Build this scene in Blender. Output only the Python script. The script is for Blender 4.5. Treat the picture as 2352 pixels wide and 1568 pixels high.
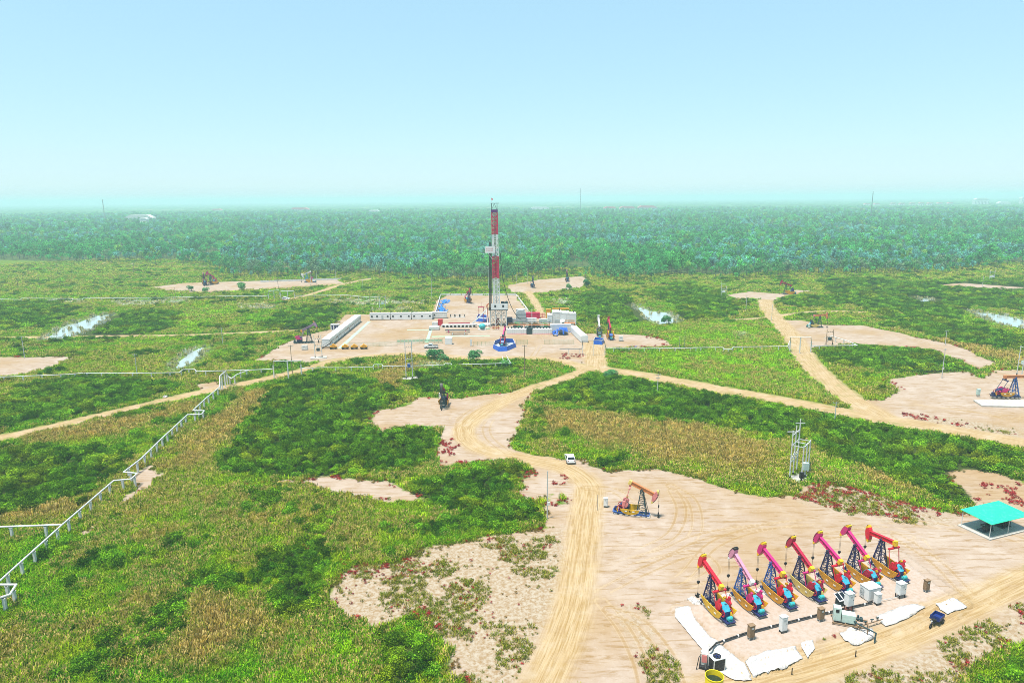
import bpy, math, random
import numpy as np
from mathutils import Vector, Matrix

# ------------------------------------------------------------------ camera, sky, sun, exposure
for _o in list(bpy.data.objects):
    bpy.data.objects.remove(_o)
scene = bpy.context.scene
COL = scene.collection
rng = np.random.default_rng(7)
random.seed(7)

CAM_H = 55.0          # drone height in metres
FPX = 1568.0          # focal length in units of a 2352 x 1568 survey frame (24 mm lens)
PITCH = math.atan((784 - 457.0) / FPX)
ROLL = math.atan2(18, 2352)
_f = np.array([0, math.cos(PITCH), -math.sin(PITCH)])
_r0 = np.array([1.0, 0, 0])
_u0 = np.cross(_r0, _f)
_r = _r0 * math.cos(ROLL) - _u0 * math.sin(ROLL)
_u = _u0 * math.cos(ROLL) + _r0 * math.sin(ROLL)
CAM = np.array([0, 0, CAM_H])


def P(x, y, z=0.0):
    """survey frame position -> point of the ground (or of the level z)"""
    d = _f * FPX + _r * (x - 1176) + _u * (784 - y)
    t = (z - CAM_H) / d[2]
    return Vector(CAM + d * t)


def HT(x, yb, yt):
    b = P(x, yb)
    d = _f * FPX + _r * (x - 1176) + _u * (784 - yt)
    return CAM_H + d[2] * (b.y / d[1])


cam_d = bpy.data.cameras.new('camera')
cam_d.sensor_width = 36.0
cam_d.lens = 36.0 * FPX / 2352
cam_d.clip_start = 0.5
cam_d.clip_end = 60000
cam = bpy.data.objects.new('camera', cam_d)
COL.objects.link(cam)
cam.matrix_world = Matrix(((_r[0], _u[0], -_f[0], 0), (_r[1], _u[1], -_f[1], 0), (_r[2], _u[2], -_f[2], CAM_H), (0, 0, 0, 1)))
scene.camera = cam

SUN_DIR = Vector((-0.22, -0.16, 0.96)).normalized()      # towards the sun
world = bpy.data.worlds.new('World')
scene.world = world
world.use_nodes = True
wn = world.node_tree
wn.nodes.clear()
w_out = wn.nodes.new('ShaderNodeOutputWorld')
w_bg = wn.nodes.new('ShaderNodeBackground')
w_sky = wn.nodes.new('ShaderNodeTexSky')
w_sky.sky_type = 'NISHITA'
w_sky.sun_disc = False
w_sky.sun_elevation = math.asin(SUN_DIR.z)
w_sky.sun_rotation = math.atan2(SUN_DIR.x, SUN_DIR.y)
w_sky.altitude = 50
w_sky.air_density = 1.0
w_sky.dust_density = 0.35
w_sky.ozone_density = 3.0
w_bg.inputs['Strength'].default_value = 0.15
w_gm = wn.nodes.new('ShaderNodeGamma')          # haze evens out the brightness of the whole sky
w_gm.inputs['Gamma'].default_value = 0.33
w_hs = wn.nodes.new('ShaderNodeHueSaturation')
w_hs.inputs['Hue'].default_value = 0.475
w_hs.inputs['Saturation'].default_value = 1.25
w_hs.inputs['Value'].default_value = 1.52
wn.links.new(w_sky.outputs[0], w_gm.inputs['Color'])
wn.links.new(w_gm.outputs[0], w_hs.inputs['Color'])
w_ml = wn.nodes.new('ShaderNodeMix')
w_ml.data_type = 'RGBA'
w_ml.blend_type = 'MULTIPLY'
w_ml.inputs[0].default_value = 1.0
w_ml.inputs[7].default_value = (0.90, 1.14, 1.27, 1)
wn.links.new(w_hs.outputs[0], w_ml.inputs[6])
wn.links.new(w_ml.outputs[2], w_bg.inputs['Color'])
wn.links.new(w_bg.outputs[0], w_out.inputs['Surface'])

sun_d = bpy.data.lights.new('sun', 'SUN')
sun_d.energy = 4.2
sun_d.angle = math.radians(11.0)
sun_d.color = (1.0, 0.95, 0.86)
sun = bpy.data.objects.new('sun', sun_d)
COL.objects.link(sun)
sun.rotation_euler = SUN_DIR.to_track_quat('Z', 'Y').to_euler()

vs = scene.view_settings
vs.view_transform = 'Standard'
vs.look = 'None'
vs.exposure = 1.02
vs.gamma = 1.0
vs.use_curve_mapping = False
scene.render.engine = 'CYCLES'
cy = scene.cycles
cy.use_denoising = True
cy.denoising_prefilter = 'FAST'
cy.filter_width = 0.85
cy.use_adaptive_sampling = False
cy.max_bounces = 6
cy.diffuse_bounces = 2
cy.glossy_bounces = 2
cy.transmission_bounces = 3
cy.transparent_max_bounces = 6
cy.volume_bounces = 1
cy.caustics_reflective = False
cy.caustics_refractive = False


# ------------------------------------------------------------------ helpers
def tag(o, label=None, cat=None, group=None, kind=None):
    if label: o['label'] = label
    if cat: o['category'] = cat
    if group: o['group'] = group
    if kind: o['kind'] = kind
    return o


def empty(name, loc, rz=0.0, label=None, cat=None, group=None, scale=1.0):
    o = bpy.data.objects.new(name, None)
    COL.objects.link(o)
    o.location = loc
    o.rotation_euler = (0, 0, rz)
    o.scale = (scale,) * 3
    o.empty_display_size = 0.2
    return tag(o, label, cat, group)


MATS = {}


def mat(name, rgb, rough=0.55, metal=0.0, var=0.18, scl=1.5, dirt=None, dirt_amt=0.35):
    """paint / metal / concrete with a little wear and grime of its own"""
    if name in MATS:
        return MATS[name]
    rgb = [c * .86 for c in rgb]
    m = bpy.data.materials.new(name)
    m.use_nodes = True
    nt = m.node_tree
    b = nt.nodes['Principled BSDF']
    tc = nt.nodes.new('ShaderNodeTexCoord')
    n1 = nt.nodes.new('ShaderNodeTexNoise')
    n1.inputs['Scale'].default_value = scl
    n1.inputs['Detail'].default_value = 5
    n1.inputs['Roughness'].default_value = 0.65
    nt.links.new(tc.outputs['Object'], n1.inputs['Vector'])
    cr = nt.nodes.new('ShaderNodeValToRGB')
    lo = [c * (1 - var) for c in rgb]
    hi = [min(1, c * (1 + var * 0.6)) for c in rgb]
    cr.color_ramp.elements[0].position = 0.3
    cr.color_ramp.elements[1].position = 0.7
    cr.color_ramp.elements[0].color = (*lo, 1)
    cr.color_ramp.elements[1].color = (*hi, 1)
    nt.links.new(n1.outputs['Fac'], cr.inputs['Fac'])
    src = cr.outputs['Color']
    if dirt:
        n2 = nt.nodes.new('ShaderNodeTexNoise')
        n2.inputs['Scale'].default_value = scl * 3.1
        n2.inputs['Detail'].default_value = 6
        nt.links.new(tc.outputs['Object'], n2.inputs['Vector'])
        mr = nt.nodes.new('ShaderNodeMapRange')
        mr.inputs[1].default_value = 0.52
        mr.inputs[2].default_value = 0.72
        mr.inputs[4].default_value = dirt_amt
        nt.links.new(n2.outputs['Fac'], mr.inputs[0])
        mx = nt.nodes.new('ShaderNodeMix')
        mx.data_type = 'RGBA'
        nt.links.new(mr.outputs[0], mx.inputs[0])
        nt.links.new(src, mx.inputs[6])
        mx.inputs[7].default_value = (*dirt, 1)
        src = mx.outputs[2]
    nt.links.new(src, b.inputs['Base Color'])
    b.inputs['Roughness'].default_value = rough
    b.inputs['Metallic'].default_value = metal
    b.inputs['Specular IOR Level'].default_value = 0.3
    MATS[name] = m
    return m


class MB:
    """collects shapes; build() links them as ONE mesh object"""

    def __init__(self):
        self.v, self.f, self.off = [], [], 0

    def raw(self, vs_, fs_):
        n = len(self.v)
        self.v += [tuple(p) for p in vs_]
        self.f += [tuple(i + n for i in f) for f in fs_]
        return self

    def box(self, cx, cy_, cz, sx, sy, sz, rz=0.0):
        c, s = math.cos(rz), math.sin(rz)
        vs_ = []
        for z in (-.5, .5):
            for x, y in ((-.5, -.5), (.5, -.5), (.5, .5), (-.5, .5)):
                X, Y = x * sx, y * sy
                vs_.append((cx + X * c - Y * s, cy_ + X * s + Y * c, cz + z * sz))
        return self.raw(vs_, [(3, 2, 1, 0), (4, 5, 6, 7), (0, 1, 5, 4), (1, 2, 6, 5), (2, 3, 7, 6), (3, 0, 4, 7)])

    def frame_of(self, p, q):
        d = (q - p)
        L = d.length
        d = d / max(L, 1e-9)
        a = Vector((0, 0, 1)) if abs(d.z) < 0.95 else Vector((1, 0, 0))
        s = d.cross(a).normalized()
        return d, s, s.cross(d).normalized(), L

    def bar(self, p, q, w, h=None):
        p, q = Vector(p), Vector(q)
        h = h or w
        d, s, t, L = self.frame_of(p, q)
        vs_ = []
        for e in (p, q):
            for a, b in ((-.5, -.5), (.5, -.5), (.5, .5), (-.5, .5)):
                vs_.append(e + s * (a * w) + t * (b * h))
        return self.raw(vs_, [(3, 2, 1, 0), (4, 5, 6, 7), (0, 1, 5, 4), (1, 2, 6, 5), (2, 3, 7, 6), (3, 0, 4, 7)])

    def tube(self, p, q, r, n=8, r2=None, cap=True):
        p, q = Vector(p), Vector(q)
        r2 = r if r2 is None else r2
        d, s, t, L = self.frame_of(p, q)
        vs_ = []
        for e, rr in ((p, r), (q, r2)):
            for i in range(n):
                a = 2 * math.pi * i / n
                vs_.append(e + s * (rr * math.cos(a)) + t * (rr * math.sin(a)))
        fs_ = [(i, (i + 1) % n, n + (i + 1) % n, n + i) for i in range(n)]
        if cap:
            fs_ += [tuple(range(n - 1, -1, -1)), tuple(range(n, 2 * n))]
        return self.raw(vs_, fs_)

    def path(self, pts, r, n=8):
        pts = [Vector(p) for p in pts]
        for a, b in zip(pts, pts[1:]):
            d = (b - a).normalized()
            self.tube(a - d * r * 0.45, b + d * r * 0.45, r, n)
        return self

    def ext(self, poly, y0, y1, axis='y', taper=None):
        """prism from a 2D outline: (x,z) along y, (y,z) along x or (x,y) along z; taper scales the second end about its middle"""
        m = len(poly)
        cx = sum(p[0] for p in poly) / m
        cz = sum(p[1] for p in poly) / m
        vs_ = []
        for k, y in enumerate((y0, y1)):
            for a, b in poly:
                if k and taper:
                    a, b = cx + (a - cx) * taper, cz + (b - cz) * taper
                vs_.append((a, y, b) if axis == 'y' else (y, a, b) if axis == 'x' else (a, b, y))
        fs_ = [tuple(range(m)), tuple(range(2 * m - 1, m - 1, -1))]
        fs_ += [(i, m + i, m + (i + 1) % m, (i + 1) % m) for i in range(m)]
        return self.raw(vs_, fs_)

    def lathe(self, prof, n=16, c=(0, 0, 0), axis='z', close=True):
        vs_ = []
        for r, h in prof:
            for i in range(n):
                a = 2 * math.pi * i / n
                x, y = r * math.cos(a), r * math.sin(a)
                p = (x, y, h) if axis == 'z' else (x, h, y) if axis == 'y' else (h, x, y)
                vs_.append((c[0] + p[0], c[1] + p[1], c[2] + p[2]))
        fs_ = []
        for k in range(len(prof) - 1):
            for i in range(n):
                j = (i + 1) % n
                fs_.append((k * n + i, k * n + j, (k + 1) * n + j, (k + 1) * n + i))
        if close:
            fs_ += [tuple(range(n - 1, -1, -1)), tuple(range((len(prof) - 1) * n, len(prof) * n))]
        return self.raw(vs_, fs_)

    def build(self, name, m, parent=None, loc=None, rz=0.0, smooth=False, fix=True):
        me = bpy.data.meshes.new(name)
        me.from_pydata(self.v, [], self.f)
        if fix:
            import bmesh
            bm = bmesh.new()
            bm.from_mesh(me)
            bmesh.ops.recalc_face_normals(bm, faces=bm.faces)
            bm.to_mesh(me)
            bm.free()
        if smooth:
            me.polygons.foreach_set('use_smooth', [True] * len(me.polygons))
        me.materials.append(m)
        o = bpy.data.objects.new(name, me)
        COL.objects.link(o)
        if parent is not None:
            o.parent = parent
        if loc is not None:
            o.location = loc
            o.rotation_euler = (0, 0, rz)
        return o


# ------------------------------------------------------------------ the map of the land
K = 2352 / 2362


def W(*pts):
    return np.array([tuple(P(x, y))[:2] for x, y in pts])


def vnoise(xy, scale, seed=0):
    """smooth value noise, 0..1"""
    p = np.asarray(xy) / scale + seed * 17.31
    i = np.floor(p).astype(np.int64)
    f = p - i
    f = f * f * (3 - 2 * f)

    def h(a, b):
        n = (a * 374761393 + b * 668265263 + seed * 974711) & 0x7fffffff
        n = ((n ^ (n >> 13)) * 1274126177) & 0x7fffffff
        return ((n ^ (n >> 16)) & 0xffff) / 65535.0
    a = h(i[:, 0], i[:, 1]); b = h(i[:, 0] + 1, i[:, 1]); c = h(i[:, 0], i[:, 1] + 1); d = h(i[:, 0] + 1, i[:, 1] + 1)
    return (a * (1 - f[:, 0]) + b * f[:, 0]) * (1 - f[:, 1]) + (c * (1 - f[:, 0]) + d * f[:, 0]) * f[:, 1]


def fbm(xy, scale, seed=0, octv=3):
    s, t, a = 0.0, 0.0, 1.0
    for k in range(octv):
        s = s + a * vnoise(xy, scale / 2 ** k, seed + k)
        t += a
        a *= 0.55
    return s / t


def sd_poly(pts, poly, lim=30.0):
    out = np.full(len(pts), -lim)
    lo, hi = poly.min(0) - lim, poly.max(0) + lim
    m = np.all((pts > lo) & (pts < hi), axis=1)
    if not m.any():
        return out
    p = pts[m]
    d2 = np.full(len(p), lim * lim)
    ins = np.zeros(len(p), bool)
    n = len(poly)
    for i in range(n):
        a, b = poly[i], poly[(i + 1) % n]
        ab = b - a
        t = np.clip(((p - a) @ ab) / max(ab @ ab, 1e-9), 0, 1)
        q = p - a - t[:, None] * ab
        d2 = np.minimum(d2, (q * q).sum(1))
        if a[1] != b[1]:
            c = ((a[1] > p[:, 1]) != (b[1] > p[:, 1])) & (p[:, 0] < (b[0] - a[0]) * (p[:, 1] - a[1]) / (b[1] - a[1]) + a[0])
            ins ^= c
    d = np.sqrt(d2)
    out[m] = np.where(ins, d, -d)
    return out


def smooth_line(pts, n=6):
    """Catmull-Rom through ground points"""
    p = np.vstack([2 * pts[0] - pts[1], pts, 2 * pts[-1] - pts[-2]])
    o = []
    for i in range(1, len(p) - 2):
        for t in np.arange(n) / n:
            o.append(0.5 * (2 * p[i] + (p[i + 1] - p[i - 1]) * t + (2 * p[i - 1] - 5 * p[i] + 4 * p[i + 1] - p[i + 2]) * t * t
                            + (3 * p[i] - p[i - 1] - 3 * p[i + 1] + p[i + 2]) * t ** 3))
    o.append(p[-2])
    return np.array(o)


def d_line(pts, line, lim=20.0):
    """distance, signed lateral offset and run along a line"""
    D = np.full(len(pts), lim); L = np.full(len(pts), lim); A = np.zeros(len(pts))
    lo, hi = line.min(0) - lim, line.max(0) + lim
    m = np.all((pts > lo) & (pts < hi), axis=1)
    if not m.any():
        return D, L, A
    p = pts[m]
    dd, ll, aa = D[m], L[m], A[m]
    run = 0.0
    for a, b in zip(line, line[1:]):
        ab = b - a
        n = math.sqrt(ab @ ab)
        if n < 1e-6:
            continue
        t = np.clip(((p - a) @ ab) / (n * n), 0, 1)
        q = p - a - t[:, None] * ab
        d = np.sqrt((q * q).sum(1))
        k = d < dd
        dd[k] = d[k]
        ll[k] = (d * np.sign(ab[0] * q[:, 1] - ab[1] * q[:, 0]))[k]
        aa[k] = (run + t * n)[k]
        run += n
    D[m], L[m], A[m] = dd, ll, aa
    return D, L, A


# bare sand: name -> outline (survey frame)
BARE = {
    'well_pad': [(1345, 1052), (1290, 1055), (1225, 1045), (1190, 1030), (1180, 1010), (1186, 985), (1200, 960), (1215, 920), (1230, 890),
                 (1205, 893), (1140, 904), (1060, 914), (955, 910), (945, 928), (868, 945), (845, 978), (880, 990), (960, 981), (1020, 985),
                 (1008, 1000), (1000, 1030), (1005, 1078), (1090, 1064), (1160, 1060), (1215, 1066), (1228, 1085), (1200, 1100), (1190, 1140),
                 (1230, 1150), (1275, 1130), (1255, 1170), (1250, 1215), (1100, 1235), (1000, 1250), (905, 1290), (810, 1295), (770, 1330), (740, 1385),
                 (850, 1450), (960, 1412), (1000, 1470), (1085, 1600), (1240, 1600), (2190, 1600), (2240, 1545), (2290, 1508), (2370, 1470), (2380, 1120),
                 (2290, 1085), (2240, 1078), (2180, 1085), (2215, 1130), (2240, 1178), (2190, 1185), (2060, 1150), (1960, 1120), (1900, 1108), (1850, 1118), (1830, 1142), (1720, 1140), (1640, 1112), (1560, 1085),
                 (1500, 1075), (1400, 1082), (1352, 1072)],
    'rig_pad': [(585, 828), (640, 795), (700, 770), (760, 757), (790, 722), (990, 720), (1003, 690), (1030, 678), (1195, 678), (1190, 690), (1216, 716),
                (1310, 735), (1335, 765), (1470, 769), (1530, 780), (1548, 797), (1480, 800), (1395, 802), (1390, 822), (1345, 838), (1300, 830), (1220, 820),
                (1090, 824), (900, 814), (790, 822), (700, 834)],
    'far_pad': [(345, 660), (420, 650), (600, 645), (770, 641), (790, 650), (740, 658), (560, 667), (480, 673), (400, 669)],
    'behind_pad': [(1165, 655), (1240, 642), (1340, 634), (1352, 645), (1335, 662), (1240, 673), (1170, 673)],
    'right_far_pad': [(1670, 678), (1720, 669), (1790, 675), (1830, 666), (1872, 668), (1785, 686), (1768, 706), (1738, 702), (1745, 687), (1690, 688)],
    'right_pad': [(1758, 735), (1840, 735), (1880, 745), (1990, 748), (2080, 768), (2205, 795), (2290, 835), (2250, 850), (2150, 806), (2060, 797), (1960, 792),
                  (1900, 797), (1862, 802), (1830, 792), (1800, 752)],
    'edge_pad': [(2040, 872), (2100, 862), (2230, 853), (2250, 866), (2290, 850), (2400, 850), (2420, 1035), (2200, 988), (2050, 967), (1950, 942), (1945, 915), (2030, 917), (2062, 897)],
    'left_pad': [(-30, 820), (150, 820), (168, 825), (60, 860), (-30, 872)],
    'bare_patch': [(545, 1105), (690, 1100), (740, 1091), (900, 1105), (922, 1125), (970, 1150), (900, 1155), (860, 1143), (780, 1135), (690, 1118)],
    'bare_spot': [(310, 1085), (345, 1068), (378, 1090), (340, 1130), (270, 1160), (300, 1130)],
    'bare_corner': [(440, 884), (500, 876), (525, 892), (470, 903)],
    'bare_slip': [(190, 1225), (225, 1195), (238, 1185), (230, 1205), (205, 1230)],
    'bare_far': [(2140, 655), (2210, 650), (2352, 660), (2352, 667), (2260, 664)],
}
BARE_W = {k: W(*v) for k, v in BARE.items()}
GREEN_IN = [W((1192, 692), (1215, 682), (1243, 684), (1244, 712), (1222, 714)), W((1290, 1140), (1310, 1150), (1290, 1162), (1262, 1160))]
# dirt tracks: name, centre line, width
ROADS = [
    ('dirt_road', [(1352, 846), (1300, 868), (1220, 893), (1130, 935), (1068, 985), (1105, 1030), (1220, 1055), (1300, 1075), (1350, 1115), (1345, 1180), (1333, 1280), (1318, 1380), (1285, 1480), (1240, 1580)], 5.6),
    ('access_road', [(1352, 846), (1450, 858), (1600, 885), (1760, 914), (1920, 944), (2100, 975), (2230, 997), (2352, 1020), (2440, 1038)], 9.0),
    ('field_road', [(-60, 1020), (0, 1006), (100, 985), (250, 950), (420, 910), (520, 890), (620, 868), (700, 850), (770, 828), (850, 818), (950, 813), (1080, 822), (1220, 822), (1290, 830), (1352, 846)], 6.0),
    ('entry_road', [(1372, 850), (1366, 815), (1362, 785)], 8.0),
    ('back_path', [(1245, 730), (1238, 710), (1226, 690), (1212, 670)], 5.0),
    ('right_road', [(2020, 955), (1945, 910), (1890, 865), (1852, 825), (1832, 790), (1795, 745), (1768, 715), (1758, 690)], 8.0),
    ('far_path', [(645, 692), (720, 675), (780, 655), (850, 640)], 6.0),
    ('left_path', [(-20, 776), (200, 773), (420, 770), (600, 763), (720, 758)], 5.0),
    ('verge_path', [(1690, 735), (1760, 730), (1830, 720), (1900, 715), (1985, 717)], 5.0),
    ('edge_road', [(1500, 1640), (1680, 1572), (1850, 1535), (2050, 1468), (2200, 1400), (2380, 1318)], 5.0),
    ('far_trail', [(-40, 607), (140, 606), (250, 604), (420, 611), (700, 612)], 3.0),
]
ROADS_W = [(n, smooth_line(W(*l)), w) for n, l, w in ROADS]
THICK = [W(*p) for p in (
    [(620, 888), (730, 862), (800, 872), (850, 872), (930, 900), (900, 930), (850, 955), (840, 985), (940, 988), (1005, 1000), (998, 1060), (940, 1080), (800, 1096), (700, 1100), (560, 1100), (500, 1090), (500, 1060), (560, 980)],
    [(1100, 1078), (1210, 1068), (1230, 1082), (1190, 1110), (1170, 1150), (1240, 1165), (1245, 1200), (1120, 1220), (1000, 1235), (920, 1240), (1060, 1180), (920, 1150), (960, 1110)],
    [(1230, 892), (1400, 864), (1600, 902), (1780, 932), (1900, 955), (2000, 975), (2200, 1012), (2380, 1045), (2380, 1075), (2290, 1110), (2245, 1170), (2180, 1172), (2100, 1120), (1950, 1070), (1860, 1020), (1750, 1000), (1600, 975), (1500, 960), (1400, 940), (1300, 925), (1240, 918)],
    [(-40, 940), (90, 885), (250, 865), (360, 880), (430, 886), (300, 930), (130, 965), (-40, 995)],
    [(-40, 1055), (80, 1025), (200, 1030), (310, 1040), (280, 1085), (200, 1140), (100, 1165), (-40, 1190)],
    [(1310, 682), (1380, 665), (1440, 680), (1460, 700), (1500, 738), (1400, 747), (1330, 742)],
    [(1480, 672), (1560, 650), (1640, 665), (1700, 700), (1690, 728), (1560, 737), (1540, 700)],
    [(1880, 642), (2000, 640), (2100, 650), (2400, 640), (2400, 700), (2352, 715), (2240, 705), (2200, 735), (2060, 720), (1950, 690), (1900, 670)],
    [(1775, 692), (1830, 680), (1960, 687), (1960, 700), (1830, 708)],
    [(2030, 722), (2200, 742), (2400, 785), (2400, 815), (2200, 790), (2080, 757)],
    [(1868, 806), (2000, 800), (2140, 810), (2225, 850), (2130, 862), (1990, 850), (1900, 832)],
    [(590, 758), (640, 720), (720, 700), (785, 716), (775, 745), (740, 757)],
    [(170, 775), (240, 730), (330, 710), (420, 720), (380, 760), (250, 785)],
    [(-30, 700), (100, 690), (180, 710), (120, 745), (-30, 765)],
    [(2225, 1600), (2260, 1545), (2300, 1515), (2400, 1475), (2400, 1600)],
    [(960, 1412), (1000, 1470), (1080, 1590), (900, 1590), (880, 1480), (930, 1420)],
    [(600, 1280), (720, 1250), (800, 1300), (760, 1330), (730, 1390), (640, 1420), (600, 1340)],
    [(1350, 1052), (1440, 1050), (1440, 1075), (1380, 1085)],
    [(920, 870), (1050, 835), (1220, 835), (1180, 862), (1090, 900), (960, 906)],
    [(2020, 725), (1960, 700), (2030, 690), (2100, 715)],
)]
DRY = [W(*p) for p in (
    [(480, 965), (560, 905), (640, 892), (600, 955), (540, 1010), (430, 1085), (390, 1065)],
    [(1230, 940), (1400, 945), (1600, 985), (1760, 1020), (1815, 1060), (1700, 1078), (1550, 1060), (1400, 1020), (1250, 985)],
    [(390, 1390), (470, 1340), (550, 1370), (580, 1430), (540, 1520), (430, 1500)],
    [(800, 1015), (900, 1000), (910, 1050), (820, 1085)],
    [(-20, 1195), (100, 1160), (200, 1125), (170, 1180), (40, 1215)],
    [(1960, 1060), (2070, 1085), (2100, 1130), (2000, 1110)],
    [(2080, 780), (2200, 802), (2400, 855), (2400, 835), (2200, 775)],
    [(50, 1000), (320, 960), (440, 925), (420, 960), (200, 1015), (60, 1025)],
    [(1010, 745), (900, 905), (860, 900), (850, 880)],
)]
BRIGHT = [W(*p) for p in (
    [(1400, 822), (1560, 807), (1820, 800), (1900, 850), (1940, 920), (1700, 900), (1500, 862)],
    [(1530, 748), (1740, 738), (1800, 792), (1620, 802), (1520, 785)],
    [(1860, 1045), (1950, 1072), (2100, 1125), (2200, 1175), (2080, 1160), (1920, 1105), (1850, 1080)],
    [(560, 1600), (680, 1440), (850, 1455), (940, 1480), (960, 1600)],
    [(360, 720), (480, 700), (560, 705), (430, 765), (380, 790), (300, 800)],
)]
RED = [W(*p) for p in (
    [(1005, 1012), (1050, 1010), (1062, 1028), (1030, 1045), (1008, 1050)],
    [(1010, 1066), (1085, 1064), (1080, 1075), (1010, 1080)],
    [(1188, 1090), (1225, 1085), (1215, 1110), (1200, 1150), (1185, 1150)],
    [(1265, 1092), (1310, 1097), (1312, 1110), (1258, 1112)],
    [(1262, 1150), (1312, 1152), (1300, 1170), (1262, 1180)],
    [(1840, 1120), (1900, 1110), (1990, 1132), (2100, 1162), (2200, 1182), (2150, 1196), (2040, 1186), (1920, 1168), (1830, 1150)],
    [(1288, 812), (1345, 818), (1345, 832), (1292, 826)],
    [(1415, 800), (1530, 790), (1530, 800), (1430, 812)],
    [(545, 1108), (620, 1104), (690, 1106), (690, 1112), (600, 1116)],
    [(672, 1248), (735, 1247), (728, 1258), (680, 1258)],
    [(795, 1290), (865, 1282), (880, 1300), (850, 1345), (800, 1335)],
    [(2028, 868), (2062, 868), (2070, 895), (2030, 900)],
    [(2040, 946), (2120, 950), (2260, 985), (2230, 990), (2090, 968)],
    [(845, 975), (885, 978), (880, 990), (850, 988)],
    [(2200, 1190), (2290, 1090), (2352, 1120), (2352, 1165), (2280, 1175)],
    [(960, 1400), (985, 1425), (1060, 1540), (1020, 1520)],
    [(330, 940), (200, 968), (210, 975), (360, 945)],
    [(1470, 768), (1530, 770), (1540, 782), (1480, 776)],
)]
SPARSE = [W(*p) for p in (
    [(740, 1385), (770, 1330), (800, 1300), (900, 1290), (1000, 1250), (1240, 1218), (1300, 1210), (1312, 1280), (1290, 1400), (1235, 1500), (1190, 1600), (1085, 1600), (1000, 1470), (960, 1412), (850, 1450)],
    [(1835, 1150), (1900, 1112), (2000, 1135), (2190, 1190), (2200, 1205), (2000, 1190)],
    [(1700, 1600), (1850, 1560), (2060, 1500), (2250, 1430), (2370, 1390), (2370, 1470), (2290, 1510), (2240, 1545), (2190, 1600)],
    [(2060, 945), (2200, 960), (2352, 985), (2352, 1010), (2150, 980)],
    [(1840, 1512), (1900, 1485), (1990, 1462), (2060, 1452), (2040, 1470), (1930, 1510), (1850, 1535)],
    [(1425, 1400), (1465, 1395), (1560, 1568), (1510, 1580)],
)]
WATER = [1.12 * (q - q.mean(0)) + q.mean(0) for q in (W(*p) for p in (
    [(108, 777), (135, 757), (170, 742), (215, 727), (252, 724), (230, 742), (185, 765), (140, 776)],
    [(400, 848), (408, 828), (430, 812), (458, 798), (472, 797), (462, 818), (435, 838)],
    [(1462, 702), (1480, 708), (1500, 716), (1530, 718), (1552, 738), (1510, 742), (1482, 728)],
    [(2238, 716), (2290, 722), (2352, 735), (2380, 745), (2380, 760), (2300, 743), (2255, 728)],
    [(2112, 684), (2140, 687), (2135, 694), (2118, 692)],
))]
# front edge of the wood, left to right, then the far corners
WOOD_EDGE = [(-260, 596), (0, 598), (200, 603), (330, 606), (430, 610), (500, 632), (560, 640), (780, 637), (860, 646), (960, 650), (1050, 653), (1120, 650), (1180, 643),
             (1260, 634), (1340, 629), (1362, 645), (1430, 650), (1560, 645), (1640, 650), (1700, 652), (1780, 646), (1880, 638), (2000, 631), (2120, 631), (2352, 616), (2600, 612)]
WOOD_W = np.vstack([W(*WOOD_EDGE), np.array([[16000, 15000], [-16000, 15000]])])
PLAT = W((1556, 1398), (1640, 1372), (1790, 1330), (1920, 1296), (2050, 1262), (2100, 1300), (2215, 1385), (2180, 1412), (2050, 1440), (1935, 1470), (1860, 1500), (1725, 1545), (1655, 1495))
PLAT_H = 0.55


# single wheel tracks on the sand
TRACKS = [smooth_line(W(*l)) for l in (
    [(1345, 1120), (1420, 1130), (1500, 1210), (1560, 1250), (1600, 1215), (1590, 1150), (1540, 1115)], [(1340, 1340), (1400, 1300), (1480, 1262), (1545, 1225), (1565, 1170), (1545, 1125)],
    [(1350, 1335), (1440, 1290), (1530, 1265), (1600, 1235), (1700, 1215), (1900, 1195), (2100, 1200), (2352, 1240)], [(1340, 1350), (1450, 1345), (1560, 1330), (1640, 1250), (1760, 1210), (1950, 1190)],
    [(1345, 1370), (1480, 1365), (1560, 1350), (1640, 1310), (1590, 1270), (1480, 1310), (1380, 1360)], [(1400, 1400), (1470, 1430), (1530, 1500), (1560, 1580)], [(1380, 1380), (1430, 1440), (1470, 1520), (1490, 1600)],
    [(1560, 1400), (1500, 1440), (1520, 1520), (1580, 1600)], [(2110, 1240), (2180, 1320), (2240, 1370), (2300, 1365), (2352, 1345)], [(2060, 1230), (2150, 1290), (2220, 1360), (2260, 1380)], [(1900, 1230), (2050, 1215), (2200, 1260), (2352, 1290)],
    [(1620, 1600), (1760, 1560), (1900, 1510), (2080, 1450), (2230, 1380), (2370, 1310)], [(1700, 1600), (1850, 1548), (2000, 1500), (2150, 1440), (2370, 1340)], [(1240, 1590), (1290, 1480), (1320, 1380), (1336, 1280), (1350, 1180), (1352, 1110), (1290, 1070)],
    [(1040, 960), (1100, 920), (1180, 905), (1230, 885)], [(1060, 1010), (1060, 960), (1130, 920), (1200, 900)], [(1090, 1040), (1050, 990), (1090, 940), (1190, 900)], [(1180, 1050), (1120, 1000), (1130, 960), (1190, 920)],
    [(860, 745), (905, 758), (935, 742), (950, 735)], [(840, 770), (900, 765), (960, 745)], [(1235, 800), (1250, 780), (1245, 765)], [(1225, 818), (1240, 790), (1238, 768)],
    [(1950, 925), (2100, 930), (2250, 950), (2352, 960)], [(1880, 760), (2000, 765), (2120, 785), (2200, 810)])]


def smin_union(arrs):
    out = arrs[0]
    for a in arrs[1:]:
        out = np.maximum(out, a)
    return out


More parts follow.
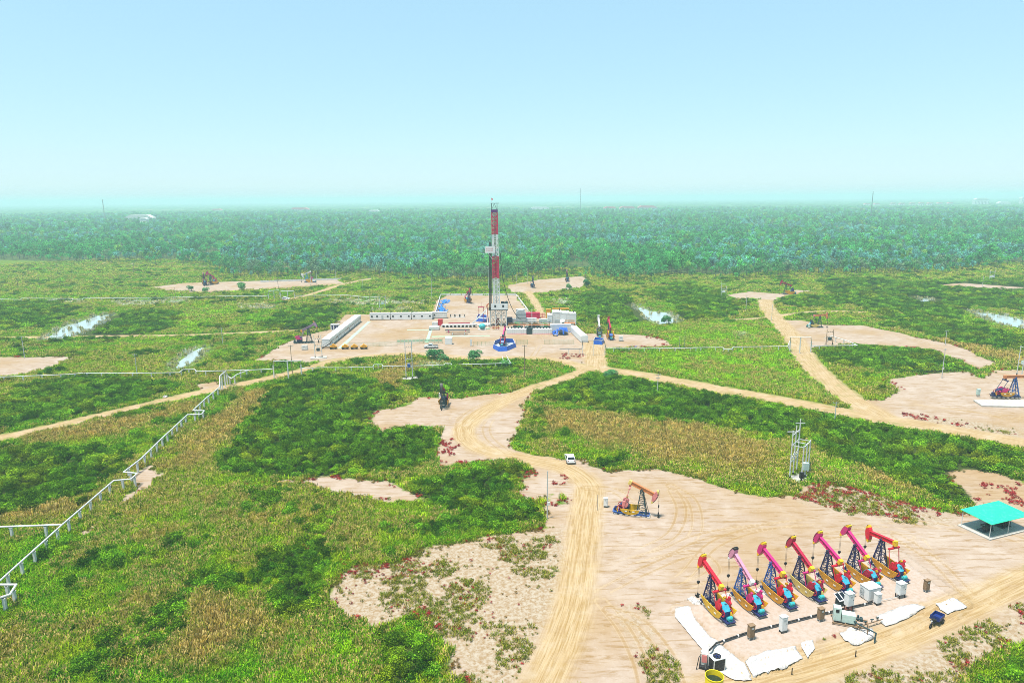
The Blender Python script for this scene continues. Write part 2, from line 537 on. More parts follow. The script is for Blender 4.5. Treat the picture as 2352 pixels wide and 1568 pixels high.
def land(xy):
    """what lies at each ground point (signed distances in metres, + inside)"""
    xy = np.asarray(xy, float)
    F = {}
    wob = (fbm(xy, 7, 3) - 0.5) * 3.2
    bare = {k: sd_poly(xy, v) for k, v in BARE_W.items()}
    F['bare_each'] = {k: v + wob for k, v in bare.items()}
    s = smin_union(list(bare.values()))
    for g in GREEN_IN:
        s = np.minimum(s, -sd_poly(xy, g))
    F['bare'] = s + wob
    F['roads'] = {}
    road = np.full(len(xy), -20.0); lat = np.full(len(xy), 20.0); run = np.zeros(len(xy))
    for n, l, w in ROADS_W:
        d, L, A = d_line(xy, l)
        sd = w / 2 - d
        F['roads'][n] = sd
        k = sd > road
        road[k], lat[k], run[k] = sd[k], L[k], A[k]
    trk = np.zeros(len(xy))
    for l in TRACKS:
        d, L, A = d_line(xy, l, 4.0)
        trk = np.maximum(trk, np.exp(-((d - .85) / .24) ** 2) * (.55 + .45 * np.sin(A * .13 + l[0, 0])))
    F['trk'] = trk
    F['road'], F['lat'], F['run'] = road + wob * 0.25, lat, run
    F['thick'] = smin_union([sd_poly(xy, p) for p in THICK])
    F['dry'] = smin_union([sd_poly(xy, p) for p in DRY])
    F['bright'] = smin_union([sd_poly(xy, p) for p in BRIGHT])
    F['red'] = smin_union([sd_poly(xy, p, 12) for p in RED])
    F['sparse'] = smin_union([sd_poly(xy, p, 12) for p in SPARSE])
    F['water'] = smin_union([sd_poly(xy, p, 12) for p in WATER]) + wob * 0.4
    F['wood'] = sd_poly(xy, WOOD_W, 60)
    F['plat'] = sd_poly(xy, PLAT, 12)
    return F


def ground_z(xy, F):
    open_ = np.clip(-np.maximum(F['bare'], F['road']) / 4.0, 0, 1)
    z = open_ * ((fbm(xy, 14, 11) - 0.45) * 0.5)
    ramp = np.clip(F['plat'] / 2.2 + 0.5, 0, 1)
    z = z + PLAT_H * ramp * ramp * (3 - 2 * ramp)
    z = z - 0.35 * np.clip(F['water'] / 1.5 + 0.3, 0, 1)
    rut = np.exp(-((np.abs(F['lat']) - 0.95) / 0.28) ** 2)
    z = z - 0.05 * rut * (F['road'] > 0)
    return z


# ------------------------------------------------------------------ terrain material
def nd(nt, t, **kw):
    n = nt.nodes.new(t)
    for k, v in kw.items():
        setattr(n, k, v)
    return n


class NG:
    """small helper to write node maths"""

    def __init__(self, nt):
        self.nt = nt

    def link(self, a, b):
        self.nt.links.new(a, b)

    def inp(self, node, i, v):
        if hasattr(v, 'is_linked') or isinstance(v, bpy.types.NodeSocket):
            self.link(v, node.inputs[i])
        else:
            node.inputs[i].default_value = v

    def math(self, op, a, b=0.0, c=0.0, clamp=False):
        n = nd(self.nt, 'ShaderNodeMath', operation=op, use_clamp=clamp)
        self.inp(n, 0, a); self.inp(n, 1, b); self.inp(n, 2, c)
        return n.outputs[0]

    def ss(self, v, lo, hi, a=0.0, b=1.0):
        n = nd(self.nt, 'ShaderNodeMapRange', interpolation_type='SMOOTHSTEP')
        self.inp(n, 0, v); self.inp(n, 1, lo); self.inp(n, 2, hi); self.inp(n, 3, a); self.inp(n, 4, b)
        return n.outputs[0]

    def noise(self, vec, scale, detail=4, rough=0.6, dist=0.0):
        n = nd(self.nt, 'ShaderNodeTexNoise')
        self.inp(n, 'Vector', vec)
        n.inputs['Scale'].default_value = scale
        n.inputs['Detail'].default_value = detail
        n.inputs['Roughness'].default_value = rough
        n.inputs['Distortion'].default_value = dist
        return n.outputs['Fac']

    def mix(self, f, a, b):
        n = nd(self.nt, 'ShaderNodeMix', data_type='RGBA')
        self.inp(n, 0, f)
        for i, v in ((6, a), (7, b)):
            self.inp(n, i, v if isinstance(v, bpy.types.NodeSocket) else (*v, 1))
        return n.outputs[2]

    def attr(self, name, kind='GEOMETRY', out='Fac'):
        n = nd(self.nt, 'ShaderNodeAttribute', attribute_type=kind, attribute_name=name)
        return n.outputs[out]

    def vscale(self, vec, s):
        n = nd(self.nt, 'ShaderNodeVectorMath', operation='MULTIPLY')
        self.inp(n, 0, vec); n.inputs[1].default_value = s
        return n.outputs[0]

    def comb(self, x, y, z=0.0):
        n = nd(self.nt, 'ShaderNodeCombineXYZ')
        self.inp(n, 0, x); self.inp(n, 1, y); self.inp(n, 2, z)
        return n.outputs[0]


def terrain_material():
    m = bpy.data.materials.new('terrain')
    m.use_nodes = True
    nt = m.node_tree
    g = NG(nt)
    b = nt.nodes['Principled BSDF']
    pos = nd(nt, 'ShaderNodeNewGeometry').outputs['Position']
    n_big = g.noise(pos, 0.035, 4)
    n_mid = g.noise(pos, 0.22, 5, 0.65)
    n_fin = g.noise(pos, 1.6, 5, 0.7)
    n_edge = g.noise(pos, 0.55, 6, 0.72)
    # plant litter and low growth, with shade painted in under the thickets
    veg = g.mix(g.ss(n_mid, 0.35, 0.68), (0.06, 0.13, 0.008), (0.13, 0.17, 0.014))
    veg = g.mix(g.ss(n_big, 0.45, 0.7), veg, (0.10, 0.16, 0.012))
    veg = g.mix(g.ss(n_fin, 0.58, 0.8, 0, 0.4), veg, (0.24, 0.21, 0.045))
    veg = g.mix(g.ss(g.attr('dry'), -3, 3, 0, 0.8), veg, (0.26, 0.17, 0.065))
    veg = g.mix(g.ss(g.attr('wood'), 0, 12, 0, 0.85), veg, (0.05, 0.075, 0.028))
    veg = g.mix(g.ss(g.attr('thick'), -2, 2, 0, 0.9), veg, (0.028, 0.042, 0.010))  # litter colour deepened to stand in for shade in the gaps between shrubs
    # bare saline sand
    sx = g.noise(g.vscale(pos, (0.10, 0.55, 0.3)), 2.2, 6, 0.68, 0.6)
    sand = g.mix(g.ss(n_mid, 0.3, 0.7), (0.294, 0.220, 0.164), (0.353, 0.286, 0.234))
    sand = g.mix(g.ss(n_big, 0.42, 0.66, 0, 0.75), sand, (0.279, 0.182, 0.088))
    sand = g.mix(g.ss(sx, 0.47, 0.70, 0, 0.85), sand, (0.210, 0.125, 0.049))
    sand = g.mix(g.ss(n_fin, 0.55, 0.75, 0, 0.5), sand, (0.378, 0.323, 0.274))
    # salt crust of the sparse field
    crust = g.mix(g.ss(n_fin, 0.38, 0.62), (0.328, 0.276, 0.212), (0.240, 0.164, 0.092))
    crust = g.mix(g.ss(g.noise(pos, 3.2, 4, 0.7), 0.6, 0.72, 0, 0.7), crust, (0.142, 0.093, 0.043))
    sand = g.mix(g.ss(g.math('ADD', g.attr('sparse'), g.math('MULTIPLY', g.math('SUBTRACT', n_edge, 0.5), 6.0)), -1.0, 1.5), sand, crust)
    made = g.mix(g.ss(n_fin, .35, .7), (0.380, 0.308, 0.268), (0.320, 0.244, 0.188))
    made = g.mix(g.ss(n_edge, .58, .74, 0, .6), made, (0.264, 0.176, 0.096))
    sand = g.mix(g.ss(g.math('ADD', g.attr('plat'), g.math('MULTIPLY', g.math('SUBTRACT', n_edge, 0.5), 3.0)), -.3, 1.2, 0, .9), sand, made)
    # tracks, combed along the way they run
    comb = g.comb(g.math('MULTIPLY', g.attr('lat'), 1.0), g.math('MULTIPLY', g.attr('run'), 0.05))
    rut = g.noise(comb, 2.6, 5, 0.7, 0.25)
    way = g.mix(g.ss(rut, 0.38, 0.66), (0.381, 0.283, 0.163), (0.266, 0.171, 0.068))
    way = g.mix(g.ss(g.noise(g.vscale(comb, (1, .4, 1)), 9.0, 3, .6), .5, .7, 0, .5), way, (0.160, 0.096, 0.036))
    way = g.mix(g.ss(n_mid, 0.45, 0.75, 0, 0.6), way, (0.392, 0.318, 0.229))
    e = g.math('MULTIPLY', g.math('SUBTRACT', n_edge, 0.5), 4.0)
    f_bare = g.ss(g.math('ADD', g.attr('bare'), e), -0.5, 0.6)
    f_way = g.math('MULTIPLY', g.ss(g.math('ADD', g.attr('road'), g.math('MULTIPLY', e, 0.6)), -1.3, 1.3), g.ss(n_mid, .25, .5, .55, 1.0))
    col = g.mix(f_bare, veg, sand)
    col = g.mix(f_way, col, way)
    trk = g.math('MULTIPLY', g.attr('trk'), g.ss(g.noise(pos, .8, 4, .7), .3, .55, .25, 1.0), clamp=True)
    col = g.mix(g.math('MULTIPLY', trk, .8), col, (0.25, 0.155, 0.06))
    col = g.mix(g.ss(g.math('ABSOLUTE', g.math('SUBTRACT', g.attr('trk'), .3)), .0, .14, .2, 0), col, (0.52, 0.42, 0.27))
    col = g.mix(g.ss(g.noise(pos, 5.5, 3, .7), .62, .75, 0, .45), col, (0.22, 0.145, 0.07))
    g.link(col, b.inputs['Base Color'])
    b.inputs['Roughness'].default_value = 0.95
    b.inputs['Specular IOR Level'].default_value = 0.1
    bp = nd(nt, 'ShaderNodeBump')
    bp.inputs['Strength'].default_value = 0.9
    bp.inputs['Distance'].default_value = 0.15
    g.link(g.math('ADD', g.math('MULTIPLY', n_fin, 0.7), g.math('MULTIPLY', rut, g.math('MULTIPLY', f_way, 0.8))), bp.inputs['Height'])
    g.link(bp.outputs[0], b.inputs['Normal'])
    return m


TERRAIN = terrain_material()


def grid_object(name, V, quads, attrs, material, smooth=True):
    used, inv = np.unique(quads.ravel(), return_inverse=True)
    me = bpy.data.meshes.new(name)
    nq = len(quads)
    me.vertices.add(len(used))
    me.vertices.foreach_set('co', V[used].astype(np.float32).ravel())
    me.loops.add(nq * 4)
    me.loops.foreach_set('vertex_index', inv.astype(np.int32))
    me.polygons.add(nq)
    me.polygons.foreach_set('loop_start', np.arange(0, nq * 4, 4, dtype=np.int32))
    if smooth:
        me.polygons.foreach_set('use_smooth', np.ones(nq, bool))
    me.update(calc_edges=True)
    for k, a in attrs.items():
        at = me.attributes.new(k, 'FLOAT', 'POINT')
        at.data.foreach_set('value', a[used].astype(np.float32))
    me.materials.append(material)
    o = bpy.data.objects.new(name, me)
    COL.objects.link(o)
    return o


def polar(r, th):
    R, T = np.meshgrid(r, th, indexing='ij')
    xy = np.stack([(R * np.sin(T)).ravel(), (R * np.cos(T)).ravel()], 1)
    nr, nt_ = len(r), len(th)
    i = np.arange(nr - 1)[:, None] * nt_ + np.arange(nt_ - 1)[None]
    i = i.ravel()
    return xy, np.stack([i, i + 1, i + nt_ + 1, i + nt_], 1)


NEAR_R, FAR_R = 42.0, 800.0
nr_ = 560
xy, quads = polar(NEAR_R * (FAR_R / NEAR_R) ** (np.arange(nr_) / (nr_ - 1)), np.linspace(-0.84, 0.84, 980))
F = land(xy)
Z = ground_z(xy, F)
V = np.column_stack([xy, Z])
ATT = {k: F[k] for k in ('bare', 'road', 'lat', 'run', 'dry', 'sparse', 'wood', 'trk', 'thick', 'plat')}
qc = quads.mean(1)


def face_mean(a):
    return a[quads].mean(1)


cls = np.zeros(len(quads), int)
names = ['ground']
road_f = face_mean(F['road'])
best = np.full(len(quads), 0.0)
for k in BARE:
    v = face_mean(F['bare_each'][k])
    ok = (v > best) & (face_mean(F['bare']) > 0)
    names.append(k)
    cls[ok] = len(names) - 1
    best = np.where(ok, v, best)
best = np.full(len(quads), 0.0)
for k, _, _ in ROADS_W:
    v = face_mean(F['roads'][k])
    ok = (v > best) & (road_f > 0)
    names.append(k)
    cls[ok] = len(names) - 1
    best = np.where(ok, v, best)
for i, n in enumerate(names):
    q = quads[cls == i]
    if len(q):
        plain = {'rig_pad': 'rig_pad', 'far_pad': 'well_pad', 'behind_pad': 'well_pad', 'right_far_pad': 'well_pad', 'right_pad': 'well_pad', 'edge_pad': 'well_pad',
                 'left_pad': 'bare_ground', 'bare_spot': 'bare_ground', 'bare_patch': 'bare_ground', 'bare_corner': 'bare_ground', 'bare_slip': 'bare_ground', 'bare_far': 'bare_ground'}.get(n, n)
        if n.endswith(('_road', '_path', '_track', '_loop', '_trail')):
            plain = 'dirt_road'
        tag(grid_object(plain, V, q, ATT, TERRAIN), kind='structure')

# land beyond, under and past the wood
xy2, q2 = polar(np.concatenate([FAR_R * (15000 / FAR_R) ** (np.arange(70) / 69)]), np.linspace(-1.15, 1.15, 120))
xy2[:120] *= 0.985
F2 = land(xy2)
far_att = {k: F2[k] for k in ATT}
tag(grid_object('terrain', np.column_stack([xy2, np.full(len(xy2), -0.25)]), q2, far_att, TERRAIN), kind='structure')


def water_material():
    m = bpy.data.materials.new('pond_water')
    m.use_nodes = True
    nt = m.node_tree
    g = NG(nt)
    b = nt.nodes['Principled BSDF']
    b.inputs['Base Color'].default_value = (0.30, 0.36, 0.36, 1)
    b.inputs['Roughness'].default_value = 0.08
    b.inputs['Specular IOR Level'].default_value = 0.9
    bp = nd(nt, 'ShaderNodeBump')
    bp.inputs['Strength'].default_value = 0.15
    pos = nd(nt, 'ShaderNodeNewGeometry').outputs['Position']
    g.link(g.noise(pos, 1.5, 3), bp.inputs['Height'])
    g.link(bp.outputs[0], b.inputs['Normal'])
    return m


WATER_M = water_material()
for wpoly in WATER:
    c = wpoly.mean(0)
    mb = MB()
    mb.raw([(*(c + (p - c) * 1.12), -0.12) for p in wpoly], [tuple(range(len(wpoly)))])
    tag(mb.build('pond_water', WATER_M, fix=False), kind='structure')

# ------------------------------------------------------------------ plants
def leaf_material(name, trans=0.3, tip=None, fixed=None, tip_lo=0.72, straw=None):
    m = bpy.data.materials.new(name)
    m.use_nodes = True
    nt = m.node_tree
    nt.nodes.clear()
    g = NG(nt)
    out = nd(nt, 'ShaderNodeOutputMaterial')
    col = None
    if fixed is None:
        col = g.attr('tint', 'INSTANCER', 'Color')
    else:
        oi = nd(nt, 'ShaderNodeObjectInfo').outputs['Random']
        col = g.mix(oi, fixed[0], fixed[1])
    pv = g.attr('shade', 'GEOMETRY', 'Fac')
    hv = nd(nt, 'ShaderNodeHueSaturation')
    g.link(col, hv.inputs['Color'])
    g.link(g.ss(pv, 0, 1, 0.5, 1.7), hv.inputs['Value'])
    g.link(g.ss(pv, 0, 1, 0.515, 0.485), hv.inputs['Hue'])
    col = hv.outputs[0]
    if straw:
        col = g.mix(g.ss(pv, .84, .9, 0, .75), col, straw)
        col = g.mix(g.ss(pv, .22, .16, 0, .55), col, (0.035, 0.075, 0.006))
    if tip:
        col = g.mix(g.ss(g.attr('h', 'GEOMETRY', 'Fac'), tip_lo, tip_lo + 0.12, 0, 1), col, tip)
    d = nd(nt, 'ShaderNodeBsdfDiffuse')
    t = nd(nt, 'ShaderNodeBsdfTranslucent')
    g.link(col, d.inputs[0]); g.link(col, t.inputs[0])
    mx = nd(nt, 'ShaderNodeMixShader')
    mx.inputs[0].default_value = trans
    g.link(d.outputs[0], mx.inputs[1]); g.link(t.outputs[0], mx.inputs[2])
    g.link(mx.outputs[0], out.inputs['Surface'])
    return m


PROTO = {}


def mesh_from(name, V, Fc, mats, shade=None, h=None, mi=None):
    me = bpy.data.meshes.new(name)
    me.from_pydata([tuple(p) for p in V], [], Fc)
    for nme, a in (('shade', shade), ('h', h)):
        if a is not None:
            me.attributes.new(nme, 'FLOAT', 'POINT').data.foreach_set('value', np.asarray(a, np.float32))
    for m in mats:
        me.materials.append(m)
    if mi is not None:
        me.polygons.foreach_set('material_index', np.asarray(mi, np.int32))
    return me


def leaf_quads(centres, normals, size, rs, jit=0.7):
    """small bent leaf faces"""
    V, Fc, S = [], [], []
    for c, n in zip(centres, normals):
        n = n + rs.normal(0, jit, 3)
        n /= np.linalg.norm(n) + 1e-9
        a = np.cross(n, rs.normal(0, 1, 3)); a /= np.linalg.norm(a) + 1e-9
        b = np.cross(n, a)
        s = size * rs.uniform(0.6, 1.35)
        k = len(V)
        V += [c - a * s * .5, c + b * s * .32 + n * s * .1, c + a * s * .5, c - b * s * .32 + n * s * .1]
        Fc.append((k, k + 1, k + 2, k + 3))
        sh = rs.uniform(0, 1)
        S += [sh] * 4
    return V, Fc, S


def shrub_mesh(name, seed, w, hgt, n, size, m):
    rs = np.random.default_rng(seed)
    C, N = [], []
    lobes = [(rs.uniform(-.32, .32) * w, rs.uniform(-.32, .32) * w, rs.uniform(.25, .62) * hgt, rs.uniform(.2, .34) * w) for _ in range(9)]
    for i in range(n):
        x, y, z, r = lobes[rs.integers(len(lobes))]
        d = rs.normal(0, 1, 3); d /= np.linalg.norm(d)
        if d[2] < -0.35: d[2] *= -1
        p = np.array([x, y, z]) + d * r * rs.uniform(.65, 1.08) * np.array([1, 1, .95])
        if p[2] < 0.03: p[2] = rs.uniform(.03, .2)
        C.append(p); N.append(d)
    V, Fc, S = leaf_quads(C, N, size, rs)
    # twigs
    for i in range(8):
        a = rs.uniform(0, 6.28); t = np.array([math.cos(a) * w * .35, math.sin(a) * w * .35, hgt * rs.uniform(.6, 1)])
        k = len(V)
        V += [np.array([-.015, 0, 0]), np.array([.015, 0, 0]), t]
        Fc.append((k, k + 1, k + 2)); S += [0.2] * 3
    return mesh_from(name, V, Fc, [m], S)


def blades_mesh(name, seed, n, spread, hgt, width, m, lean=0.25, plume=True):
    rs = np.random.default_rng(seed)
    V, Fc, S, Hh = [], [], [], []
    wind = rs.normal(0, 1, 2) * 0.1
    for i in range(n):
        a, rr = rs.uniform(0, 6.28), spread * math.sqrt(rs.uniform())
        b = np.array([math.cos(a) * rr, math.sin(a) * rr, 0])
        L = hgt * rs.uniform(.55, 1.15)
        l = np.append(rs.normal(0, lean, 2) + wind, 0) * L
        ang = rs.uniform(0, 3.14)
        s = np.array([math.cos(ang), math.sin(ang), 0]) * width * rs.uniform(.7, 1.4)
        k = len(V)
        mid, tip = b + l * .4 + np.array([0, 0, L * .6]), b + l + np.array([0, 0, L])
        pw = 1.5 if plume and rs.uniform() < .32 else 0.4
        V += [b - s * .6, b + s * .6, mid + s, mid - s, tip + s * pw, tip - s * pw]
        Fc += [(k, k + 1, k + 2, k + 3), (k + 3, k + 2, k + 4, k + 5)]
        S += [rs.uniform()] * 6
        hp = 1.0 if pw > 1 else 0.6
        Hh += [0, 0, .6 * hp, .6 * hp, hp, hp]
    return mesh_from(name, V, Fc, [m], S, Hh)


def tree_mesh(seed, hgt, n, leaf_m, bark_m, leafy=1.0):
    """tall leggy plantation tree: tapered trunk, forking limbs, loose clumped crown; returns trunk mesh data and crown mesh data"""
    rs = np.random.default_rng(seed)
    tb = MB()
    lean = rs.normal(0, .03, 2) * hgt
    pts = [Vector((lean[0] * t ** 1.5 + rs.normal(0, .04), lean[1] * t ** 1.5 + rs.normal(0, .04), hgt * t)) for t in (0, .25, .5, .75, .95)]
    rad = [.15, .12, .09, .06, .02]
    for i in range(4):
        tb.tube(pts[i], pts[i + 1], rad[i] * hgt / 8, 6, rad[i + 1] * hgt / 8, cap=False)
    clumps = []
    for i in range(11):
        t = rs.uniform(.46, .95)
        k = min(int(t * 4), 3)
        p = pts[k].lerp(pts[k + 1], min(1, max(0, (t - k * .25) * 4)))
        a = rs.uniform(0, 6.28)
        L = hgt * rs.uniform(.12, .30) * (1.15 - t * .5)
        q = p + Vector((math.cos(a) * L, math.sin(a) * L, L * rs.uniform(.4, 1.0)))
        tb.tube(p, q, .05 * hgt / 8, 4, .02, cap=False)
        clumps.append((np.array(q), hgt * rs.uniform(.08, .15)))
    clumps.append((np.array(pts[4]), hgt * .12))
    C, N = [], []
    for i in range(n):
        c, r = clumps[rs.integers(len(clumps))]
        d = rs.normal(0, 1, 3); d /= np.linalg.norm(d)
        C.append(c + d * r * rs.uniform(.35, 1.1) * np.array([1.1, 1.1, .85])); N.append(d + np.array([0, 0, .3]))
    V, Fc, S = leaf_quads(C, N, .085 * hgt, rs)
    return (tb.v, tb.f), (V, Fc, S)


LEAF = leaf_material('shrub_leaves', 0.25)
REED = leaf_material('reed_blades', 0.3, tip=(0.56, 0.42, 0.14), straw=(0.60, 0.46, 0.10))
GRASSM = leaf_material('grass_blades', 0.3)
MEADOW = leaf_material('meadow_blades', 0.3, straw=(0.48, 0.38, 0.10))
TREE_LEAF = leaf_material('tree_leaves', 0.3)
BARK = mat('bark', (0.11, 0.10, 0.10), 0.9)

protos_col = {}


def proto_set(key, meshes):
    c = bpy.data.collections.new('proto_' + key)
    for i, me in enumerate(meshes):
        o = bpy.data.objects.new('%s_%02d' % (key, i), me)
        c.objects.link(o)
    protos_col[key] = (c, len(meshes))


proto_set('shrub', [shrub_mesh('shrub', 10 + i, 2.0, 1.35, 420, .21, LEAF) for i in range(6)])
proto_set('reed', [blades_mesh('reed', 20 + i, 40, .62, 1.05, .045, REED, .2) for i in range(6)])
proto_set('grass', [blades_mesh('grass', 30 + i, 44, .6, .5, .035, MEADOW, .45, False) for i in range(5)])
proto_set('saltwort', [shrub_mesh('saltwort', 40 + i, .7, .34, 70, .12, GRASSM) for i in range(4)])
TREES = [tree_mesh(50 + i, 8.0, 270, None, None) for i in range(7)]


def join_tree(tr, cr):
    V = list(tr[0]) + [tuple(v) for v in cr[0]]
    n = len(tr[0])
    Fc = list(tr[1]) + [tuple(i + n for i in f) for f in cr[1]]
    return mesh_from('wood_tree', V, Fc, [BARK, TREE_LEAF], [.5] * n + cr[2], None, [0] * len(tr[1]) + [1] * len(cr[1]))


proto_set('wood', [join_tree(*t) for t in TREES])


def scatter(name, key, pts, scl, tint, label=None, cat=None, zs=1.0, tilt=0.08):
    col, nv = protos_col[key]
    n = len(pts)
    me = bpy.data.meshes.new(name)
    me.vertices.add(n)
    me.vertices.foreach_set('co', np.asarray(pts, np.float32).ravel())
    me.attributes.new('scl', 'FLOAT_VECTOR', 'POINT').data.foreach_set('vector', np.column_stack([scl, scl, scl * zs * rng.uniform(.8, 1.2, n)]).astype(np.float32).ravel())
    rot = np.column_stack([rng.normal(0, tilt, n), rng.normal(0, tilt, n), rng.uniform(0, 6.28, n)])
    me.attributes.new('rot', 'FLOAT_VECTOR', 'POINT').data.foreach_set('vector', rot.astype(np.float32).ravel())
    me.attributes.new('tint', 'FLOAT_COLOR', 'POINT').data.foreach_set('color', np.column_stack([tint, np.ones(n)]).astype(np.float32).ravel())
    me.attributes.new('vid', 'INT', 'POINT').data.foreach_set('value', rng.integers(0, nv, n).astype(np.int32))
    o = bpy.data.objects.new(name, me)
    COL.objects.link(o)
    ng = bpy.data.node_groups.new('plant_' + name, 'GeometryNodeTree')
    ng.interface.new_socket('Geometry', in_out='INPUT', socket_type='NodeSocketGeometry')
    ng.interface.new_socket('Geometry', in_out='OUTPUT', socket_type='NodeSocketGeometry')
    gi, go = ng.nodes.new('NodeGroupInput'), ng.nodes.new('NodeGroupOutput')
    ip = ng.nodes.new('GeometryNodeInstanceOnPoints')
    ci = ng.nodes.new('GeometryNodeCollectionInfo')
    ci.inputs[0].default_value = col
    ci.inputs['Separate Children'].default_value = True
    ci.inputs['Reset Children'].default_value = True
    ip.inputs['Pick Instance'].default_value = True

    def na(nm, dt):
        a = ng.nodes.new('GeometryNodeInputNamedAttribute')
        a.data_type = dt
        a.inputs['Name'].default_value = nm
        return a.outputs['Attribute']
    L = ng.links.new
    L(gi.outputs[0], ip.inputs['Points'])
    L(ci.outputs[0], ip.inputs['Instance'])
    L(na('vid', 'INT'), ip.inputs['Instance Index'])
    er = ng.nodes.new('FunctionNodeEulerToRotation')
    L(na('rot', 'FLOAT_VECTOR'), er.inputs[0])
    L(er.outputs[0], ip.inputs['Rotation'])
    L(na('scl', 'FLOAT_VECTOR'), ip.inputs['Scale'])
    L(ip.outputs[0], go.inputs[0])
    md = o.modifiers.new('plants', 'NODES')
    md.node_group = ng
    tag(o, label, cat, kind='stuff')
    return o


def jitter_points(r0, r1, sp, half=0.80):
    xm = r1 * math.sin(half) + 2
    X, Y = np.meshgrid(np.arange(-xm, xm, sp), np.arange(0, r1 + sp, sp))
    p = np.column_stack([X.ravel(), Y.ravel()]) + rng.uniform(-.5, .5, (X.size, 2)) * sp
    r = np.hypot(p[:, 0], p[:, 1])
    th = np.arctan2(p[:, 0], p[:, 1])
    return p[(r >= r0) & (r < r1) & (np.abs(th) < half)]


def lerp(a, b, t):
    return np.asarray(a)[None] * (1 - t[:, None]) + np.asarray(b)[None] * t[:, None]


PALE = [W(*q_) for q_ in ([(250, 690), (430, 688), (430, 700), (260, 704)], [(535, 698), (640, 697), (640, 712), (540, 712)], [(740, 688), (980, 686), (980, 700), (760, 703)], [(60, 690), (200, 686), (190, 696), (60, 700)],
                          [(1100, 870), (1140, 866), (1150, 880), (1100, 884)], [(1260, 690), (1320, 684), (1330, 700), (1290, 712)], [(1690, 762), (1730, 760), (1730, 778), (1690, 780)], [(820, 710), (960, 706), (960, 716), (830, 716)],
                          [(1380, 880), (1480, 890), (1500, 905), (1400, 890)], [(960, 835), (1040, 832), (1040, 848), (970, 850)], [(1580, 880), (1640, 885), (1660, 895), (1590, 890)])]
RINGS = [(52, 110, .50, 1.0), (110, 160, .62, 1.12), (160, 230, .85, 1.3), (230, 330, 1.15, 1.5), (330, 450, 1.6, 1.8), (450, 620, 2.3, 2.1), (620, 780, 3.4, 2.6)]
acc = {k: [[], [], [], []] for k in ('shrub', 'reed', 'grass', 'saltwort')}


def put(kind, xyz, s, t, zf=1.0):
    acc[kind][0].append(xyz); acc[kind][1].append(s); acc[kind][2].append(t); acc[kind][3].append(np.full(len(s), 1.0) * zf)


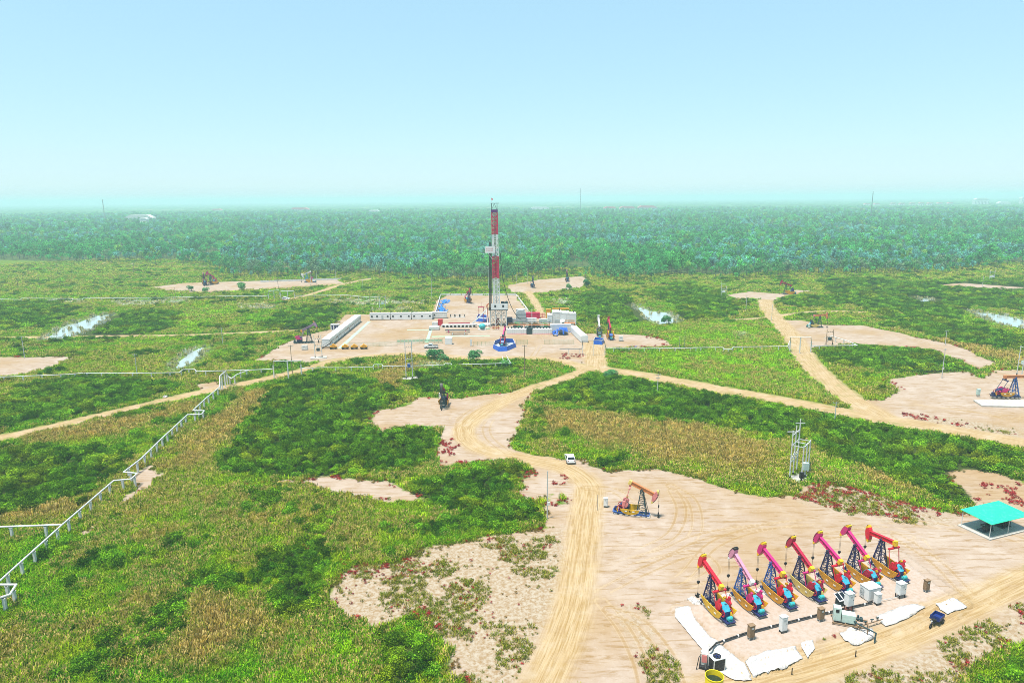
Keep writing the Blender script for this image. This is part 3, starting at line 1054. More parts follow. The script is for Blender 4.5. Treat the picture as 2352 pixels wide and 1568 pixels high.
KEEP_OUT = [W((1790, 1095), (1835, 1083), (1872, 1098), (1840, 1118)), W((915, 868), (955, 866), (960, 876), (920, 878)), W((2205, 1205), (2285, 1185), (2362, 1208), (2290, 1240))]
for r0, r1, sp, sc in RINGS:
    p = jitter_points(r0, r1, sp)
    f = land(p)
    n = len(p)
    z = ground_z(p, f)
    big, mid, fin = fbm(p, 22, 21), fbm(p, 6, 31), fbm(p, 2.2, 41)
    open_ = np.maximum(f['bare'], f['road'] + 0.25)
    green = (open_ + (fin - .5) * 2.2 < -0.1) & (f['water'] < 0.4) & (f['wood'] < (45 if r0 > 300 else 6))
    for kp in KEEP_OUT:
        green &= sd_poly(p, kp, 5) < 0.2
    thick = f['thick'] + (mid - .5) * 8
    dry = f['dry'] + (mid - .5) * 9
    bright = f['bright'] + (mid - .5) * 6
    xyz = np.column_stack([p, z])
    # --- colour of the low growth
    dryness = np.clip(.5 + dry / 5, 0, 1) * rng.choice([.35, .8, 1.0], n)
    t = lerp((0.09, 0.29, 0.003), (0.26, 0.35, 0.006), np.clip((big - .35) * 2.6, 0, 1))
    t = t * .55 + .45 * lerp((0.08, 0.27, 0.003), (0.29, 0.33, 0.010), np.clip((fin - .3) * 2.2, 0, 1))
    br = np.clip(.5 + bright / 4, 0, 1)[:, None]
    t = t * (1 - br) + br * lerp((0.11, 0.36, 0.003), (0.25, 0.37, 0.006), fin)
    rust = ((mid > .64) & (fin > .55))[:, None] * .4
    t = t * (1 - rust) + rust * np.array([[0.30, 0.15, 0.04]])
    dr = dryness[:, None]
    t = t * (1 - dr) + dr * lerp((0.44, 0.32, 0.07), (0.27, 0.19, 0.035), fin)
    pale = (np.exp(-(np.clip(-f['water'], 0, 9) / 1.2) ** 2) * (f['water'] < .6))[:, None] * .6
    t = t * (1 - pale) + pale * np.array([[0.5, 0.53, 0.44]])
    pl = smin_union([sd_poly(p, q_, 8) for q_ in PALE]) + (mid - .5) * 7
    pl = (np.clip(pl / 3, 0, 1) * (fin > .42))[:, None] * .85
    t = t * (1 - pl) + pl * np.array([[0.46, 0.47, 0.38]])
    t = t * rng.uniform(.6, 1.4, (n, 1)) * 1.25
    is_reed = green & (thick < .5) & ((dry > -1) | (mid + (big - .5) * .5 > .47))
    is_grass = green & ~is_reed & (thick < 1.5)
    far_thin = 1.0
    lowp = np.clip(.45 + (-f['water'] - 1.5) / 8, .4, 1)
    put('reed', xyz[is_reed], lowp[is_reed] * sc * rng.uniform(.55, 1.0, is_reed.sum()) * (1 + .25 * dryness[is_reed]), t[is_reed], sc ** -.75)
    put('grass', xyz[is_grass], lowp[is_grass] * sc * rng.uniform(.7, 1.25, is_grass.sum()), t[is_grass], sc ** -.6)
    # --- tamarisk thickets and lone shrubs
    sp2 = max(sp * 1.75, .95)
    p = jitter_points(r0, r1, sp2)
    f = land(p)
    z = ground_z(p, f)
    mid, fin, big = fbm(p, 6, 31), fbm(p, 2.2, 41), fbm(p, 22, 21)
    open_ = np.maximum(f['bare'], f['road'] + .6)
    thick = f['thick'] + (mid - .5) * 8
    lone = (fbm(p, 9, 71) > .66) & (f['bright'] < 0) & (f['dry'] < 1)
    ok = (open_ < -1.0 + (fin - .5) * 1.5) & (f['water'] < -5) & (f['wood'] < (45 if r0 > 300 else 4)) & ((thick > 0) | lone)
    for kp in KEEP_OUT:
        ok &= sd_poly(p, kp, 5) < -.3
    n = ok.sum()
    t = lerp((0.03, 0.095, 0.006), (0.085, 0.19, 0.006), np.clip((fin[ok] - .25) * 2, 0, 1))
    yel = np.clip((mid[ok] - .56) * 5, 0, 1)[:, None] * .6
    t = t * (1 - yel) + yel * np.array([[0.17, 0.20, 0.008]])
    t = t * rng.choice([.55, .8, 1.0, 1.45], (n, 1)) * rng.uniform(.85, 1.15, (n, 1)) * 1.4
    size = sp2 / 1.3 * rng.choice([.55, .75, 1.0, 1.35], n, p=[.3, .3, .25, .15]) * rng.uniform(.85, 1.15, n) * (0.75 + .5 * fin[ok])
    size = np.clip(size, .45, 2.4)
    put('shrub', np.column_stack([p, z])[ok], size, t, np.minimum(1.0, 1.05 / size) * np.clip(.5 + -(open_[ok]) / 8, .5, 1))
    # --- red saltwort and scattered dwarf plants on the bare sand
    if r1 <= 330:
        p = jitter_points(r0, r1, sp * .8)
        f = land(p)
        z = ground_z(p, f)
        fin, mid = fbm(p, 1.6, 43), fbm(p, 5, 33)
        red = f['red'] + (mid - .5) * 3
        spr = f['sparse'] + (mid - .5) * 4
        a = (red > 0) & (fin > .56) & (rng.uniform(0, 1, len(p)) < .75) & (f['road'] < 0)
        bsel = (spr > 0) & (rng.uniform(0, 1, len(p)) < np.clip((mid - .42) * 1.0, .02, .4)) & (f['road'] < -.3) & ~a
        e = (f['bare'] > -.6) & (f['bare'] < 1.2) & (fin > .62) & (f['road'] < -.4) & ~a & (f['plat'] < -3)
        t = lerp((0.20, 0.010, 0.016), (0.42, 0.045, 0.03), rng.uniform(0, 1, len(p)))
        tb_ = lerp((0.24, 0.15, 0.035), (0.13, 0.19, 0.012), np.clip((mid - .3) * 2.4, 0, 1))
        rd = (fbm(p, 4, 77) > .64) | (rng.uniform(0, 1, len(p)) < .1)
        tb_ = np.where(rd[:, None], t * .85, tb_)
        tuft = (spr > 0) & (mid > .56) & (rng.uniform(0, 1, len(p)) < .35) & (f['road'] < -.5) & (f['plat'] < -1)
        xyz = np.column_stack([p, z])
        put('grass', xyz[tuft], sc * rng.uniform(.4, .9, tuft.sum()), lerp((0.14, 0.22, 0.01), (0.30, 0.27, 0.04), rng.uniform(0, 1, tuft.sum())))
        put('saltwort', xyz[a], sc * rng.uniform(.5, 1.25, a.sum()), t[a])
        put('saltwort', xyz[bsel], sc * rng.uniform(.35, .95, bsel.sum()), tb_[bsel])
        put('saltwort', xyz[e], sc * rng.uniform(.6, 1.2, e.sum()), np.where(rd[:, None], t, tb_ * .8)[e])

INFO = {'shrub': ('shrub_thicket', 'dense dark green tamarisk thicket covering the saline land', 'shrubs'),
        'reed': ('reed_bed', 'tall green and tan reeds waving over the open land', 'reeds'),
        'grass': ('grass', 'short yellow green grass between the reeds and tracks', 'grass'),
        'saltwort': ('red_saltwort', 'low crimson and brown saltwort dotting the bare sand', 'saltwort')}
for k, (a, b_, c, zf) in acc.items():
    pts = np.vstack(a)
    print('PLANTS', k, len(pts))
    nm, lb, ct = INFO[k]
    scatter(nm, k, pts, np.concatenate(b_), np.vstack(c), lb, ct, np.concatenate(zf) * (1.25 if k == 'shrub' else 1.0), .1)

# reeds standing in the ponds
pw = np.vstack([jitter_points(100, 520, 1.6, .8)])
fw = land(pw)
okw = (fw['water'] > -1.2) & (fw['water'] < 6) & (rng.uniform(0, 1, len(pw)) < .05 + .3 * (fw['water'] < .3))
scatter('pond_reeds', 'reed', np.column_stack([pw, np.full(len(pw), -.15)])[okw], rng.uniform(.9, 1.6, okw.sum()),
        lerp((0.52, 0.55, 0.46), (0.22, 0.27, 0.10), rng.uniform(0, 1, okw.sum())), 'pale plumed reeds standing in the shallow ponds', 'reeds')

# ------------------------------------------------------------------ the wood
pts = []
for r0, r1, sp, sc in ((380, 700, 5.2, 1.0), (700, 1300, 6.8, 1.1), (1300, 3200, 11.5, 1.55)):
    p = jitter_points(r0, r1, sp, .82)
    w = sd_poly(p, WOOD_W, 60) + (fbm(p, 45, 93) - .55) * 45
    dens = fbm(p, 60, 61)
    edge = np.clip(w / 25, 0, 1)
    gaps = ((fbm(p, 30, 63) < .34) & (w < 160)) | (fbm(p, 16, 67) < .27)
    ok = (w > 0) & (rng.uniform(0, 1, len(p)) < .45 + .55 * edge) & ~gaps & ((dens > .2) | (r0 > 700))
    p = p[ok]
    pts.append(np.column_stack([p, np.full(len(p), -.2), np.full(len(p), sc), w[ok]]))
T = np.vstack(pts)
nz = fbm(T[:, :2], 45, 65)
nf = rng.uniform(0, 1, len(T))
tint = lerp((0.035, 0.095, 0.030), (0.085, 0.16, 0.028), np.clip((nz - .3) * 2.2, 0, 1) * .6 + nf * .4)
grey = (vnoise(T[:, :2], 70, 69) > .55) & (rng.uniform(0, 1, len(T)) < .5)
tint[grey] = lerp((0.085, 0.115, 0.085), (0.13, 0.15, 0.10), nf[grey])
yel = rng.uniform(0, 1, len(T)) < .06
tint[yel] = (0.16, 0.14, 0.02)
tint *= np.array([[1.25, 2.8, 3.3]]) * rng.uniform(.5, 1.35, (len(T), 1))
sT = T[:, 3] * rng.choice([.6, .8, 1.0, 1.25], len(T), p=[.2, .3, .35, .15]) * rng.uniform(.85, 1.1, len(T)) * (0.85 + .3 * nz)
# the trees that show largest, along the front of the wood, are trees of their own
dist = np.hypot(T[:, 0], T[:, 1])
ang = np.abs(np.arctan2(T[:, 0], T[:, 1]))
cand = np.where((ang < .66) & (T[:, 4] < 26))[0]
front = cand[np.argsort(dist[cand] / sT[cand])][:290]
rest = np.ones(len(T), bool)
rest[front] = False
scatter('forest', 'wood', T[rest, :3], sT[rest], tint[rest], 'broad hazy green plantation wood stretching to the horizon', 'forest', tilt=.03)
print('TREES', len(T))
SOLO_LEAF = [leaf_material('crown_leaves_%d' % i, .3, None, ((0.05, 0.19, 0.07), (0.12, 0.32, 0.10))) for i in range(1)]
GREY_LEAF = leaf_material('crown_grey_leaves', .3, None, ((0.12, 0.22, 0.13), (0.19, 0.3, 0.16)))
trunk_me, crown_me, crown_grey = [], [], []
for tr, cr in TREES:
    trunk_me.append(mesh_from('trunk', tr[0], tr[1], [BARK]))
    crown_me.append(mesh_from('crown', cr[0], cr[1], SOLO_LEAF, cr[2]))
    crown_grey.append(mesh_from('crown', cr[0], cr[1], [GREY_LEAF], cr[2]))


ROUND_CROWN = [shrub_mesh('crown', 90 + i, 5.2, 6.6, 1500, .5, SOLO_LEAF[0]) for i in range(3)]


def round_tree(name, loc, h, label, cat, sxy=1.0):
    e = empty(name, loc, rng.uniform(0, 6.28), label, cat)
    s = h / 6.0
    e.scale = (s * sxy, s * sxy, s)
    for nm, me in (('trunk', trunk_me[int(rng.integers(7))]), ('crown', ROUND_CROWN[int(rng.integers(3))])):
        o = bpy.data.objects.new(nm, me)
        COL.objects.link(o)
        o.parent = e
        if nm == 'trunk':
            o.scale = (1, 1, .55)
    return e


def tree(name, loc, s, k, grey, label, group=None, cat='tree', sxy=1.0):
    e = empty(name, loc, rng.uniform(0, 6.28), label, cat, group)
    e.scale = (s * sxy, s * sxy, s)
    for nm, me in (('trunk', trunk_me[k]), ('crown', (crown_grey if grey else crown_me)[k])):
        o = bpy.data.objects.new(nm, me)
        COL.objects.link(o)
        o.parent = e
    return e


for i in front:
    g_ = bool(grey[i])
    fx = T[i, 0] / T[i, 1] * FPX + 1176
    where = next(w_ for lim_, w_ in ((330, 'at the wood edge left of the twin pump jacks'), (760, 'at the wood edge behind the far left pad'), (1030, 'at the wood edge behind the cabin yard'), (1180, 'at the wood edge behind the rig mast'),
                                     (1360, 'at the wood edge behind the pad beyond the rig'), (1640, 'at the wood edge above the ponds'), (1880, 'at the wood edge behind the dark red pump jack'), (9999, 'at the wood edge on the far right')) if fx < lim_)
    tree('edge_tree', (T[i, 0], T[i, 1], -.1), float(sT[i]), int(rng.integers(7)), g_,
         ('slender grey green tree ' if g_ else 'slender fresh green tree ') + where, 'trees ' + where)

# canopy of the far wood, a closed rolling roof of crowns
rr = 2800 * (14000 / 2800) ** (np.arange(230) / 229)
xy3, q3 = polar(rr, np.linspace(-.95, .95, 520))
zc = 9.5 + (fbm(xy3, 60, 81) - .5) * 9 + rng.uniform(-4, 4, len(xy3))
zc[:520] = -1
CAN = bpy.data.materials.new('far_canopy')
CAN.use_nodes = True
g = NG(CAN.node_tree)
pos = nd(CAN.node_tree, 'ShaderNodeNewGeometry').outputs['Position']
cc = g.mix(g.ss(g.noise(pos, .012, 6, .75), .35, .65), (0.022, 0.085, 0.028), (0.075, 0.20, 0.055))
cc = g.mix(g.ss(g.noise(g.vscale(pos, (.35, 1, 1)), .0022, 3, .6), .58, .66, 0, .8), cc, (0.17, 0.22, 0.11))
bb = CAN.node_tree.nodes['Principled BSDF']
g.link(cc, bb.inputs['Base Color'])
bb.inputs['Roughness'].default_value = 1
bb.inputs['Specular IOR Level'].default_value = 0
far = grid_object('far_forest', np.column_stack([xy3, zc]), q3, {}, CAN, smooth=False)
tag(far, 'far tree canopy fading into the blue haze at the horizon', 'forest', kind='stuff')

# ------------------------------------------------------------------ the air
def haze():
    mb = MB()
    mb.box(0, 6500, 42, 34000, 20000, 88)
    m = bpy.data.materials.new('haze_air')
    m.use_nodes = True
    nt = m.node_tree
    nt.nodes.clear()
    out = nt.nodes.new('ShaderNodeOutputMaterial')
    v = nt.nodes.new('ShaderNodeVolumePrincipled')
    v.inputs['Color'].default_value = (0.56, 0.80, 0.84, 1)
    v.inputs['Density'].default_value = HAZE_D
    v.inputs['Anisotropy'].default_value = 0.0
    nt.links.new(v.outputs[0], out.inputs['Volume'])
    o = mb.build('haze', m)
    tag(o, 'pale blue haze over the whole plain', 'haze', kind='stuff')


HAZE_D = 0.00030
haze()

# ------------------------------------------------------------------ paints and metals
RUST = (0.20, 0.09, 0.04)
DUST = (0.42, 0.32, 0.2)
M_red = mat('red_paint', (0.66, 0.012, 0.035), .45, 0, .15, 1.2, (0.07, 0.045, 0.035), .55)
M_magenta = mat('magenta_paint', (0.60, 0.022, 0.17), .45, 0, .15, 1.2, (0.07, 0.045, 0.035), .55)
M_pink = mat('faded_pink_paint', (0.62, 0.25, 0.36), .55, 0, .2, 1.2, RUST, .3)
M_crimson = mat('crimson_paint', (0.42, 0.012, 0.05), .5, 0, .2, 1.2, (0.07, 0.045, 0.035), .55)
M_orange = mat('orange_paint', (0.62, 0.22, 0.075), .5, 0, .2, 1.2, (0.07, 0.045, 0.035), .55)
M_salmon = mat('salmon_paint', (0.66, 0.22, 0.21), .55, 0, .2, 1.2, RUST, .35)
M_lilac = mat('lilac_paint', (0.34, 0.22, 0.32), .55, 0, .2, 1.2, RUST, .35)
M_yellow = mat('yellow_paint', (0.80, 0.47, 0.015), .45, 0, .15, 1.2, (0.07, 0.045, 0.035), .55)
M_paleyel = mat('faded_yellow_paint', (0.72, 0.56, 0.16), .5, 0, .15, 1.2, RUST, .3)
M_amber = mat('amber_paint', (0.75, 0.36, 0.015), .5, 0, .15, 1.2, (0.07, 0.045, 0.035), .55)
M_navy = mat('navy_paint', (0.012, 0.02, 0.10), .45, 0, .25, 1.5, DUST, .2)
M_blue = mat('blue_paint', (0.02, 0.09, 0.33), .45, 0, .2, 1.5, DUST, .25)
M_cyan = mat('cyan_paint', (0.03, 0.34, 0.48), .45, 0, .2, 1.5, DUST, .25)
M_teal = mat('teal_paint', (0.03, 0.38, 0.40), .4, 0, .2, 1.5, DUST, .2)
M_black = mat('black_steel', (0.018, 0.02, 0.024), .5, 0, .3, 2, DUST, .2)
M_dark = mat('dark_teal_steel', (0.015, 0.05, 0.06), .5, 0, .3, 2, DUST, .2)
M_steel = mat('grey_steel', (0.30, 0.31, 0.32), .4, .5, .2, 2, RUST, .3)
M_white = mat('white_paint', (0.74, 0.75, 0.74), .45, 0, .08, .8, (0.45, 0.38, 0.3), .3)
M_offwhite = mat('weathered_white', (0.68, 0.68, 0.65), .6, 0, .15, .9, (0.35, 0.27, 0.2), .4)
M_grey = mat('grey_paint', (0.42, 0.46, 0.47), .5, 0, .15, 1.2, RUST, .25)
M_mint = mat('mint_paint', (0.50, 0.64, 0.58), .5, 0, .15, 1.2, RUST, .25)
M_concrete = mat('concrete', (0.46, 0.44, 0.40), .85, 0, .2, 1.0, (0.3, 0.24, 0.17), .4)
M_pipe = mat('pipe_white', (0.60, 0.62, 0.60), .5, 0, .12, .7, RUST, .35)
M_pole = mat('concrete_pole', (0.50, 0.52, 0.50), .8, 0, .15, .8, (0.35, 0.3, 0.24), .3)
M_brown = mat('rusty_brown', (0.25, 0.16, 0.09), .75, 0, .25, 2, (0.4, 0.3, 0.2), .3)
M_rub = mat('rubber', (0.015, 0.015, 0.016), .8)
M_glass = mat('dark_glass', (0.012, 0.018, 0.025), .08, 0, .05)
M_roofg = mat('turquoise_sheet', (0.012, 0.60, 0.30), .4, 0, .06, .5, (0.1, 0.5, 0.4), .3)
M_green = mat('green_paint', (0.05, 0.28, 0.12), .5, 0, .2, 1.2, DUST, .3)
M_palegreen = mat('pale_green_mat', (0.36, 0.56, 0.38), .8, 0, .2, .8, DUST, .5)
M_tarp = mat('white_sheeting', (0.54, 0.52, 0.51), .7, 0, .14, .9, (0.42, 0.31, 0.2), .6)
def add_creases(m, scale, strength):
    nt = m.node_tree
    g = NG(nt)
    bp = nd(nt, 'ShaderNodeBump')
    bp.inputs['Strength'].default_value = strength
    bp.inputs['Distance'].default_value = .3
    g.link(g.noise(nd(nt, 'ShaderNodeTexCoord').outputs['Object'], scale, 5, .65, 1.2), bp.inputs['Height'])
    g.link(bp.outputs[0], nt.nodes['Principled BSDF'].inputs['Normal'])


add_creases(M_tarp, 1.6, .9)
M_btarp = mat('blue_tarpaulin', (0.015, 0.14, 0.50), .5, 0, .35, .8, (0.10, 0.42, 0.62), .7)
M_liner = mat('blue_liner', (0.012, 0.09, 0.46), .5, 0, .2, 1, (0.05, 0.22, 0.6), .5)
M_wire = mat('wire', (0.10, 0.10, 0.10), .5, .3)
M_silver = mat('silver_car_paint', (0.60, 0.63, 0.65), .25, .3, .05)
M_carwhite = mat('white_car_paint', (0.76, 0.78, 0.79), .25, 0, .04)
M_lamp = mat('red_lamp_glass', (0.3, 0.01, 0.01), .2)
M_maroon = mat('maroon_lattice', (0.58, 0.003, 0.075), .5, 0, .2, .8)
M_brickred = mat('brick_red', (0.50, 0.10, 0.06), .7, 0, .2, 1)


def guard_poly(kind):
    if kind == 'half':      # semicircular shield
        return [(-2.0 + 0, 1.45)] + [(-.35 + 1.65 * math.cos(a), 1.42 + 1.05 * math.sin(a)) for a in np.linspace(math.pi, 2 * math.pi, 13)]
    # long boat-shaped shield, prow raised to the rear
    return [(2.05, 1.95), (1.9, 1.35), (1.4, .75), (.5, .32), (-.5, .18), (-1.4, .26), (-2.0, .58), (-2.4, 1.05), (-2.75, 1.75), (-2.2, 1.68), (-1.5, 1.62), (0, 1.72)]


def pump_jack(name, loc, heading, label, group=None, s=1.0, beam_deg=30, C=None, head='plain', guard='boat', crank_deg=110, detail=2, well=True, z_well=0.0, guard_on=True, pad=None):
    """beam pumping unit; +x of the unit points at its well"""
    c = dict(beam=M_red, tip=M_yellow, tower=M_navy, box=M_blue, lid=M_cyan, guard=M_yellow, crank=M_red, motor=M_teal, eq=None, skid=M_navy, head=None)
    c.update(C or {})
    c['eq'] = c['eq'] or c['crank']
    c['head'] = c['head'] or c['beam']
    e = empty(name, loc, heading, label, 'pump jack', group, s)
    # footing and skid
    m = MB()
    for x in (-2.9, -1.9, -.9, .1, 1.1, 2.1, 2.9):
        m.box(x, 0, .1, .55, 1.5, .2)
    m.build('footing', M_concrete, e)
    m = MB()
    for y in (-.55, .55):
        m.box(-.1, y, .34, 6.3, .16, .28)
    for x in (-3.1, -2.2, -1.2, 0, 1.2, 2.2, 2.95):
        m.box(x, 0, .34, .14, 1.0, .24)
    m.build('skid', c['skid'], e)
    m = MB()
    m.box(-1.8, 0, .52, 2.6, 1.5, .06)
    m.box(-3.05, 0, .53, .75, 1.45, .07)
    m.build('deck', c['skid'], e)
    # tower
    top = Vector((1.55, 0, 4.75))
    feet = [(2.5, .72), (2.5, -.72), (.75, .72), (.75, -.72)]
    tops = [(1.72, .2), (1.72, -.2), (1.38, .2), (1.38, -.2)]
    legs = [(Vector((a[0], a[1], .45)), Vector((b[0], b[1], 4.7))) for a, b in zip(feet, tops)]
    for p, q in legs:
        MB().bar(p, q, .13).build('leg', c['tower'], e)
    m = MB()
    lv = [0.08, .3, .5, .68, .84, .97]
    for i, t in enumerate(lv):
        for a, b in ((0, 1), (1, 3), (3, 2), (2, 0)):
            m.bar(legs[a][0].lerp(legs[a][1], t), legs[b][0].lerp(legs[b][1], t), .07)
            if i < len(lv) - 1:
                t2 = lv[i + 1]
                if i % 2: a, b = b, a
                m.bar(legs[a][0].lerp(legs[a][1], t), legs[b][0].lerp(legs[b][1], t2), .055)
    m.build('bracing', c['tower'], e)
    if detail > 1:
        m = MB()
        l0, l1 = Vector((2.95, 0, .5)), Vector((1.85, 0, 4.5))
        for y in (-.22, .22):
            m.bar(l0 + Vector((0, y, 0)), l1 + Vector((0, y, 0)), .045)
        for t in np.linspace(.05, .95, 11):
            p = l0.lerp(l1, t)
            m.bar(p + Vector((0, -.22, 0)), p + Vector((0, .22, 0)), .035)
        # hooped rail round the saddle
        for k in range(10):
            a0, a1 = 2 * math.pi * k / 10, 2 * math.pi * (k + 1) / 10
            m.bar((1.55 + .55 * math.cos(a0), .6 * math.sin(a0), 4.35), (1.55 + .55 * math.cos(a1), .6 * math.sin(a1), 4.35), .04)
        m.build('ladder', c['tower'], e)
    m = MB()
    m.box(1.55, 0, 4.78, .6, .6, .14)
    m.tube((1.55, -.36, 4.93), (1.55, .36, 4.93), .14, 10)
    m.build('saddle_bearing', c['tower'], e)
    # walking beam with its head, turned about the saddle
    a = math.radians(beam_deg)
    piv = Vector((1.55, 0, 4.95))

    def rot(x, z, y=0.0):
        return piv + Vector((x * math.cos(a) - z * math.sin(a), y, x * math.sin(a) + z * math.cos(a)))
    bm_ = empty('walking_beam', piv, 0)
    bm_.parent = e
    bm_.rotation_euler = (0, -a, 0)
    m = MB()
    m.box(.05, 0, .47, 4.5, .46, .09)
    m.box(.05, 0, -.08, 4.5, .46, .08)
    m.box(.05, 0, .2, 4.5, .3, .5)
    for x in (-1.6, -.9, -.2, .5, 1.2, 1.9):
        m.box(x, 0, .2, .06, .44, .5)
    m.build('beam', c['beam'], bm_)
    m = MB().box(-2.35, 0, .17, .5, .58, .78)
    m.build('tail_cap', c['tip'], bm_)
    # horsehead: arc about the saddle
    R0, R1 = 2.95, 2.62
    arc = [(R0 * math.cos(t), R0 * math.sin(t)) for t in np.linspace(-.50, .44, 11)]
    inner = [(2.25, .55), (2.12, .1), (2.22, -.45)]
    body = [p for p in arc] + [(2.45, 1.28), (2.2, .75), (2.1, .1), (2.18, -.5), (2.45, -1.42)]
    yh = .34
    mid_ = [p for p in arc[2:9]] + [(2.33, 1.02), (2.2, .75), (2.1, .1), (2.18, -.5), (2.32, -.98)]
    MB().ext(mid_, -yh, yh).build('horsehead', c['head'], bm_)
    MB().ext(arc[8:] + [(2.45, 1.28), (2.33, 1.02)], -yh - .01, yh + .01).build('head_cap', c['tip'] if head != 'striped_all' else M_black, bm_)
    MB().ext([(2.45, -1.42)] + arc[:3] + [(2.32, -.98)], -yh - .01, yh + .01).build('head_cap', c['tip'], bm_)
    if head.startswith('striped'):
        m = MB()
        for t in np.linspace(-.36, .3, 7):
            m.bar((2.78 * math.cos(t), 0, 2.78 * math.sin(t)), (2.97 * math.cos(t + .03), 0, 2.97 * math.sin(t + .03)), .72, .10)
        m.build('head_slots', M_black, bm_)
    m = MB()
    prev = None
    for t in np.linspace(-.52, .46, 12):
        p = Vector(((R0 + .03) * math.cos(t), 0, (R0 + .03) * math.sin(t)))
        if prev is not None:
            m.bar(prev, p, .46, .06)
        prev = p
    m.build('head_track', M_black, bm_)
    if detail > 1:
        m = MB()
        for y in (-.2, .2):
            for x in np.linspace(-1.8, 1.9, 7):
                m.box(x, y, .42, .03, .03, .2)
        m.build('beam_rail', c['beam'], bm_)
    # equalizer and pitmans
    tail = rot(-2.15, -.25)
    eqp = tail + Vector((0, 0, -.4))
    m = MB()
    m.bar(tail + Vector((0, 0, .1)), eqp, .3, .3)
    m.box(eqp.x, 0, eqp.z, .3, 2.1, .22)
    m.build('equalizer', c['eq'], e)
    ctr = Vector((-1.35, 0, 1.75))
    ca = math.radians(crank_deg)
    pin = ctr + Vector((math.cos(ca + math.pi) * .55, 0, math.sin(ca + math.pi) * .55))
    for y in (-1, 1):
        MB().tube((eqp.x, y * .95, eqp.z), (pin.x, y * .95, pin.z), .06, 6).build('pitman', c['eq'], e)
    # cranks with counterweights and yellow tips
    d, n = Vector((math.cos(ca), 0, math.sin(ca))), Vector((-math.sin(ca), 0, math.cos(ca)))
    for y in (-.78, .78):
        prof = [(-.75, -.17), (-.75, .17), (-.2, .2), (.15, .5), (.75, .55), (1.0, .2), (1.45, .16), (1.45, -.16), (1.0, -.2), (.75, -.55), (.15, -.5), (-.2, -.2)]
        pts_ = [ctr + d * u + n * v for u, v in prof]
        MB().ext([(p.x, p.z) for p in pts_], y - .13, y + .13).build('crank', c['crank'], e)
        t_ = ctr + d * 1.55
        MB().bar(t_ - d * .14, t_ + d * .1, .3, .34).build('crank_tip', c['tip'], e)
    # gearbox, pulley and brake wheel
    m = MB()
    m.ext([(-2.25, .55), (-.6, .55), (-.55, 1.5), (-.9, 2.1), (-1.75, 2.1), (-2.3, 1.55)], -.52, .52)
    m.tube((-1.35, -.9, 1.75), (-1.35, .9, 1.75), .16, 10)
    m.build('gearbox', c['box'], e)
    m = MB()
    m.ext([(-2.34, 1.55), (-1.78, 2.14), (-.88, 2.14), (-.52, 1.55), (-.62, 1.5), (-.95, 2.04), (-1.72, 2.04), (-2.26, 1.5)], -.56, .56)
    m.build('gearbox_lid', c['lid'], e)
    if detail > 1:
        for y in (-.62, .62):
            m = MB()
            w = Vector((-2.15, y, 1.35))
            for k in range(14):
                a0, a1 = 2 * math.pi * k / 14, 2 * math.pi * (k + 1) / 14
                m.bar(w + Vector((.48 * math.cos(a0), 0, .48 * math.sin(a0))), w + Vector((.48 * math.cos(a1), 0, .48 * math.sin(a1))), .1, .09)
                if k % 3 == 0:
                    m.bar(w, w + Vector((.46 * math.cos(a0), 0, .46 * math.sin(a0))), .06)
            m.build('brake_wheel', M_crimson, e)
    m = MB()
    m.tube((-2.95, -.32, .95), (-2.95, .38, .95), .27, 12)
    m.box(-2.95, 0, .66, .5, .6, .2)
    m.tube((-2.95, .38, .95), (-2.95, .5, .95), .1, 8)
    m.build('motor', c['motor'], e)
    if guard_on:
        MB().ext([(-2.62, .6), (-2.42, .58), (-2.5, 1.0), (-2.42, 1.42), (-2.62, 1.46), (-2.72, 1.0)], -.65, -.35).build('belt_guard', c['guard'], e)
        for y in (-1, 1):
            gp = guard_poly(guard)
            m = MB()
            k = len(gp)
            cx = sum(p[0] for p in gp) / k
            vs_ = []
            for (x, z) in gp:
                vs_.append((x, y * (1.05 + .16 * max(0, (z - .35))), z))
            for (x, z) in gp:
                vs_.append((x, y * (.97 + .16 * max(0, (z - .35))), z))
            m.raw(vs_, [tuple(range(k)), tuple(range(2 * k - 1, k - 1, -1))] + [(i, k + i, k + (i + 1) % k, (i + 1) % k) for i in range(k)])
            go = m.build('side_guard', c['guard'], e)
            if detail > 1:
                m = MB()
                for x in ((-1.2, .25) if guard != 'half' else (-1.0, .3)):
                    z = .95 if guard != 'half' else 1.08
                    m.box(x, y * (1.075 + .16 * (z - .35)), z, .42, .02, .2)
                m.build('notice_plate', M_white, go)
                if guard == 'half':
                    z = 1.1
                    m = MB()
                    m.raw([(-.52, y * (1.085 + .16 * (z - .35)), .98), (-.18, y * (1.085 + .16 * (z - .35)), .98), (-.35, y * (1.085 + .16 * (1.3 - .35)), 1.3)], [(0, 1, 2)])
                    m.build('warning_triangle', M_black, go)
                else:
                    m = MB()
                    for x in np.linspace(-1.9, 1.5, 10):
                        z = 1.45
                        m.box(x, y * (1.07 + .16 * (z - .35)), z, .06, .02, .06)
                    m.build('rivet_row', M_amber, go)
    # rope, hanger, polished rod and wellhead
    xw = 1.55 + R0 + .04
    hz = piv.z + R0 * math.sin(min(max(0.0, a - .47), a + .36)) if a > 0 else piv.z + R0 * math.sin(min(0.0, a + .36))
    m = MB()
    for y in (-.09, .09):
        m.tube((xw, y, 2.25), (xw, y, max(hz, 2.5)), .02, 5)
    m.build('bridle', M_wire, e)
    m = MB()
    m.box(xw, 0, 2.15, .22, .4, .28)
    m.box(xw, 0, 1.95, .16, .2, .16)
    m.build('carrier_bar', M_black, e)
    z0 = z_well / s
    MB().tube((xw, 0, z0 + .8), (xw, 0, 2.2), .028, 6).build('polished_rod', M_brown, e)
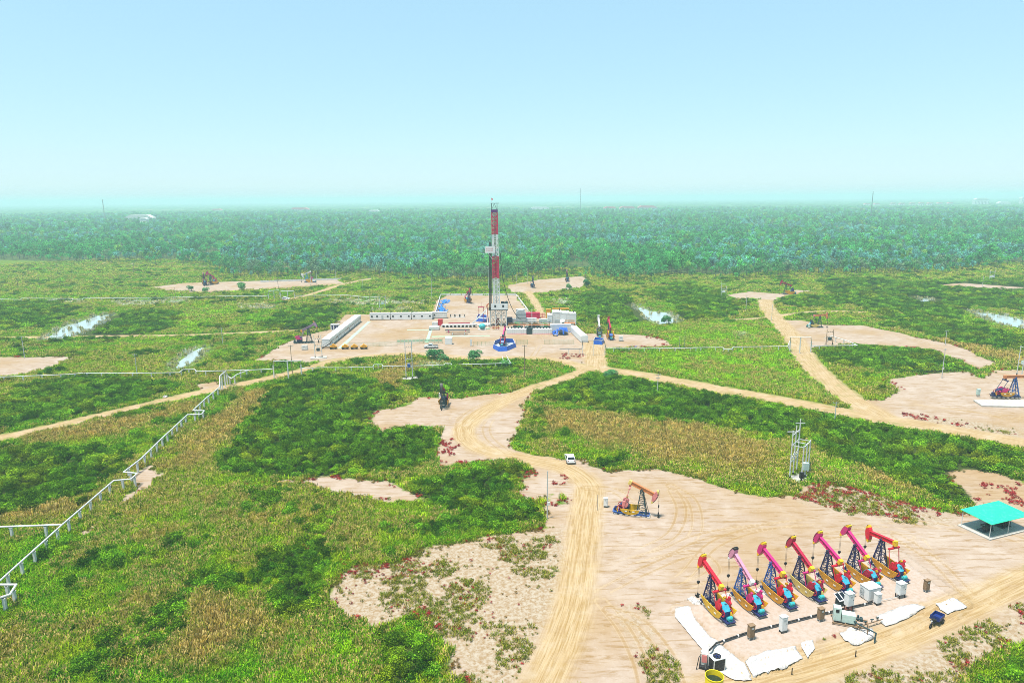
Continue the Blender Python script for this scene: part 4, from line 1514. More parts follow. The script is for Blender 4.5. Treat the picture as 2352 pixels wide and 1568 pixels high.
    if well:
        m = MB()
        m.tube((xw, 0, z0), (xw, 0, z0 + .95), .13, 8)
        m.tube((xw, 0, z0 + .35), (xw, 0, z0 + .47), .26, 10)
        m.tube((xw, -.4, z0 + .62), (xw, .4, z0 + .62), .09, 8)
        m.tube((xw, .42, z0 + .5), (xw, .42, z0 + .95), .05, 6)
        m.build('wellhead', M_black, e)
    return e


# ------------------------------------------------------------------ seven units on the raised pad
HD = math.radians(109)
ROW = Vector((math.cos(math.radians(18.6)), math.sin(math.radians(18.6)), 0))
first = Vector((27.14, 82.19, PLAT_H))
SEVEN = [
    (20, dict(beam=M_red, guard=M_yellow, crank=M_red), 'plain', 100, 'pump jack with bright red beam, leftmost of the seven on the raised pad'),
    (29, dict(beam=M_pink, tip=M_white, guard=M_amber, crank=M_magenta, head=M_pink, tower=M_blue), 'striped_all', 105, 'pump jack with faded pink beam and black striped head, second in the row of seven'),
    (21, dict(beam=M_magenta, guard=M_amber, crank=M_red, box=M_blue, tower=M_blue), 'plain', 100, 'pump jack with magenta beam and plain head, third in the row of seven'),
    (27, dict(beam=M_crimson, guard=M_paleyel, crank=M_crimson, eq=M_magenta), 'striped', 130, 'pump jack with pale faded yellow guard, middle of the row of seven'),
    (22, dict(beam=M_magenta, guard=M_amber, crank=M_red), 'striped', 105, 'pump jack with slotted magenta head behind the solar box, fifth of the seven'),
    (31, dict(beam=M_magenta, guard=M_amber, crank=M_crimson, eq=M_magenta), 'plain', 140, 'pump jack with steeply raised magenta beam beside the white cabinet, sixth of the seven'),
    (-6, dict(beam=M_red, guard=M_amber, crank=M_red, eq=M_red), 'plain', 118, 'pump jack with level red beam and raised red cranks at the end of the row'),
]
for i, (bd, C_, hd, cr_, lb) in enumerate(SEVEN):
    pump_jack('pump_jack', first + ROW * (4.93 * i) + Vector((0, 0, 0)), HD, lb, 'pump jacks in a row on the raised pad', 0.96, bd, C_, hd, 'boat', cr_, 2, True, -PLAT_H)

# the other pumping units of the field
EQ8 = dict(beam=M_orange, tip=M_paleyel, tower=M_dark, box=M_navy, lid=M_navy, guard=M_yellow, crank=M_salmon, eq=M_salmon, motor=M_navy, skid=M_blue, head=M_salmon)
pump_jack('pump_jack', P(1452, 1181), math.radians(-16), 'pump jack with orange beam and half round yellow guard beside the sand track', None, 1.0, -24, EQ8, 'striped', 'half', 75, 2)
pump_jack('pump_jack', P(2310, 912, .35), math.radians(-5), 'pump jack with orange beam on a concrete slab at the right edge', None, 1.15, 2,
          dict(beam=M_orange, tip=M_orange, guard=M_amber, crank=M_magenta, eq=M_navy, tower=M_blue, box=M_navy, lid=M_navy, motor=M_navy), 'plain', 'half', 15, 2, True, -.35)
pump_jack('pump_jack', P(1020, 931), math.radians(-93), 'dark pump jack seen head on beside the bend of the sand road', None, 1.0, 24,
          dict(beam=M_magenta, tip=M_black, tower=M_dark, box=M_dark, lid=M_navy, guard=M_amber, crank=M_magenta, skid=M_dark, head=M_black, eq=M_black), 'plain', 'boat', 100, 2)
pump_jack('pump_jack', P(699, 788), math.radians(6), 'pump jack with dull lilac beam in front of the left cabin row', None, 1.22, 27,
          dict(beam=M_lilac, tip=M_amber, tower=M_dark, box=M_navy, lid=M_navy, guard=M_mint, crank=M_magenta, eq=M_lilac, skid=M_dark, motor=M_dark, head=M_lilac), 'plain', 'boat', 160, 1, True, 0.0, False)
pump_jack('pump_jack', P(1156, 793), math.radians(80), 'pump jack inside a blue lined basin in front of the drilling rig', None, 1.0, 28,
          dict(beam=M_magenta, tip=M_navy, tower=M_navy, box=M_navy, lid=M_blue, guard=M_navy, crank=M_crimson, eq=M_crimson, skid=M_blue), 'plain', 'boat', 70, 1)
pump_jack('pump_jack', P(1376, 774), math.radians(88), 'dark green pump jack with pale beam beside the white tank', None, 1.15, 30,
          dict(beam=M_offwhite, tip=M_offwhite, tower=M_dark, box=M_dark, lid=M_dark, guard=M_dark, crank=M_dark, eq=M_brown, skid=M_brown), 'plain', 'boat', 80, 1, True, 0.0, False)
pump_jack('pump_jack', P(1401, 778), math.radians(92), 'navy pump jack with red beam and orange pitmans beside the rig yard', None, 1.15, 30,
          dict(beam=M_crimson, tip=M_crimson, tower=M_navy, box=M_navy, lid=M_blue, guard=M_amber, crank=M_amber, eq=M_brickred, skid=M_navy), 'plain', 'boat', 80, 1)
pump_jack('pump_jack', P(1075, 695), math.radians(-70), 'red headed pump jack inside the low walled yard behind the rig', None, 1.25, 18,
          dict(beam=M_crimson, tip=M_crimson, guard=M_amber, crank=M_magenta, eq=M_crimson), 'plain', 'boat', 120, 1)
pump_jack('pump_jack', P(1223, 660), math.radians(-88), 'small navy pump jack on the sand pad beyond the rig', None, 1.1, 20, dict(beam=M_navy, tip=M_navy, crank=M_navy, eq=M_navy, guard=M_navy), 'plain', 'boat', 100, 1)
pump_jack('pump_jack', P(1303, 646), math.radians(-100), 'distant pump jack with maroon beam at the back of the sand pad near the trees', None, 1.15, 26, dict(beam=M_crimson, tip=M_navy, crank=M_navy, eq=M_navy, guard=M_amber), 'plain', 'boat', 100, 1)
pump_jack('pump_jack', P(1812, 676), math.radians(172), 'pump jack with dark red beam pointing left behind the round thicket', None, 1.2, 20, dict(beam=M_crimson, tip=M_crimson, tower=M_dark, guard=M_amber, crank=M_navy, eq=M_navy), 'plain', 'boat', 100, 1)
pump_jack('pump_jack', P(1872, 752), math.radians(-12), 'pump jack with pale orange beam on the bare strip beside the pipe gantry', None, 1.05, 4, dict(beam=M_orange, tip=M_salmon, tower=M_dark, guard=M_paleyel, crank=M_dark, eq=M_brown, box=M_dark, skid=M_dark), 'striped', 'half', 100, 1)
pump_jack('pump_jack', P(471, 655), math.radians(-70), 'left one of the twin red and blue pump jacks on the far pad', None, 1.25, 20, dict(beam=M_crimson, tip=M_magenta, guard=M_amber, crank=M_magenta), 'plain', 'boat', 110, 1)
pump_jack('pump_jack', P(490, 653), math.radians(-110), 'right one of the twin red and blue pump jacks on the far pad', None, 1.3, 28, dict(beam=M_magenta, tip=M_crimson, guard=M_amber, crank=M_magenta), 'plain', 'boat', 80, 1)
pump_jack('pump_jack', P(712, 649), math.radians(178), 'pump jack with white lowered head on the far left pad', None, 1.25, -24, dict(beam=M_offwhite, tip=M_white, tower=M_cyan, guard=M_amber, crank=M_magenta, eq=M_crimson), 'plain', 'boat', 80, 1)


# ------------------------------------------------------------------ things on the raised pad
def C1(cx, cy_, z=None):
    return P((1540 + cx * .2551) * K, (1180 + cy_ * .2551) * K, PLAT_H if z is None else z)


def SP(x, y, z=0.0):
    return P(x * K, y * K, z)


def cabinet(name, loc, rz, sx, sy, sz, m, label, group=None, legs=.35, vent=True, cat='cabinet'):
    e = empty(name, loc, rz, label, cat, group)
    b = MB()
    b.box(0, 0, legs + sz / 2, sx, sy, sz)
    bo = b.build('body', m, e)
    MB().box(0, 0, legs + sz + .03, sx + .1, sy + .1, .06).build('roof', m, e)
    d = MB().box(0, -sy / 2 - .012, legs + sz * .5, sx * .84, .025, sz * .88).build('door', m, e)
    MB().box(sx * .3, -sy / 2 - .04, legs + sz * .5, .04, .03, .16).build('handle', M_black, d)
    if vent:
        MB().box(0, -sy / 2 - .035, legs + sz * .78, sx * .45, .02, sz * .13).build('vent', M_grey, d)
    for x in (-1, 1):
        for y in (-1, 1):
            MB().box(x * (sx / 2 - .08), y * (sy / 2 - .08), legs / 2, .09, .09, legs).build('leg', M_black if m is not M_brown else M_concrete, e)
    return e


RZ = math.radians(18.6)
cabinet('control_cabinet', C1(1040, 1085), RZ, .85, .6, 1.9, M_white, 'white control cabinet on the pad in front of the third pump jack')
cabinet('control_cabinet', C1(1893, 835), RZ, .75, .6, 1.3, M_white, 'small white control cabinet beside the large white box')
cabinet('control_cabinet', C1(2100, 770), RZ, 1.1, .8, 1.6, M_white, 'wide white control cabinet below the last pump jack of the row', None, .6)
cabinet('control_cabinet', C1(750, 1150), RZ, .75, .55, 1.6, M_brown, 'brown cabinet on the pad in front of the second pump jack', None, .4)
cabinet('control_cabinet', C1(1380, 985), RZ, .75, .55, 1.45, M_brown, 'brown cabinet on the black pipe below the middle pump jack', None, .4)
cabinet('control_cabinet', C1(2335, 720), RZ, .7, .5, 1.4, M_brown, 'brown cabinet at the right end of the raised pad', None, .4)
e = cabinet('tall_cabinet', C1(1630, 905), RZ, .95, .75, 1.75, M_white, 'tall white cabinet on a red stand beside the mint green skid', None, 1.1)
m = MB()
for z in (.3, .6, .9):
    m.box(0, -.3, z, .8, .05, .05); m.box(-.38, 0, z, .05, .6, .05); m.box(.38, 0, z, .05, .6, .05)
m.build('stand_rail', M_brickred, e)
e = cabinet('transformer_box', C1(1825, 775), RZ, 2.1, 1.6, 1.75, M_white, 'large white box with cable coils beside the sixth pump jack', None, .12, False)
m = MB()
for k in range(3):
    pr = None
    for a in np.linspace(0, 2 * math.pi, 13):
        p = Vector((-1.15 + .02 * k, .3 + .3 * math.cos(a), .75 + .55 * k * .5 + .3 * math.sin(a)))
        if pr is not None: m.tube(pr, p, .03, 5)
        pr = p
m.build('cable_coil', M_grey, e)
# solar box
e = empty('solar_box', C1(1560, 835), RZ, 'dark box with slanted solar panels beside the fifth pump jack', 'solar box')
MB().box(0, 0, .45, 1.0, .8, .8).build('body', M_dark, e)
m = MB().raw([(-.75, -.6, .95), (.75, -.6, .95), (.75, .55, 1.5), (-.75, .55, 1.5), (-.75, -.6, .88), (.75, -.6, .88), (.75, .55, 1.43), (-.75, .55, 1.43)],
             [(0, 1, 2, 3), (7, 6, 5, 4), (0, 4, 5, 1), (1, 5, 6, 2), (2, 6, 7, 3), (3, 7, 4, 0)])
po = m.build('panel_frame', M_white, e)
for x in (-.37, .37):
    MB().raw([(x - .3, -.5, 1.015), (x + .3, -.5, 1.015), (x + .3, .48, 1.485), (x - .3, .48, 1.485)], [(0, 1, 2, 3)]).build('panel', M_glass, po)
# mint pump skid
e = empty('mint_skid', C1(1600, 1000), RZ + math.radians(-38), 'mint green pump skid with upright panel at the pad edge', 'pump skid')
m = MB()
for y in (-.9, .9):
    m.box(.6, y, .25, 4.4, .12, .18)
for x in (-1.4, 0, 1.4, 2.7):
    m.box(x, 0, .25, .12, 1.9, .16); m.box(x, .9, .1, .12, .12, .2); m.box(x, -.9, .1, .12, .12, .2)
m.build('frame', M_brown, e)
MB().box(-1.0, 0, 1.25, .9, .9, 1.8).build('panel_box', M_mint, e)
MB().box(-1.0, -.47, 1.75, .4, .03, .4).build('screen', M_glass, e)
MB().box(.35, 0, .9, 1.6, 1.1, 1.1).build('pump_case', M_mint, e)
m = MB()
m.tube((1.2, 0, .9), (2.0, 0, .9), .16, 10); m.tube((1.5, 0, .6), (1.5, 0, 1.4), .12, 8); m.tube((1.9, -.3, .9), (1.9, .3, .9), .2, 10)
m.build('valve', M_dark, e)
# pipes on the pad
pp = [C1(x, y, PLAT_H + .28) for x, y in ((380, 1245), (440, 1185), (700, 1095), (1010, 1015), (1350, 930), (1560, 880), (1850, 815), (2090, 765))]
e = empty('heating_pipe', C1(1010, 1030), 0, 'long black pipe running along the pad below the pump jacks', 'pipe')
o = MB().path([p - e.location for p in pp[:7]], .12, 8).build('pipe', M_black, e)
MB().path([p - e.location for p in pp[6:]], .035, 6).build('thin_pipe', M_grey, e)
for a, b_ in zip(pp[:6], pp[1:7]):
    k = int((b_ - a).length / 2.0)
    for i in range(k):
        q = a.lerp(b_, (i + .5) / k) - e.location
        MB().box(q.x, q.y, q.z - .17, .16, .16, .24).build('pipe_rest', M_concrete, e)
        d = (b_ - a).normalized() * .1
        MB().tube(q - d, q + d, .14, 8).build('band', M_white, e)
e = empty('outlet_pipe', C1(1690, 990), 0, 'thin black pipe running down off the pad edge to the sand', 'pipe')
q = [C1(1660, 960, 1.3), C1(1700, 1000, 1.3), C1(1885, 1095, 1.2), C1(1870, 1180, .1)]
MB().path([p - e.location for p in q], .09, 8).build('pipe', M_dark, e)
for t in (.2, .6):
    r_ = q[1].lerp(q[2], t) - e.location
    MB().box(r_.x, r_.y, r_.z - .4, .08, .08, .8).build('prop', M_brown, e)
e = empty('pipe_rack', C1(1850, 985), 0, 'low rail with small green valves beside the mint skid', 'pipe rack')
q = [C1(1700, 1045, .85), C1(1940, 970, .85)]
MB().path([p - e.location for p in q], .07, 6).build('rail', M_brown, e)
for t in (.35, .6, .8):
    r_ = q[0].lerp(q[1], t) - e.location
    m = MB().tube(r_, r_ + Vector((0, 0, .5)), .06, 6)
    m.tube(r_ + Vector((-.2, 0, .45)), r_ + Vector((.2, 0, .5)), .07, 6)
    m.build('valve', M_dark, e)
# white sheeting on the pad slopes: draped, creased cloth following the bank
def drape(name, line_top, line_bot, label, zt=None, zb=.0, n=26, k=12, seed=0):
    rs = np.random.default_rng(seed)

    def res(line):
        pts_ = [np.array(p[:2]) for p in line]
        L = np.cumsum([0] + [np.linalg.norm(b - a) for a, b in zip(pts_, pts_[1:])])
        out = []
        for t in np.linspace(0, L[-1], n):
            i = min(np.searchsorted(L, t, side='right') - 1, len(pts_) - 2)
            f_ = (t - L[i]) / max(L[i + 1] - L[i], 1e-6)
            out.append(pts_[i] * (1 - f_) + pts_[i + 1] * f_)
        return np.array(out)
    A, B = res(line_top), res(line_bot)
    rag = np.array([np.convolve(rs.normal(0, .3, n + 4), np.ones(5) / 5, 'valid') for _ in range(2)])
    V_, F_ = [], []
    for i in range(n):
        for j in range(k):
            f_ = j / (k - 1)
            f2 = f_ + (rag[0, i] * .25 if j == 0 else rag[1, i] * .25 if j == k - 1 else 0)
            p = A[i] * (1 - f2) + B[i] * f2
            V_.append([*p, 0])
    V_ = np.array(V_)
    ff = land(V_[:, :2])
    V_[:, 2] = ground_z(V_[:, :2], ff) + .13 + .09 * np.abs(fbm(V_[:, :2], .9, 5 + seed) - .5) * 2 + .03 * np.sin(np.repeat(np.arange(n), k) * 1.7)
    for i in range(n - 1):
        for j in range(k - 1):
            F_.append((i * k + j, (i + 1) * k + j, (i + 1) * k + j + 1, i * k + j + 1))
    mb = MB().raw(V_, F_)
    o = mb.build(name, M_tarp, smooth=True, fix=False)
    sol = o.modifiers.new('thickness', 'SOLIDIFY')
    sol.thickness = .02
    return tag(o, label, 'sheeting')


drape('ground_sheet', [C1(190, 870, 0), C1(260, 1010, 0), C1(380, 1150, 0), C1(470, 1215, 0)], [C1(75, 890, 0), C1(60, 960, 0), C1(180, 1090, 0), C1(310, 1250, 0)],
      'white sheet draped over the left bank of the raised pad', seed=1)
drape('ground_sheet', [C1(420, 1170, 0), C1(520, 1260, 0), C1(620, 1340, 0), C1(700, 1400, 0)], [C1(300, 1260, 0), C1(450, 1440, 0), C1(600, 1525, 0), C1(760, 1520, 0)],
      'white sheet on the bank corner behind the black cooler box', seed=2)
drape('ground_sheet', [C1(700, 1380, 0), C1(860, 1310, 0), C1(1020, 1275, 0), C1(1150, 1250, 0)], [C1(770, 1510, 0), C1(920, 1470, 0), C1(1080, 1410, 0), C1(1225, 1350, 0)],
      'broad white sheet on the front bank of the raised pad', seed=3)
drape('ground_sheet', [C1(1195, 1225, 0), C1(1310, 1195, 0)], [C1(1265, 1345, 0), C1(1330, 1260, 0)], 'small white sheet scrap beside the broad bank sheet', n=10, k=6, seed=4)
drape('ground_sheet', [C1(1550, 1120, 0), C1(1680, 1070, 0), C1(1850, 1080, 0)], [C1(1600, 1190, 0), C1(1720, 1215, 0), C1(1870, 1150, 0)], 'rounded white sheet under the end of the thin black pipe', n=14, k=8, seed=5)
drape('ground_sheet', [SP(2155, 1402), SP(2205, 1385)], [SP(2185, 1422), SP(2230, 1405)], 'white sheet with brown patches at the right end of the pad', n=14, k=8, seed=6)
drape('ground_sheet', [SP(2020, 1432), SP(2075, 1408), SP(2110, 1402)], [SP(2045, 1452), SP(2095, 1432), SP(2135, 1410)], 'long faded sheet along the pad edge near the tricycle', n=14, k=6, seed=7)
# generator, cooler and yellow tank at the lower corner
e = empty('cooler_box', C1(440, 1425, 0), RZ, 'black cooler box with round fan on its white top', 'cooler')
MB().box(0, 0, .95, 1.5, 1.1, 1.5).build('body', M_black, e)
m = MB()
m.box(0, 0, 1.74, 1.6, 1.2, .08)
for x in (-.76, .76):
    for y in (-.56, .56):
        m.box(x, y, .9, .08, .08, 1.62)
m.build('frame', M_white, e)
m = MB().lathe([(.48, 1.79), (.48, 1.9), (.42, 1.9), (.42, 1.82)], 18)
fo = m.build('fan_ring', M_black, e)
m = MB()
for k in range(5):
    a = k * 1.257
    m.bar((0, 0, 1.84), (.4 * math.cos(a), .4 * math.sin(a), 1.84), .16, .03)
m.build('fan_blade', M_navy, fo)
e = empty('control_set', C1(330, 1380, 0), RZ + .9, 'grey and white control set with black hoses at the pad corner', 'control set')
MB().box(0, 0, 1.1, 1.1, .7, 1.5).build('body', M_offwhite, e)
MB().box(0, -.37, 1.25, .9, .04, 1.0).build('panel', M_black, e)
MB().box(-.57, 0, 1.2, .04, .6, 1.0).build('side_panel', M_salmon, e)
m = MB()
m.box(0, 0, .22, 2.0, 1.1, .25); m.tube((-1.3, -.3, .3), (-.6, -.2, .45), .18, 8); m.tube((.6, -.6, .25), (1.5, -.9, .2), .16, 8)
m.path([(-.5, .4, 1.7), (-.9, .6, 1.5), (-1.1, .7, .8), (-1.2, .8, .1)], .05, 6)
m.build('pump', M_black, e)
e = empty('yellow_tank', SP(1646, 1590), 0, 'open topped yellow steel tank at the bottom edge below the cooler box', 'tank')
MB().lathe([(1.02, 0), (1.02, 1.75), (1.06, 1.78), (1.06, 1.86), (.98, 1.86), (.98, .05)], 32, close=False).build('shell', mat('tank_yellow', (0.80, 0.62, 0.01), .4, 0, .1), e, smooth=False)
MB().lathe([(.97, 1.2), (.0, 1.2)], 24, close=False).build('oil', mat('dark_oil', (0.02, 0.035, 0.02), .25), e)
for (x, y), lb in (((1122, 1470), 'short black marker post in the sand below the pad'), ((1698, 1310), 'short black marker post beside the bottom road')):
    MBp = MB().box(0, 0, .45, .09, .09, .9)
    o = MBp.build('marker_post', M_black, None, C1(x, y, 0))
    tag(o, lb, 'post')

# ------------------------------------------------------------------ pump shelter with turquoise roof
c0, c1, c2 = SP(2225, 1215), SP(2277, 1240), SP(2357, 1220)
ax = (c1 - c0).normalized()
ctr = (c0 + c2) / 2
hd = math.atan2((c2 - c1).y, (c2 - c1).x)
e = empty('pump_shelter', (ctr.x, ctr.y, 0), hd, 'open pump shelter with flat turquoise roof on a pale slab', 'shelter')
LX, LY = (c2 - c1).length + .4, (c1 - c0).length + .8
LY = max(LY, 4.6)
MB().box(0, 0, .1, LX + .8, LY + .8, .2).build('slab', M_concrete, e)
m = MB().raw([(-LX / 2 - .3, -LY / 2 - .3, 2.75), (LX / 2 + .3, -LY / 2 - .3, 2.75), (LX / 2 + .3, LY / 2 + .3, 3.05), (-LX / 2 - .3, LY / 2 + .3, 3.05),
              (-LX / 2 - .3, -LY / 2 - .3, 2.69), (LX / 2 + .3, -LY / 2 - .3, 2.69), (LX / 2 + .3, LY / 2 + .3, 2.99), (-LX / 2 - .3, LY / 2 + .3, 2.99)],
             [(0, 1, 2, 3), (7, 6, 5, 4), (0, 4, 5, 1), (1, 5, 6, 2), (2, 6, 7, 3), (3, 7, 4, 0)])
m.build('roof', M_roofg, e)
for x in (-LX / 2, 0, LX / 2):
    for y in (-LY / 2, LY / 2):
        MB().tube((x, y, .2), (x, y, 2.75 + (.3 if y > 0 else 0)), .06, 6).build('post', M_pipe, e)
m = MB()
for y, z in ((-LY / 2, 2.63), (LY / 2, 2.9)):
    m.box(0, y, z, LX, .1, .12)
for x in (-LX / 2, LX / 2):
    m.bar((x, -LY / 2, 2.62), (x, LY / 2, 2.9), .1, .12)
m.build('roof_frame', M_pipe, e)
for x, lb in ((-LX * .27, 'black motor pump on the left under the turquoise roof'), (LX * .22, 'black motor pump on the right under the turquoise roof')):
    w = e.matrix_basis @ Vector((x, -.3, .2))
    g_ = empty('motor_pump', w, hd, lb, 'pump', 'pumps under the turquoise roof')
    MB().box(0, 0, .1, 2.2, 1.3, .2).build('skid', M_dark, g_)
    MB().tube((-.8, -.2, .65), (.2, -.2, .65), .36, 12).build('motor', M_black, g_)
    m = MB().tube((.3, -.2, .6), (.9, -.2, .6), .45, 12)
    for k in range(3):
        m.tube((.2 + .28 * k, .2, .3), (.2 + .28 * k, .2, 1.15), .11, 8)
    m.build('pump_head', M_dark, g_)
    MB().path([(-1.0, -.9, .2), (-1.0, -.9, 1.1), (-1.0, .2, 1.1), (.8, .2, 1.1)], .09, 6).build('pipe', M_black, g_)
e2 = empty('white_shelter_box', SP(2297, 1196), hd, 'small white roofed box behind the turquoise shelter', 'cabinet')
MB().box(0, 0, .9, 1.8, 1.3, 1.8).build('body', M_offwhite, e2)
MB().box(0, 0, 1.86, 2.3, 1.8, .1).build('roof', M_white, e2)
MB().box(0, -.66, .9, .9, .03, 1.5).build('door', M_cyan, e2)

# ------------------------------------------------------------------ cargo tricycle
e = empty('cargo_tricycle', SP(2157, 1438), math.radians(218), 'dark blue cargo tricycle parked beside the sand road', 'tricycle')
m = MB()
m.box(-.45, 0, .72, 1.7, 1.15, .06)
for y in (-.56, .56):
    m.box(-.45, y, .95, 1.7, .05, .44)
m.box(-1.28, 0, .95, .05, 1.1, .44); m.box(.38, 0, 1.05, .05, 1.1, .6)
m.build('cargo_bed', mat('deep_blue_paint', (0.012, 0.03, 0.17), .45), e)
m = MB()
m.bar((-1.2, .25, .55), (.9, .12, .55), .08); m.bar((-1.2, -.25, .55), (.9, -.12, .55), .08); m.bar((.85, 0, .5), (1.3, 0, 1.1), .08); m.bar((1.2, 0, 1.1), (1.5, 0, .35), .07)
m.build('frame', M_navy, e)
MB().box(.62, 0, .9, .5, .42, .16).build('seat', M_black, e)
m = MB(); m.bar((1.18, -.38, 1.2), (1.18, .38, 1.2), .05); m.bar((1.18, .38, 1.2), (1.0, .42, 1.2), .06); m.bar((1.18, -.38, 1.2), (1.0, -.42, 1.2), .06)
m.build('handlebar', M_black, e)
MB().tube((1.32, 0, .95), (1.42, 0, .95), .1, 10).build('headlight', M_white, e)
for x, y, r in ((-.85, .6, .32), (-.85, -.6, .32), (1.52, 0, .34)):
    w = MB().lathe([(r - .1, -.05), (r, -.06), (r, .06), (r - .1, .05), (r - .1, -.05)], 16, (x, y, r), 'y', False).build('wheel', M_rub, e)
    m = MB()
    for k in range(6):
        a = k * math.pi / 3
        m.bar((x, y, r), (x + (r - .08) * math.cos(a), y, r + (r - .08) * math.sin(a)), .04)
    m.build('rim', M_steel, w)


# ------------------------------------------------------------------ cars
def car(name, loc, rz, label, kind='hatch', paint=None):
    paint = paint or M_carwhite
    e = empty(name, loc, rz, label, 'car' if kind != 'pickup' else 'pickup')
    if kind == 'pickup':
        prof = [(-2.6, .45), (-2.62, 1.05), (-.75, 1.08), (-.55, 1.72), (.6, 1.74), (1.25, 1.15), (2.45, 1.0), (2.6, .75), (2.58, .42)]
        win = [(-.5, 1.12), (-.4, 1.6), (.55, 1.62), (1.05, 1.15)]
        xs = (-1.65, 1.65)
    else:
        prof = [(-2.1, .38), (-2.15, .85), (-2.0, 1.05), (-1.5, 1.5), (.25, 1.55), (1.0, 1.05), (2.0, .88), (2.15, .65), (2.12, .36)]
        win = [(-1.55, 1.02), (-1.25, 1.42), (.2, 1.46), (.8, 1.05)]
        xs = (-1.35, 1.35)
    m = MB()
    k = len(prof)
    vs_ = []
    for y, tp in ((-1, -1), (1, 1)):
        for x, z in prof:
            vs_.append((x, y * (.9 - .16 * max(0, (z - .9) / .8)), z))
    m.raw(vs_, [tuple(range(k)), tuple(range(2 * k - 1, k - 1, -1))] + [(i, k + i, k + (i + 1) % k, (i + 1) % k) for i in range(k)])
    body = m.build('body', paint, e)
    bev = body.modifiers.new('soft_edge', 'BEVEL')
    bev.width = .06; bev.segments = 2
    for y in (-1, 1):
        f_ = lambda z: y * (.915 - .16 * max(0, (z - .9) / .8))
        MB().raw([(x, f_(z), z) for x, z in win], [(0, 1, 2, 3)]).build('side_window', M_glass, e)
    if kind == 'pickup':
        m = MB().raw([(.64, -.7, 1.68), (.64, .7, 1.68), (1.22, .78, 1.19), (1.22, -.78, 1.19)], [(0, 1, 2, 3)])
        m.v = [(x + .02, y, z + .02) for x, y, z in m.v]
        m.build('windscreen', M_glass, e)
        MB().box(-1.65, 0, 1.085, 1.75, 1.45, .02).build('load_bed', M_black, e)
    else:
        for q in ([(.3, -.7, 1.5), (.3, .7, 1.5), (.95, .8, 1.1), (.95, -.8, 1.1)], [(-1.56, -.68, 1.47), (-1.56, .68, 1.47), (-1.97, .75, 1.1), (-1.97, -.75, 1.1)]):
            sgn = .025 if q[0][0] > 0 else -.025
            MB().raw([(x + sgn, y, z + .02) for x, y, z in q], [(0, 1, 2, 3)]).build('windscreen', M_glass, e)
        for y in (-.68, .68):
            MB().box(-2.13, y, .9, .06, .22, .2).build('tail_light', M_lamp, e)
    for x in xs:
        for y in (-.84, .84):
            w = MB().lathe([(.0, -.1), (.33, -.1), (.33, .1), (.0, .1)], 16, (x, y, .33), 'y', False).build('wheel', M_rub, e)
            MB().lathe([(.0, -.115), (.2, -.115), (.2, .115), (.0, .115)], 12, (x, y, .33), 'y', False).build('rim', M_steel, w)
    m = MB(); m.box(xs[1] + (.93 if kind == 'pickup' else .75), 0, .5, .12, 1.6, .22); m.box(-2.63 if kind == 'pickup' else -2.13, 0, .5, .12, 1.6, .2)
    m.build('bumper', M_black if kind == 'pickup' else paint, e)
    return e


car('parked_car', P(1309, 1058), math.radians(93), 'white hatchback parked at the bend of the sand road')
car('parked_pickup', P(990, 799), math.radians(180), 'silver pickup parked by the rig yard fence', 'pickup', M_silver)
car('parked_car', P(657, 688), math.radians(-10), 'white car parked under the pipe gantry at the far left')


# ------------------------------------------------------------------ poles and transformer frames
def pole(x, yb, yt, label, arms=1, m=None, rz=0.0, r=.13, box=False, xb=None):
    b = P(xb or x, yb)
    h = max(HT(x, yb, yt), 3.0)
    e = empty('utility_pole', b, rz, label, 'pole')
    MB().tube((0, 0, -.2), (0, 0, h), r, 8, r * .65).build('shaft', m or M_pole, e)
    for k in range(arms):
        z = h - .35 - .9 * k
        a = MB().box(0, 0, z, 1.5 - .3 * k, .09, .09).build('crossarm', M_steel, e)
        for xx in (-.65 + .15 * k, 0, .65 - .15 * k):
            MB().tube((xx, 0, z + .04), (xx, 0, z + .26), .05, 6, .03).build('insulator', M_white, a)
    if box:
        MB().box(.2, 0, h * .32, .4, .35, .6).build('meter_box', M_offwhite, e)
    return e


pole(1254, 1190, 1081, 'slim white pole with small meter box beside the red saltwort patch', 0, M_pole, 0, .11, True, 1257)
tag(pole(1510, 905, 858, 'utility pole standing in the thicket beside the access road', 2), None)
pole(1916, 977, 922, 'utility pole with two crossarms at the fork of the access road', 2)
pole(2163, 868, 800, 'pale utility pole on the sand apron left of the right edge pump jack', 1, None, .4, .13, True)
pole(2171, 792, 758, 'utility pole in the grass above the sand apron', 1)
pole(672, 862, 792, 'dark wooden pole beside the field road left of the rig yard', 1, M_brown)
pole(57, 823, 772, 'leaning concrete pole beside the left bare patch', 1, None, .5)
pole(316, 868, 812, 'concrete pole rising over the pipeline on the left', 1)
pole(1205, 872, 792, 'dark pole beside the pipeline end in front of the rig yard', 1, M_brown)
pole(1713, 716, 674, 'thin pale pole near the right far pad', 0, None, 0, .12)
pole(1772, 736, 700, 'thin pale pole at the bend of the right road', 0, None, 0, .12)
pole(992, 690, 627, 'tall thin pole left of the walled yard behind the rig', 0, None, 0, .12)
pole(1122, 664, 612, 'thin white pole directly behind the rig mast', 0, None, 0, .14)
pole(1187, 656, 630, 'short thin pole left of the pad beyond the rig', 0, None, 0, .12)
pole(1211, 652, 616, 'tall thin pole behind the navy pump jack', 0, None, 0, .12)
pole(834, 668, 640, 'thin pole in front of the left trees', 0, None, 0, .12)
pole(850, 705, 668, 'dark pole on the meadow behind the cabins', 0, M_brown, 0, .1)
pole(404, 688, 660, 'dark pole in front of the far left pad', 0, M_brown, 0, .1)
pole(772, 648, 622, 'thin white pole at the right end of the far left pad', 0, None, 0, .12)
pole(512, 790, 752, 'faint grey pole on the meadow left of the lilac pump jack', 1)
pole(1372, 1171, 1141, 'short iron stake beside the orange beam pump jack', 0, M_steel, 0, .05)
pole(1008, 930, 902, 'short iron stake left of the dark pump jack', 0, M_steel, 0, .05)
